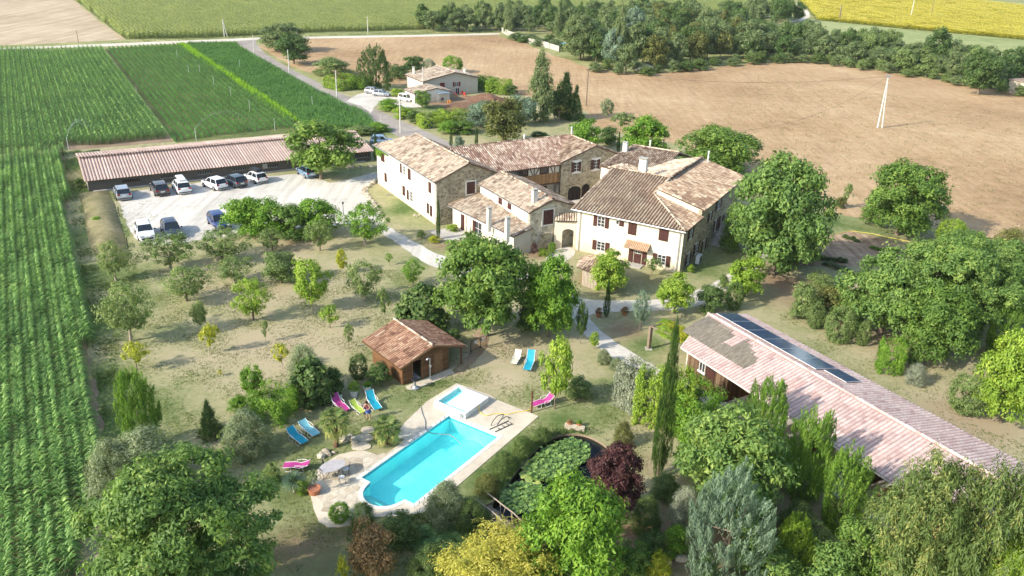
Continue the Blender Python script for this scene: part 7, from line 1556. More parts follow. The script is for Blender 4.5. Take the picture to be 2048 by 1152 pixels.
# ---------------------------------------------------------------- palms, yucca
def blade_fan(nb, L, sp, w_, seed, droop=.35):
    r = np.random.default_rng(seed); V = []; Q = []; T = []
    for i in range(nb):
        a = -sp+2*sp*i/(nb-1); l_ = L*(.75+.25*math.cos(a))*r.uniform(.9, 1.08); d = np.array([math.cos(a), math.sin(a), 0]); sd = np.array([-math.sin(a), math.cos(a), 0]); pv = None
        for s, ww in ((0, .25), (.4, 1), (.75, .8), (1, .08)):
            c = d*l_*s+np.array([0, 0, -droop*l_*s*s+.04*math.cos(a*9)]); c0, c1 = c-sd*w_*ww*.5, c+sd*w_*ww*.5+np.array([0, 0, .02])
            if pv is not None: V += [pv[0], pv[1], c1, c0]; Q.append([len(V)-4, len(V)-3, len(V)-2, len(V)-1]); T.append(np.clip(.3+.4*s+r.uniform(-.15, .2), 0, 1))
            pv = (c0, c1)
    return np.array(V), np.array(Q), np.array(T)
V0, Q0, T0 = blade_fan(16, .72, 1.55, .085, 4); frond_me = npmesh('frond', V0, Q0, T0); frond_me.materials.append(MATS['leaf_palm'])
V0, Q0, T0 = blade_fan(16, .72, 1.5, .085, 9, .8); frond_old = npmesh('frond', V0, Q0, np.clip(T0+.45, 0, 1)); frond_old.materials.append(MATS['leaf_palm'])
m_bark('palm_bark', (0.07, 0.04, 0.025), (0.22, 0.13, 0.07))
def palm(lab, bx, by, trunk, nf, size, seed):
    b = G(bx, by); o = thing('fan_palm', lab, 'palm', b); rr = random.Random(seed); mb = MB(); mb.tube([b, b+Z*trunk*.5+V3(.05, 0, 0), b+Z*trunk], [.2, .16, .19], 9); part('trunk', mb, 'palm_bark', o)
    for i in range(nf):
        az = i*2.4+rr.uniform(-.2, .2); f = i/nf; el = R(75-120*f); st = .85*size*(.8+.3*f); top = b+Z*(trunk+.1*(1-f)); tip = top+V3(math.cos(az)*math.cos(el), math.sin(az)*math.cos(el), math.sin(el))*st
        mb = MB(); mb.tube([top, tip], .018, 4); k = part('leaf_stalk', mb, 'leaf_palm', o)
        fr = bpy.data.objects.new('frond', frond_me if f < .72 else frond_old); COL.objects.link(fr); fr.parent = k; fr.location = tip-wloc(k); fr.rotation_euler = (rr.uniform(-.3, .3), -el*.75+.15, az); fr.scale = (size,)*3
palm('tall fan palm with brown trunk left of the stepping stones', 672, 893, 2.1, 24, 0.86, 1); palm('shorter fan palm beside the terrace, right of the stepping stones', 773, 887, 1.25, 22, 0.84, 2)
def yucca(lab, bx, by, n, L, seed, mat='leaf_yucca', stem=.4, name='yucca'):
    b = G(bx, by); o = thing(name, lab, 'yucca', b); r = np.random.default_rng(seed); V = []; Q = []; T = []
    for i in range(n):
        a = i*2.4; el = R(85-95*(i/n)+r.uniform(-8, 8)); l_ = L*r.uniform(.85, 1.1); d = V3(math.cos(a)*math.cos(el), math.sin(a)*math.cos(el), math.sin(el)); sd = V3(-math.sin(a), math.cos(a), 0); pv = None
        for s, ww in ((0, .7), (.35, 1), (.75, .7), (1, .05)):
            c = Z*stem+d*l_*s-Z*.25*l_*s*s; c0, c1 = c-sd*.035*ww, c+sd*.035*ww
            if pv is not None: V += [pv[0], pv[1], c1, c0]; Q.append([len(V)-4, len(V)-3, len(V)-2, len(V)-1]); T.append(np.clip(.25+.4*s+r.uniform(-.2, .2), 0, 1))
            pv = (c0, c1)
    me = npmesh('leaves', np.array(V), np.array(Q), np.array(T)); me.materials.append(MATS[mat]); k = bpy.data.objects.new('leaves', me); COL.objects.link(k); k.parent = o
    mb = MB(); mb.tube([b, b+Z*stem], .13, 8); part('trunk', mb, 'bark_pale', o)
yucca('spiky grey-green yucca in front of the hidden pink lounger', 589, 983, 150, 1.0, 5, stem=.75)
# ---------------------------------------------------------------- people
def person(lab, loc, rz, joints, edges, radii, clothes, hair, s=1.0):
    c = thing('person', lab, 'person', loc, rz); c.scale = (s,)*3
    me = bpy.data.meshes.new('body'); me.from_pydata(joints, edges, []); o = bpy.data.objects.new('body', me); COL.objects.link(o); o.parent = c; me.materials.append(MATS['skin'])
    md = o.modifiers.new('skin', 'SKIN'); sv_ = me.skin_vertices[0].data
    for i, r_ in enumerate(radii): sv_[i].radius = (r_, r_)
    sv_[0].use_root = True; md.use_smooth_shade = True; ms = o.modifiers.new('sub', 'SUBSURF'); ms.levels = 2; ms.render_levels = 2
    for nm, pts, rad, mat in clothes: mb = MB(); mb.tube(pts, rad, 12); k = part(nm, mb, mat, c, local=True, smooth=True)
    mb = MB(); mb.ico(hair[0], hair[1], 3, (1, 1, 1.05), .08); part('hair', mb, hair[2], c, local=True, smooth=True)
    return c
# 0 pelvis 1 waist 2 chest 3 neck 4 head-base 5 head ; legs 6-13 ; arms 14-21
J = [(0, 0, .88), (.02, 0, 1.05), (.08, 0, 1.28), (.13, 0, 1.40), (.17, 0, 1.47), (.2, 0, 1.58), (0, .10, .84), (.03, .13, .46), (-.02, .15, .09), (.12, .17, .03), (0, -.10, .84), (.02, -.13, .46), (-.03, -.15, .09), (.11, -.17, .03),
     (.08, .19, 1.33), (.17, .26, 1.08), (.40, .14, 1.05), (.48, .10, 1.06), (.08, -.19, 1.33), (.17, -.27, 1.08), (.40, -.16, 1.0), (.48, -.12, 1.0)]
Ed = [(0, 1), (1, 2), (2, 3), (3, 4), (4, 5), (0, 6), (6, 7), (7, 8), (8, 9), (0, 10), (10, 11), (11, 12), (12, 13), (2, 14), (14, 15), (15, 16), (16, 17), (2, 18), (18, 19), (19, 20), (20, 21)]
Rd = [.13, .115, .13, .055, .07, .10, .095, .06, .04, .035, .095, .06, .04, .035, .055, .045, .035, .03, .055, .045, .035, .03]
fing = []; base_i = 17
for (hand, sgn) in ((17, 1), (21, -1)):
    hx, hy, hz = J[hand]
    for k in range(4): J.append((hx+.05, hy+(k-1.5)*.022, hz-.005)); Ed.append((hand, len(J)-1)); Rd.append(.011); J.append((hx+.10+(.01 if k in (1, 2) else 0), hy+(k-1.5)*.024, hz-.035)); Ed.append((len(J)-2, len(J)-1)); Rd.append(.009)
    J.append((hx+.03, hy-sgn*.05, hz+.02)); Ed.append((hand, len(J)-1)); Rd.append(.011)
person('person with dark hair and blue shorts standing barefoot by the turquoise lounger', G(737, 838), -2.0, J, Ed, Rd,
       [('shorts', [(-.005, 0, .62), (-.0, 0, .78), (0, 0, .92), (.02, 0, 1.02)], [.23, .215, .18, .145], 'denim'), ('top', [(.02, 0, 1.0), (.05, 0, 1.15), (.08, 0, 1.3), (.11, 0, 1.38)], [.15, .15, .165, .10], 'top_print')], ((.17, 0, 1.60), .125, 'hair_brown'), s=1.0)
bg_ = thing('beach_bag', 'dark bag lying between the lime chair and the turquoise lounger', 'bag', G(731, 818)); mb = MB(); mb.ico((0, 0, .3), .32, 5, (1, .7, .9), .12); part('bag', mb, 'bag_grey', bg_, local=True, smooth=True); mb = MB(); mb.tube([(-.15, 0, .5), (-.1, 0, .72), (.1, 0, .72), (.15, 0, .5)], .015, 5); part('strap', mb, 'bag_grey', bg_, local=True)
# ---------------------------------------------------------------- trees and shrubs
# (proto, leaf colour, base px, base py, top py, width px, label, category)
T_ = [
# orchard
('vase', 'orchard', 232, 562, 481, 74, 'small fruit tree nearest the corn at the top left of the orchard', 'tree'),
('vase', 'orchard', 341, 538, 462, 112, 'wide fruit tree partly hiding the navy car', 'tree'),
('vase', 'orchard', 446, 522, 456, 118, 'spreading fruit tree in front of the bright blue car', 'tree'),
('vase', 'orchard', 546, 503, 455, 60, 'small fruit tree below the left fruit bushes', 'tree'),
('vase', 'orchard', 640, 501, 437, 62, 'upright fruit tree below the right fruit bushes', 'tree'),
('vase', 'fresh', 730, 489, 403, 110, 'broad fruit tree beside the gravel drive', 'tree'),
('vase', 'orchard', 373, 602, 531, 106, 'full dark fruit tree in the second orchard row', 'tree'),
('vase', 'orchard', 470, 567, 512, 90, 'grey-green fruit tree between the second and third rows', 'tree'),
('round', 'orchard', 562, 566, 502, 84, 'dense bushy fruit tree left of the lime-coloured one', 'tree'),
('upright', 'lime', 626, 620, 517, 84, 'tall lime-coloured fruit tree in the middle of the orchard', 'tree'),
('vase', 'lime', 506, 640, 552, 88, 'bright green fruit tree with a forked trunk', 'tree'),
('vase', 'orchard', 262, 682, 560, 116, 'leaning fruit tree by the corn, lower left of the orchard', 'tree'),
('upright', 'orchard', 402, 661, 600, 34, 'slim young fruit tree below the full dark one', 'tree'),
('vase', 'orchard', 730, 602, 517, 82, 'dome-shaped dark green fruit tree right of the lime one', 'tree'),
('upright', 'yellow', 685, 547, 497, 26, 'small yellow-leaved sapling above the dome-shaped tree', 'tree'),
('sparse', 'fresh', 779, 531, 504, 18, 'tiny sapling close to the gravel drive', 'tree'),
('vase', 'fresh', 826, 571, 518, 50, 'small fruit tree left of the great ash', 'tree'),
('sparse', 'yellow', 420, 708, 644, 44, 'yellow sapling in the lower orchard', 'tree'),
('sparse', 'yellow', 274, 739, 679, 60, 'broad yellow-green sapling nearest the lower corn edge', 'tree'),
('sparse', 'orchard', 532, 685, 638, 20, 'thin bare-stemmed sapling in the middle of the orchard', 'tree'),
('sparse', 'lime', 660, 656, 607, 52, 'crooked sapling with light leaves above the cabin', 'tree'),
('sparse', 'orchard', 697, 697, 643, 26, 'thin sapling left of the cabin roof', 'tree'),
('sparse', 'yellow', 565, 738, 682, 40, 'pale yellow sapling above the dark fig', 'tree'),
('sparse', 'orchard', 770, 640, 572, 30, 'wispy grey-green sapling behind the cabin', 'tree'),
('sparse', 'gold', 441, 752, 738, 14, 'tiny yellow seedling in the lower orchard', 'tree'),
('upright', 'fresh', 508, 800, 728, 50, 'young bright green tree at the corner of the hedge', 'tree'),
('shrub', 'fresh', 478, 824, 790, 44, 'small bright bush left of the clipped hedge', 'shrub'),
# fruit bushes by the car park
('shrub', 'fresh', 490, 468, 388, 90, 'leftmost of the big fruit bushes beside the car park', 'tree'),
('shrub', 'fresh', 534, 472, 396, 96, 'second big fruit bush beside the car park', 'tree'),
('shrub', 'ash', 584, 474, 402, 92, 'darker fruit bush in the middle of the group by the car park', 'tree'),
('shrub', 'fresh', 634, 470, 390, 98, 'rightmost big fruit bush by the little lamp post', 'tree'),
# around the cabin
('fine', 'olive', 614, 788, 684, 84, 'grey-green olive behind the dark fig', 'tree'),
('fig', 'dark', 625, 802, 712, 92, 'dark large-leaved fig left of the cabin', 'tree'),
('ball', 'dark', 718, 756, 708, 40, 'round dark shrub left of the cabin', 'shrub'),
('shrub', 'dark', 758, 768, 726, 52, 'low dark shrub against the cabin wall', 'shrub'),
('shrub', 'dark', 668, 790, 728, 44, 'dark bush between the fig and the round shrub', 'shrub'),
('fig', 'dark', 846, 655, 566, 110, 'broad glossy fig bush behind the cabin', 'shrub'),
('shrub', 'dark', 905, 690, 655, 36, 'small shrub at the right end of the cabin', 'shrub'),
('big', 'ash', 972, 672, 458, 196, 'great ash tree in front of the lean-to', 'tree'),
('big', 'fresh', 1096, 674, 508, 112, 'light green tree right of the great ash', 'tree'),
('shrub', 'dark', 1055, 665, 610, 60, 'dark shrub under the two big trees', 'shrub'),
('sparse', 'orchard', 1084, 640, 575, 60, 'loose shrub between the two big trees', 'shrub'),
('upright', 'lime', 1109, 818, 670, 76, 'young lime-green tree beside the pink lounger', 'tree'),
('shrub', 'orchard', 1157, 792, 752, 62, 'low olive-green bush right of the young lime-green tree', 'shrub'),
('upright', 'dark', 1161, 688, 600, 26, 'slim dark young tree on the left of the gravel path', 'tree'),
('upright', 'lime', 1188, 698, 664, 24, 'small bright sapling at the fork of the path', 'tree'),
('fine', 'olive', 1207, 726, 698, 34, 'small grey shrub left of the gravel path', 'shrub'), ('fine', 'olive', 1232, 740, 714, 30, 'second small grey shrub lower on the path edge', 'shrub'),
('column', 'cypress', 1212, 634, 556, 17, 'small leaning cypress beside the path', 'cypress'),
('vase', 'blue', 1279, 660, 578, 42, 'young grey-green tree on the lawn before the kiosk', 'tree'),
('round', 'lime', 1216, 590, 500, 78, 'round light green tree over the kiosk', 'tree'),
('round', 'lime', 1348, 627, 548, 74, 'round lime-green tree in front of the cream house', 'tree'),
('round', 'lime', 1489, 594, 510, 84, 'lime-green tree at the bend of the path by the stone house', 'tree'),
('shrub', 'dark', 1420, 624, 566, 66, 'dark bush between the path and the shed', 'shrub'), ('ball', 'dark', 1466, 618, 564, 38, 'clipped dark ball beside the path', 'shrub'),
('shrub', 'orchard', 1445, 578, 548, 26, 'little bush on the upper edge of the path', 'shrub'), ('sparse', 'orchard', 1303, 552, 512, 44, 'wispy rose bush under the ground-floor window', 'shrub'),
('shrub', 'lime', 1381, 545, 528, 16, 'tiny bright plant at the corner of the cream house', 'shrub'),
('ball', 'fresh', 1104, 505, 484, 17, 'small green ball shrub beside the archway', 'shrub'), ('shrub', 'lime', 1086, 512, 496, 22, 'low yellowish shrub below the stone gable', 'shrub'), ('sparse', 'plum', 1068, 515, 484, 16, 'small reddish shrub by the buttress', 'shrub'),
('column', 'cypress', 877, 478, 394, 11, 'slim cypress at the corner of the white wing', 'cypress'),
('shrub', 'orchard', 842, 478, 458, 18, 'small round shrub left of the slim cypress', 'shrub'), ('shrub', 'yellow', 868, 485, 470, 24, 'low yellow shrub in the bed by the slim cypress', 'shrub'), ('shrub', 'lime', 905, 462, 448, 26, 'low plants along the foot of the lean-to', 'shrub'),
# hedge and conifers near the shed
('column', 'cypress', 1316, 950, 632, 52, 'tall narrow cypress before the clipped hedges', 'cypress'),
('hedge', 'silver', 1262, 812, 722, 58, 'rounded grey-green hedge bush at the head of the row', 'hedge'),
('hedge', 'lime', 1298, 842, 738, 62, 'bright green hedge bush next to the grey one', 'hedge'),
('hedge', 'fresh', 1378, 862, 768, 90, 'big dark green hedge bush facing the shed forecourt', 'hedge'),
('hedge', 'lime', 1345, 840, 742, 70, 'hedge bush hidden behind the tall cypress', 'hedge'),
('fine', 'khaki', 1245, 890, 842, 46, 'dry grassy tuft between the pond and the tall cypress', 'shrub'),
('flame', 'thuja', 1520, 905, 766, 92, 'leftmost golden-tipped thuja before the shed', 'conifer'),
('flame', 'thuja', 1602, 1000, 828, 96, 'middle golden-tipped thuja before the shed', 'conifer'),
('flame', 'thuja', 1672, 1062, 908, 102, 'rightmost golden-tipped thuja before the shed', 'conifer'),
('big', 'walnut', 1452, 1030, 818, 220, 'broad leafy tree in front of the leftmost thuja', 'tree'),
('pine', 'blue', 1440, 1165, 948, 190, 'blue-grey pine in the lower middle of the shrubbery', 'conifer'),
('fine', 'silver', 1366, 1048, 972, 74, 'silvery bush left of the blue-grey pine', 'shrub'),
('sparse', 'khaki', 1405, 880, 812, 56, 'dry branching shrub by the forecourt', 'shrub'),
('flame', 'lime', 1580, 1135, 1038, 78, 'small golden thuja at the bottom of the view', 'conifer'),
('feather', 'feather', 1815, 1245, 895, 240, 'feathery grey-green tree in front of the pink roof', 'tree'),
('feather', 'feather', 1965, 1310, 925, 270, 'second feathery tree filling the lower right corner', 'tree'),
('feather', 'lime', 2020, 1340, 985, 190, 'yellow-tinged feathery tree at the right edge', 'tree'),
('shrub', 'walnut', 1545, 1180, 1105, 120, 'bright low bush at the bottom edge left of the small thuja', 'shrub'), ('shrub', 'walnut', 1660, 1200, 1085, 130, 'bright leafy bush at the bottom edge right of the small thuja', 'shrub'),
('shrub', 'orchard', 1620, 1120, 1050, 90, 'small shrub with reddish shoots right of the golden thuja', 'shrub'),
('shrub', 'yellow', 1315, 1165, 1105, 52, 'small yellow bush left of the blue-grey pine', 'shrub'), ('fine', 'dark', 1408, 1200, 1105, 64, 'low dark shrub at the very bottom under the pine', 'shrub'),
('fine', 'reed', 1290, 1060, 990, 70, 'dark green shrub beside the earth path', 'shrub'), ('shrub', 'orchard', 1330, 1000, 945, 64, 'green shrub below the tall cypress', 'shrub'), ('shrub', 'dark', 1300, 1120, 1060, 64, 'dark low shrub on the earth path edge', 'shrub'),
('shrub', 'dark', 1500, 1080, 1010, 90, 'shaded shrub between the pine and the thujas', 'shrub'), ('shrub', 'orchard', 1590, 1060, 1000, 70, 'shaded bush between the middle thuja and the small golden one', 'shrub'),
('round', 'walnut', 1500, 1150, 1045, 100, 'mid green bush between the blue-grey pine and the small golden thuja', 'shrub'), ('round', 'ash', 1700, 1170, 1040, 120, 'green bush under the feathery tree at the bottom', 'shrub'), ('shrub', 'walnut', 1570, 960, 890, 90, 'leafy bush between the first two thujas', 'shrub'), ('round', 'ash', 1390, 960, 868, 90, 'small leafy tree right of the tall cypress', 'tree'), ('shrub', 'ash', 1265, 1150, 1090, 90, 'green bush at the bottom beside the bright ash', 'shrub'), ('shrub', 'fresh', 1350, 1110, 1050, 60, 'bright bush among the pale boulders', 'shrub'),
# round the pond and the bottom
('big', 'plum', 1224, 1030, 882, 118, 'dark purple-leaved plum tree behind the pond', 'tree'),
('big', 'fresh', 1140, 1180, 958, 200, 'bright green ash standing at the end of the pond', 'tree'),
('feather', 'gold', 1005, 1215, 1072, 260, 'golden yellow feathery shrub at the bottom edge', 'shrub'),
('fine', 'silver', 1150, 1185, 1090, 130, 'greyish shrub below the bright ash', 'shrub'),
('shrub', 'rust', 745, 1165, 1038, 100, 'shrub with rust-pink flower heads at the bottom', 'shrub'),
('fine', 'dark', 725, 1052, 1004, 60, 'dark shrub at the end of the terrace', 'shrub'),
('fine', 'olive', 892, 1040, 962, 100, 'grey-green bush hiding the near corner of the pool', 'shrub'),
('shrub', 'reed', 800, 1080, 1030, 90, 'low green plants between terrace and pond leaves', 'shrub'), ('fine', 'reed', 940, 1050, 1000, 80, 'reedy clump on the pond bank before the footbridge', 'shrub'),
('fine', 'reed', 860, 1170, 1090, 100, 'reedy grass clump left of the golden shrub', 'shrub'), ('fine', 'reed', 1010, 940, 905, 60, 'reeds on the bank between the pool and the lily pads', 'shrub'), ('fine', 'reed', 1045, 905, 872, 50, 'reeds on the upper pond bank', 'shrub'), ('fine', 'khaki', 975, 985, 948, 60, 'dry reeds on the bank above the footbridge', 'shrub'), ('fine', 'reed', 1085, 880, 856, 44, 'grassy tuft at the top of the pond', 'shrub'),
('fine', 'reed', 1060, 1075, 1035, 60, 'reeds at the right end of the footbridge', 'shrub'), ('sparse', 'yellow', 690, 1190, 1105, 34, 'small yellow conifer shoot at the bottom edge', 'shrub'),
('ball', 'fresh', 680, 1040, 1008, 46, 'round clipped shrub growing out of the terrace', 'shrub'),
('shrub', 'lime', 604, 985, 958, 30, 'lime-green tuft beside the yucca', 'shrub'), ('shrub', 'orchard', 545, 965, 925, 40, 'loose shrub left of the yucca', 'shrub'), ('sparse', 'orchard', 470, 905, 850, 60, 'wispy shrub left of the olive', 'shrub'),
('giant', 'walnut', 392, 1250, 912, 380, 'huge walnut tree filling the lower left', 'tree'),
('fine', 'olive', 300, 985, 858, 190, 'grey wispy tree behind the walnut', 'tree'), ('fine', 'olive', 235, 1010, 880, 130, 'grey wispy shrub next to the corn', 'shrub'),
('flame', 'thuja', 288, 905, 748, 84, 'plump green thuja at the lower end of the orchard', 'conifer'),
('cone', 'dark', 422, 872, 792, 56, 'dark cone-shaped shrub left of the silver olive', 'conifer'),
('fine', 'olive', 497, 908, 818, 108, 'round silvery olive tree left of the blue loungers', 'tree'),
('hedge', 'fresh', 548, 832, 778, 78, 'clipped green hedge left of the fig', 'hedge'),
# right side
('big', 'walnut', 1545, 550, 300, 190, 'large dense tree beside the stone house', 'tree'),
('shrub', 'dark', 1580, 520, 440, 130, 'dark undergrowth behind the large dense tree', 'shrub'), ('shrub', 'ash', 1468, 500, 400, 70, 'foliage in the shade by the stone stairs', 'shrub'),
('big', 'ash', 1793, 470, 316, 156, 'solitary round tree at the field edge', 'tree'), ('shrub', 'fresh', 1822, 466, 425, 56, 'bright undergrowth at the foot of the solitary tree', 'shrub'), ('shrub', 'ash', 1745, 450, 405, 60, 'bushes left of the solitary tree', 'shrub'),
('sparse', 'orchard', 1689, 418, 364, 26, 'thin sapling between the two big trees', 'tree'), ('shrub', 'khaki', 1680, 415, 392, 26, 'low bush at the foot of the thin sapling', 'shrub'),
('giant', 'walnut', 1880, 680, 452, 225, 'massive spreading walnut on the right', 'tree'), ('big', 'walnut', 1760, 670, 500, 170, 'left part of the walnut grove on the right', 'tree'), ('big', 'walnut', 1960, 660, 470, 160, 'right-hand walnut behind the massive one', 'tree'), ('big', 'ash', 1850, 720, 560, 160, 'low walnut crown reaching over the grass', 'tree'),
('ball', 'lime', 1895, 492, 436, 60, 'round clipped bush behind the walnut grove', 'shrub'), ('shrub', 'fresh', 1945, 500, 462, 40, 'small bush right of the round clipped one', 'shrub'),
('fine', 'khaki', 2010, 545, 452, 120, 'hazy olive-grey tamarisk at the right edge', 'shrub'),
('flame', 'thuja', 2000, 610, 505, 60, 'far thuja at the right edge', 'conifer'), ('flame', 'thuja', 2002, 712, 580, 92, 'large thuja leaning at the right edge', 'conifer'),
('big', 'lime', 2000, 845, 660, 130, 'yellow-green tree at the right edge by the shed', 'tree'), ('shrub', 'walnut', 2040, 800, 640, 100, 'green bush cut by the right edge', 'shrub'),
('ball', 'orchard', 1930, 825, 748, 82, 'rounded bush left of the yellow-green tree', 'shrub'),
('hedge', 'fresh', 1776, 742, 680, 46, 'upright clipped bush on the dry grass', 'shrub'), ('shrub', 'dark', 1820, 728, 694, 28, 'small dark bush behind the upright clipped one', 'shrub'), ('fine', 'silver', 1830, 768, 726, 46, 'small grey lavender-like bush on the dry grass', 'shrub'),
('shrub', 'orchard', 1605, 640, 562, 64, 'mottled shrub at the left end of the bushes right of the shed', 'shrub'), ('ball', 'orchard', 1628, 655, 608, 38, 'small clipped bush in front of the mottled shrub', 'shrub'), ('ball', 'orchard', 1675, 682, 614, 64, 'large rounded bush in the row right of the shed', 'shrub'), ('ball', 'orchard', 1722, 690, 640, 32, 'small round bush at the end of the row', 'shrub'), ('shrub', 'khaki', 1660, 630, 566, 80, 'brownish-green shrub behind the clipped row', 'shrub'), ('shrub', 'walnut', 1700, 650, 570, 80, 'green shrub joining the walnut grove', 'shrub'),
('shrub', 'orchard', 1640, 575, 545, 60, 'low plants below the vegetable bed', 'shrub'),
# behind the farm
('round', 'khaki', 1006, 290, 192, 98, 'mottled yellowish-green tree behind the rear wing', 'tree'),
('round', 'blue', 1042, 250, 190, 66, 'blue-green bush behind the mottled tree', 'tree'),
('poplar', 'wood', 1080, 245, 94, 66, 'tall windblown poplar behind the rear wing', 'tree'),
('poplar', 'dark', 1128, 238, 142, 58, 'dark evergreen right of the windblown poplar', 'conifer'), ('shrub', 'dark', 1108, 238, 176, 50, 'dark bush at the foot of the poplar', 'shrub'), ('cone', 'dark', 1150, 240, 168, 42, 'small dark conifer at the end of the evergreen group', 'conifer'), ('sparse', 'khaki', 1118, 244, 200, 50, 'dry shrub under the evergreens', 'shrub'),
('upright', 'olive', 1212, 240, 196, 30, 'small pale tree standing alone at the field edge', 'tree'),
('round', 'fresh', 1168, 306, 236, 70, 'round bright green tree behind the stone gable', 'tree'), ('shrub', 'dark', 1218, 290, 250, 46, 'dark shrubs between the two bright trees', 'shrub'), ('column', 'cypress', 1236, 304, 262, 9, 'thin dark cypress behind the north range', 'cypress'),
('round', 'fresh', 1287, 328, 226, 98, 'large bright green tree behind the north range', 'tree'), ('sparse', 'orchard', 1240, 262, 222, 56, 'sparse shrubs at the field edge behind the bright trees', 'shrub'),
('big', 'ash', 1432, 352, 248, 160, 'wide spreading walnut behind the stone house roof', 'tree'),
('column', 'cypress', 902, 293, 254, 9, 'left of two small cypresses behind the white wing', 'cypress'), ('column', 'cypress', 953, 291, 252, 9, 'right of two small cypresses behind the white wing', 'cypress'), ('shrub', 'blue', 918, 296, 270, 22, 'little blue-grey shrub between the two small cypresses', 'shrub'),
('column', 'cypress', 752, 322, 262, 12, 'dark cypress between the barn and the white wing', 'cypress'),
('round', 'ash', 643, 358, 236, 148, 'round tree standing in front of the long barn', 'tree'),
('shrub', 'dark', 1080, 285, 262, 50, 'low shrub behind the rear wing ridge', 'shrub'),
# lane and neighbour
('big', 'wood', 566, 102, 42, 88, 'upper of the two round dark trees at the lane', 'tree'), ('round', 'dark', 588, 128, 66, 76, 'lower darker of the two round trees at the lane', 'tree'),
('shrub', 'orchard', 665, 150, 112, 80, 'round olive-green bush beside the lane', 'shrub'), ('pine', 'dark', 752, 178, 94, 78, 'dark layered pine left of the neighbouring house', 'conifer'),
('round', 'dark', 828, 148, 110, 50, 'dark tree behind the neighbouring house chimney', 'tree'), ('fine', 'silver', 858, 140, 116, 34, 'silvery tree behind the neighbouring roof', 'tree'), ('ball', 'fresh', 905, 145, 110, 44, 'bright round tree behind the neighbouring house', 'tree'), ('shrub', 'dark', 800, 158, 128, 50, 'dark shrubs left of the neighbouring house', 'shrub'),
('hedge', 'lime', 685, 176, 150, 58, 'clipped light green hedge left of the pine', 'hedge'), ('hedge', 'fresh', 722, 176, 152, 40, 'clipped darker hedge next to the pine', 'hedge'), ('round', 'ash', 844, 216, 180, 40, 'small tree before the neighbouring garage', 'tree'), ('shrub', 'lime', 795, 192, 176, 32, 'low bright shrub beside the silver cars', 'shrub'),
('shrub', 'fresh', 780, 220, 196, 52, 'first hedge bush beyond the yard on the lane side', 'shrub'), ('shrub', 'lime', 808, 236, 212, 50, 'second hedge bush along the lane', 'shrub'), ('shrub', 'dark', 832, 246, 220, 44, 'third darker hedge bush along the lane', 'shrub'), ('hedge', 'lime', 860, 252, 226, 46, 'bright hedge block above the wheelie bins', 'hedge'), ('shrub', 'orchard', 880, 242, 216, 56, 'olive shrub on the edge of the dug earth', 'shrub'), ('hedge', 'lime', 905, 248, 218, 44, 'clipped hedge bush left of the blue-green bush', 'hedge'), ('shrub', 'orchard', 930, 250, 216, 44, 'loose hedge bush below the dug earth', 'shrub'), ('round', 'blue', 962, 255, 200, 60, 'blue-green round bush below the dug earth', 'shrub'), ('shrub', 'fresh', 895, 268, 240, 44, 'low green bush left of the cypresses', 'shrub'), ('shrub', 'ash', 925, 265, 240, 60, 'bush behind the small cypresses', 'shrub'),
('hedge', 'fresh', 972, 178, 152, 40, 'hedge bush at the right end of the neighbouring garden', 'hedge'), ('hedge', 'lime', 998, 186, 158, 44, 'bright hedge bush beside the ploughed field', 'hedge'), ('shrub', 'dark', 1022, 190, 168, 30, 'dark small bush at the end of that hedge', 'shrub'), ('shrub', 'dark', 958, 172, 150, 34, 'dark bush behind the neighbouring house corner', 'shrub'),
('shrub', 'fresh', 757, 262, 244, 50, 'green weeds at the end of the crop by the barn', 'shrub'), ('shrub', 'orchard', 725, 268, 250, 60, 'low scrub behind the barn end', 'shrub'), ('shrub', 'dark', 160, 375, 355, 22, 'small bush at the corner of the barn', 'shrub'), ('shrub', 'dark', 186, 310, 300, 40, 'dark brambles behind the left end of the barn', 'shrub'), ('shrub', 'fresh', 196, 447, 432, 22, 'small bush on the grass bank', 'shrub'),
# tops of the view: poplars and specimen trees
('poplar', 'wood', 1016, 70, -8, 26, 'pale slender poplar left of the far garden', 'tree'), ('poplar', 'wood', 1117, 76, 0, 30, 'pale slender poplar right of the far garden', 'tree'), ('poplar', 'wood', 1236, 132, -6, 40, 'tallest poplar in front of the wood', 'tree'), ('cone', 'dark', 1160, 60, -4, 30, 'pointed dark conifer in the far garden', 'conifer'), ('poplar', 'wood', 1498, 66, 2, 20, 'slim poplar in the back of the wood', 'tree'), ('poplar', 'wood', 1400, 70, 6, 20, 'second slim poplar in the back of the wood', 'tree'),
('big', 'wood', 1160, 120, 26, 80, 'leafy tree at the left end of the wood', 'tree'), ('upright', 'khaki', 1385, 120, 58, 60, 'thin yellowish tree with pale branches in the wood', 'tree'), ('upright', 'khaki', 1440, 118, 62, 50, 'half-bare tree in the middle of the wood', 'tree'),
('round', 'dark', 1690, 120, 54, 46, 'dark rounded tree rising above the hedgerow', 'tree'), ('round', 'dark', 1865, 140, 52, 54, 'tall dark tree in the hedgerow', 'tree'), ('round', 'dark', 1955, 190, 96, 80, 'big dark tree before the field hut', 'tree'), ('shrub', 'silver', 1285, 146, 126, 50, 'silvery bush at the front of the wood', 'shrub'),
]
for (k, lf, bx, by, ty, wp, lab, cat) in T_:
    plant(k, 'leaf_'+lf if lf != 'reed' else 'reed', bx, by, ty, wp, lab, cat, bark='bark_pale' if k in ('vase', 'sparse', 'upright') and random.random() < .4 else 'bark')
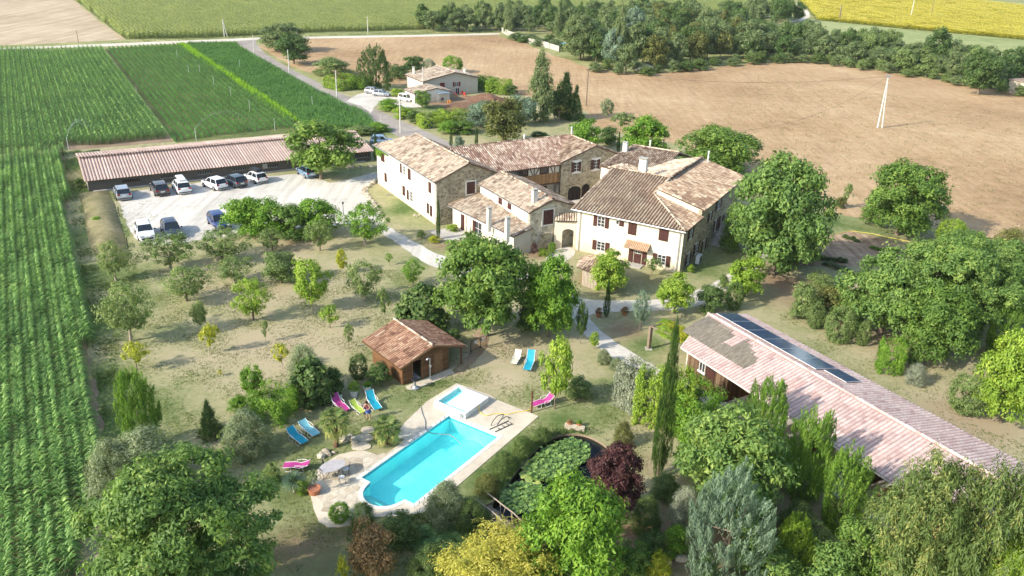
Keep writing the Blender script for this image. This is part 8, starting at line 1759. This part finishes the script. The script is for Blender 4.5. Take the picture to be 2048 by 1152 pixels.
# denser masses: the wood, hedgerows and far rows, tree by tree
def inpx(x, y, P): return in2(x, y, P)
def wood(P, n, hr, wr, mats, lab, group, cat='tree', keys=('wood', 'wood', 'round'), sep=4.0, seed=1):
    r = random.Random(seed); xs = [p[0] for p in P]; ys = [p[1] for p in P]; pts = []; tries = 0
    W2 = [G(*p) for p in P]; xs = [p[0] for p in W2]; ys = [p[1] for p in W2]; W3 = [(p[0], p[1]) for p in W2]
    while len(pts) < n and tries < 8000:
        tries += 1; x, y = r.uniform(min(xs), max(xs)), r.uniform(min(ys), max(ys))
        if in2(x, y, W3) and all((x-a)**2+(y-b)**2 > sep**2 for a, b in pts): pts.append((x, y))
    for (x, y) in pts:
        h = r.uniform(*hr); wdt = r.uniform(*wr); b = np.array([x, y, 0.0]); plant(r.choice(keys), ('leaf_'+r.choice(mats)).replace('leaf_reed', 'reed'), 0, 0, 0, wdt*scale_at(b), lab, cat, group, hm=h, base=b, name='woodland_tree' if cat == 'tree' else None)
wood([(1140, 100), (1186, 140), (1262, 150), (1330, 142), (1300, 100), (1180, 70)], 22, (8, 13), (6, 9), ('wood', 'wood', 'dark', 'blue'), 'broadleaf tree among others in the left half of the wood beyond the ploughed field', 'trees in the left half of the wood', seed=1)
wood([(1300, 140), (1500, 124), (1480, 70), (1290, 62)], 42, (7, 12), (6, 10), ('wood', 'wood', 'dark', 'khaki'), 'broadleaf tree among others in the middle of the wood beyond the ploughed field', 'trees in the middle of the wood', seed=2, sep=5)
wood([(1500, 124), (1655, 122), (1640, 88), (1490, 82)], 24, (7, 11), (6, 10), ('wood', 'dark'), 'dark tree in the right end of the wood near the hedgerow', 'trees at the right end of the wood', seed=3)
wood([(1645, 124), (1800, 145), (1800, 115), (1650, 95)], 22, (5, 9), (6, 9), ('wood', 'orchard', 'wood'), 'green tree in the near part of the hedgerow along the ploughed field', 'trees in the near hedgerow', seed=4)
wood([(1800, 146), (2060, 192), (2060, 150), (1810, 122)], 30, (5, 9), (6, 9), ('wood', 'dark', 'orchard'), 'green tree in the right part of the hedgerow along the ploughed field', 'trees in the right hedgerow', seed=5)
wood([(842, 62), (1000, 66), (1000, 52), (845, 54)], 16, (6, 11), (5, 8), ('dark', 'wood'), 'dark tree in the short row at the end of the tall corn', 'trees at the end of the tall corn', seed=6)
wood([(1010, 62), (1150, 72), (1150, 40), (1010, 42)], 26, (5, 10), (5, 9), ('dark', 'wood', 'wood'), 'dark tree round the far garden', 'trees round the far garden', seed=7)
wood([(1150, 62), (1300, 60), (1530, 48), (1530, 26), (1300, 24), (1150, 34)], 36, (5, 10), (6, 10), ('wood', 'dark', 'wood'), 'tree in the far back row above the wood', 'trees in the far back row', seed=8, sep=7)
wood([(1545, 50), (1595, 46), (1595, 34), (1545, 36)], 9, (8, 12), (5, 7), ('dark',), 'dark conifer-like tree in the clump beside the white track', 'trees in the clump beside the white track', seed=9)
wood([(1020, 76), (1110, 88), (1118, 98), (1060, 90), (1020, 80)], 8, (2, 3.5), (4, 6), ('wood', 'dark'), 'low garden bush behind the panel fence', 'bushes behind the panel fence', cat='shrub', keys=('shrub',), seed=10)
wood([(1180, 145), (1290, 154), (1500, 130), (1640, 128), (1640, 122), (1500, 122), (1290, 146), (1190, 136)], 22, (2.2, 3.8), (3, 5), ('wood', 'reed'), 'low scrub along the front edge of the wood', 'scrub along the front of the wood', cat='shrub', keys=('shrub',), seed=11)
wood([(1650, 130), (1800, 152), (2048, 195), (2048, 185), (1800, 145), (1650, 124)], 22, (2.2, 3.5), (3, 5), ('wood', 'orchard'), 'low scrub along the front of the hedgerow', 'scrub along the front of the hedgerow', cat='shrub', keys=('shrub',), seed=12)
# vegetables in rows
for i, (x0, y0, x1, y1, h, mt, lab) in enumerate(((1690, 476, 1722, 486, .5, 'dark', 'dark leafy vegetable row at the top of the bed'), (1615, 517, 1700, 527, .8, 'dark', 'tall tomato row along the lower edge of the vegetable bed'), (1745, 497, 1770, 503, .4, 'fresh', 'short green vegetable row in the middle of the bed'), (1650, 530, 1705, 548, .7, 'olive', 'grey-green leek row below the vegetable bed'), (1780, 500, 1800, 506, .4, 'dark', 'small dark vegetable row near the walnut'))):
    a, b = G(x0, y0), G(x1, y1); n_ = int(np.linalg.norm(b-a)/.6)+1; o = thing('vegetable_row', lab, 'vegetables', a)
    for j in range(n_): q = a+(b-a)*j/n_; me, _ = PROTO['shrub'][j % 3]; k = part('plant', me, 'leaf_'+mt, o, local=True); k.location = q-a; k.scale = (.9, .9, h*random.uniform(.7, 1.2)); k.rotation_euler = (0, 0, j)
P = [G(*q) for q in [(1645, 478), (1665, 470), (1700, 462), (1745, 468), (1790, 478), (1820, 484)]]; mb = MB(); mb.tube([q+Z*.04 for q in P], .035, 5); tag(part('watering_hose', mb, 'yellow_hose', None, at=P[0]), 'yellow watering hose lying round the top of the vegetable bed', 'hose')

# ---------------------------------------------------------------- grass tufts over the lawns
def tufts(name, px, dens, size, mat, lab, seed, avoid=()):
    P = [G(*q) for q in px]; r = np.random.default_rng(seed); xs = [p[0] for p in P]; ys = [p[1] for p in P]; n = int((max(xs)-min(xs))*(max(ys)-min(ys))*dens)
    X_, Y_ = r.uniform(min(xs), max(xs), n), r.uniform(min(ys), max(ys), n); k = in_poly(X_, Y_, P)
    for A in avoid: k &= ~in_poly(X_, Y_, A)
    nz = np.sin(X_*.9+1.3*np.sin(Y_*.7))+np.sin(Y_*1.1+1.7*np.sin(X_*.5)); k &= (nz+r.normal(0, .8, n)) > 0.2
    X_, Y_ = X_[k], Y_[k]; n = len(X_); b = 3; ci = np.repeat(np.arange(n), b); m_ = n*b; a = r.uniform(0, 6.28, m_); l_ = size*r.uniform(.5, 1.4, m_); w_ = .012+.02*r.uniform(0, 1, m_); d = np.stack([np.cos(a), np.sin(a)], 1); s = np.stack([-d[:, 1], d[:, 0]], 1)
    B = np.stack([X_[ci], Y_[ci]], 1)+r.normal(0, .05, (m_, 2)); V = np.zeros((m_, 3, 3)); V[:, 0, :2] = B-s*w_[:, None]; V[:, 1, :2] = B+s*w_[:, None]; V[:, 2, :2] = B+d*(l_*.5)[:, None]; V[:, 2, 2] = l_
    me = npmesh(name, V.reshape(-1, 3), np.arange(m_*3).reshape(-1, 3), np.clip(r.uniform(0, .6, m_)+.3*r.uniform(0, 1, n)[ci], 0, 1)); me.materials.append(MATS[mat]); o = bpy.data.objects.new(name, me); COL.objects.link(o); tag(o, lab, 'grass', kind='stuff')
AV = [FPp for FPp in ([q for q in DECK],)]+[POND, [G(*q) for q in [(233, 387), (745, 346), (760, 362), (735, 376), (776, 452), (874, 508), (868, 534), (745, 462), (672, 452), (450, 472), (280, 489)]]]
tufts('lawn_grass', [(150, 480), (240, 540), (850, 540), (960, 660), (1200, 740), (1300, 860), (1290, 1152), (600, 1152), (230, 1000)], 45, .08, 'grass_blade', 'short dry grass of the orchard and pool lawn', 1, AV)
tufts('rough_grass', [(120, 305), (160, 300), (235, 385), (262, 470), (280, 520), (240, 640), (235, 760), (260, 900), (215, 960), (205, 820), (175, 640), (150, 480)], 40, .16, 'reed', 'longer rough grass between the corn and the orchard', 2, AV)
tufts('bank_grass', [(800, 1040), (960, 975), (1060, 880), (1130, 850), (1200, 862), (1260, 930), (1220, 1010), (1100, 1070), (900, 1130), (700, 1152), (690, 1060)], 60, .30, 'reed', 'tall grass on the banks of the pond', 3, AV)
tufts('dry_grass', [(1560, 600), (1760, 700), (2048, 780), (2048, 980), (1800, 850), (1560, 690)], 26, .09, 'grass_blade', 'dry grass right of the shed', 4)
tufts('field_weeds', [(1500, 150), (2048, 230), (2048, 440), (1700, 430), (1400, 300)], 1.2, .35, 'grass_blade', 'scattered weeds in the ploughed field', 5)
tufts('gravel_weeds', [(236, 392), (300, 395), (345, 440), (420, 478), (300, 490), (262, 464)], 5, .12, 'grass_blade', 'weeds growing through the gravel at the left side of the car park', 8)
for (px, lab) in (([(150, 306), (345, 290), (590, 268), (720, 262), (720, 270), (590, 276), (345, 300), (160, 318)], 'rough grass strip behind the long barn'), ([(262, 80), (450, 74), (620, 71), (840, 64), (1000, 58), (1000, 66), (700, 71), (450, 78), (200, 88)], 'green verge between the track and the tall corn')):
    tufts('verge_grass', px, 5, .45, 'reed', lab, 6)
# ---------------------------------------------------------------- air
m = bpy.data.materials.new('haze'); m.use_nodes = True; t = m.node_tree; t.nodes.remove(t.nodes['Principled BSDF'])
pv = t.nodes.new('ShaderNodeVolumePrincipled'); pv.inputs['Color'].default_value = (0.86, 0.90, 0.95, 1); pv.inputs['Density'].default_value = 0.00008; pv.inputs['Anisotropy'].default_value = 0.2
t.links.new(pv.outputs[0], t.nodes['Material Output'].inputs['Volume'])
mb = MB(); mb.obox((-1510, -310, -2.5), (3020, 0, 0), (0, 2520, 0), (0, 0, 39.6)); o = part('haze', mb, m); o['kind'] = 'stuff'; o['label'] = 'thin summer haze over the fields'
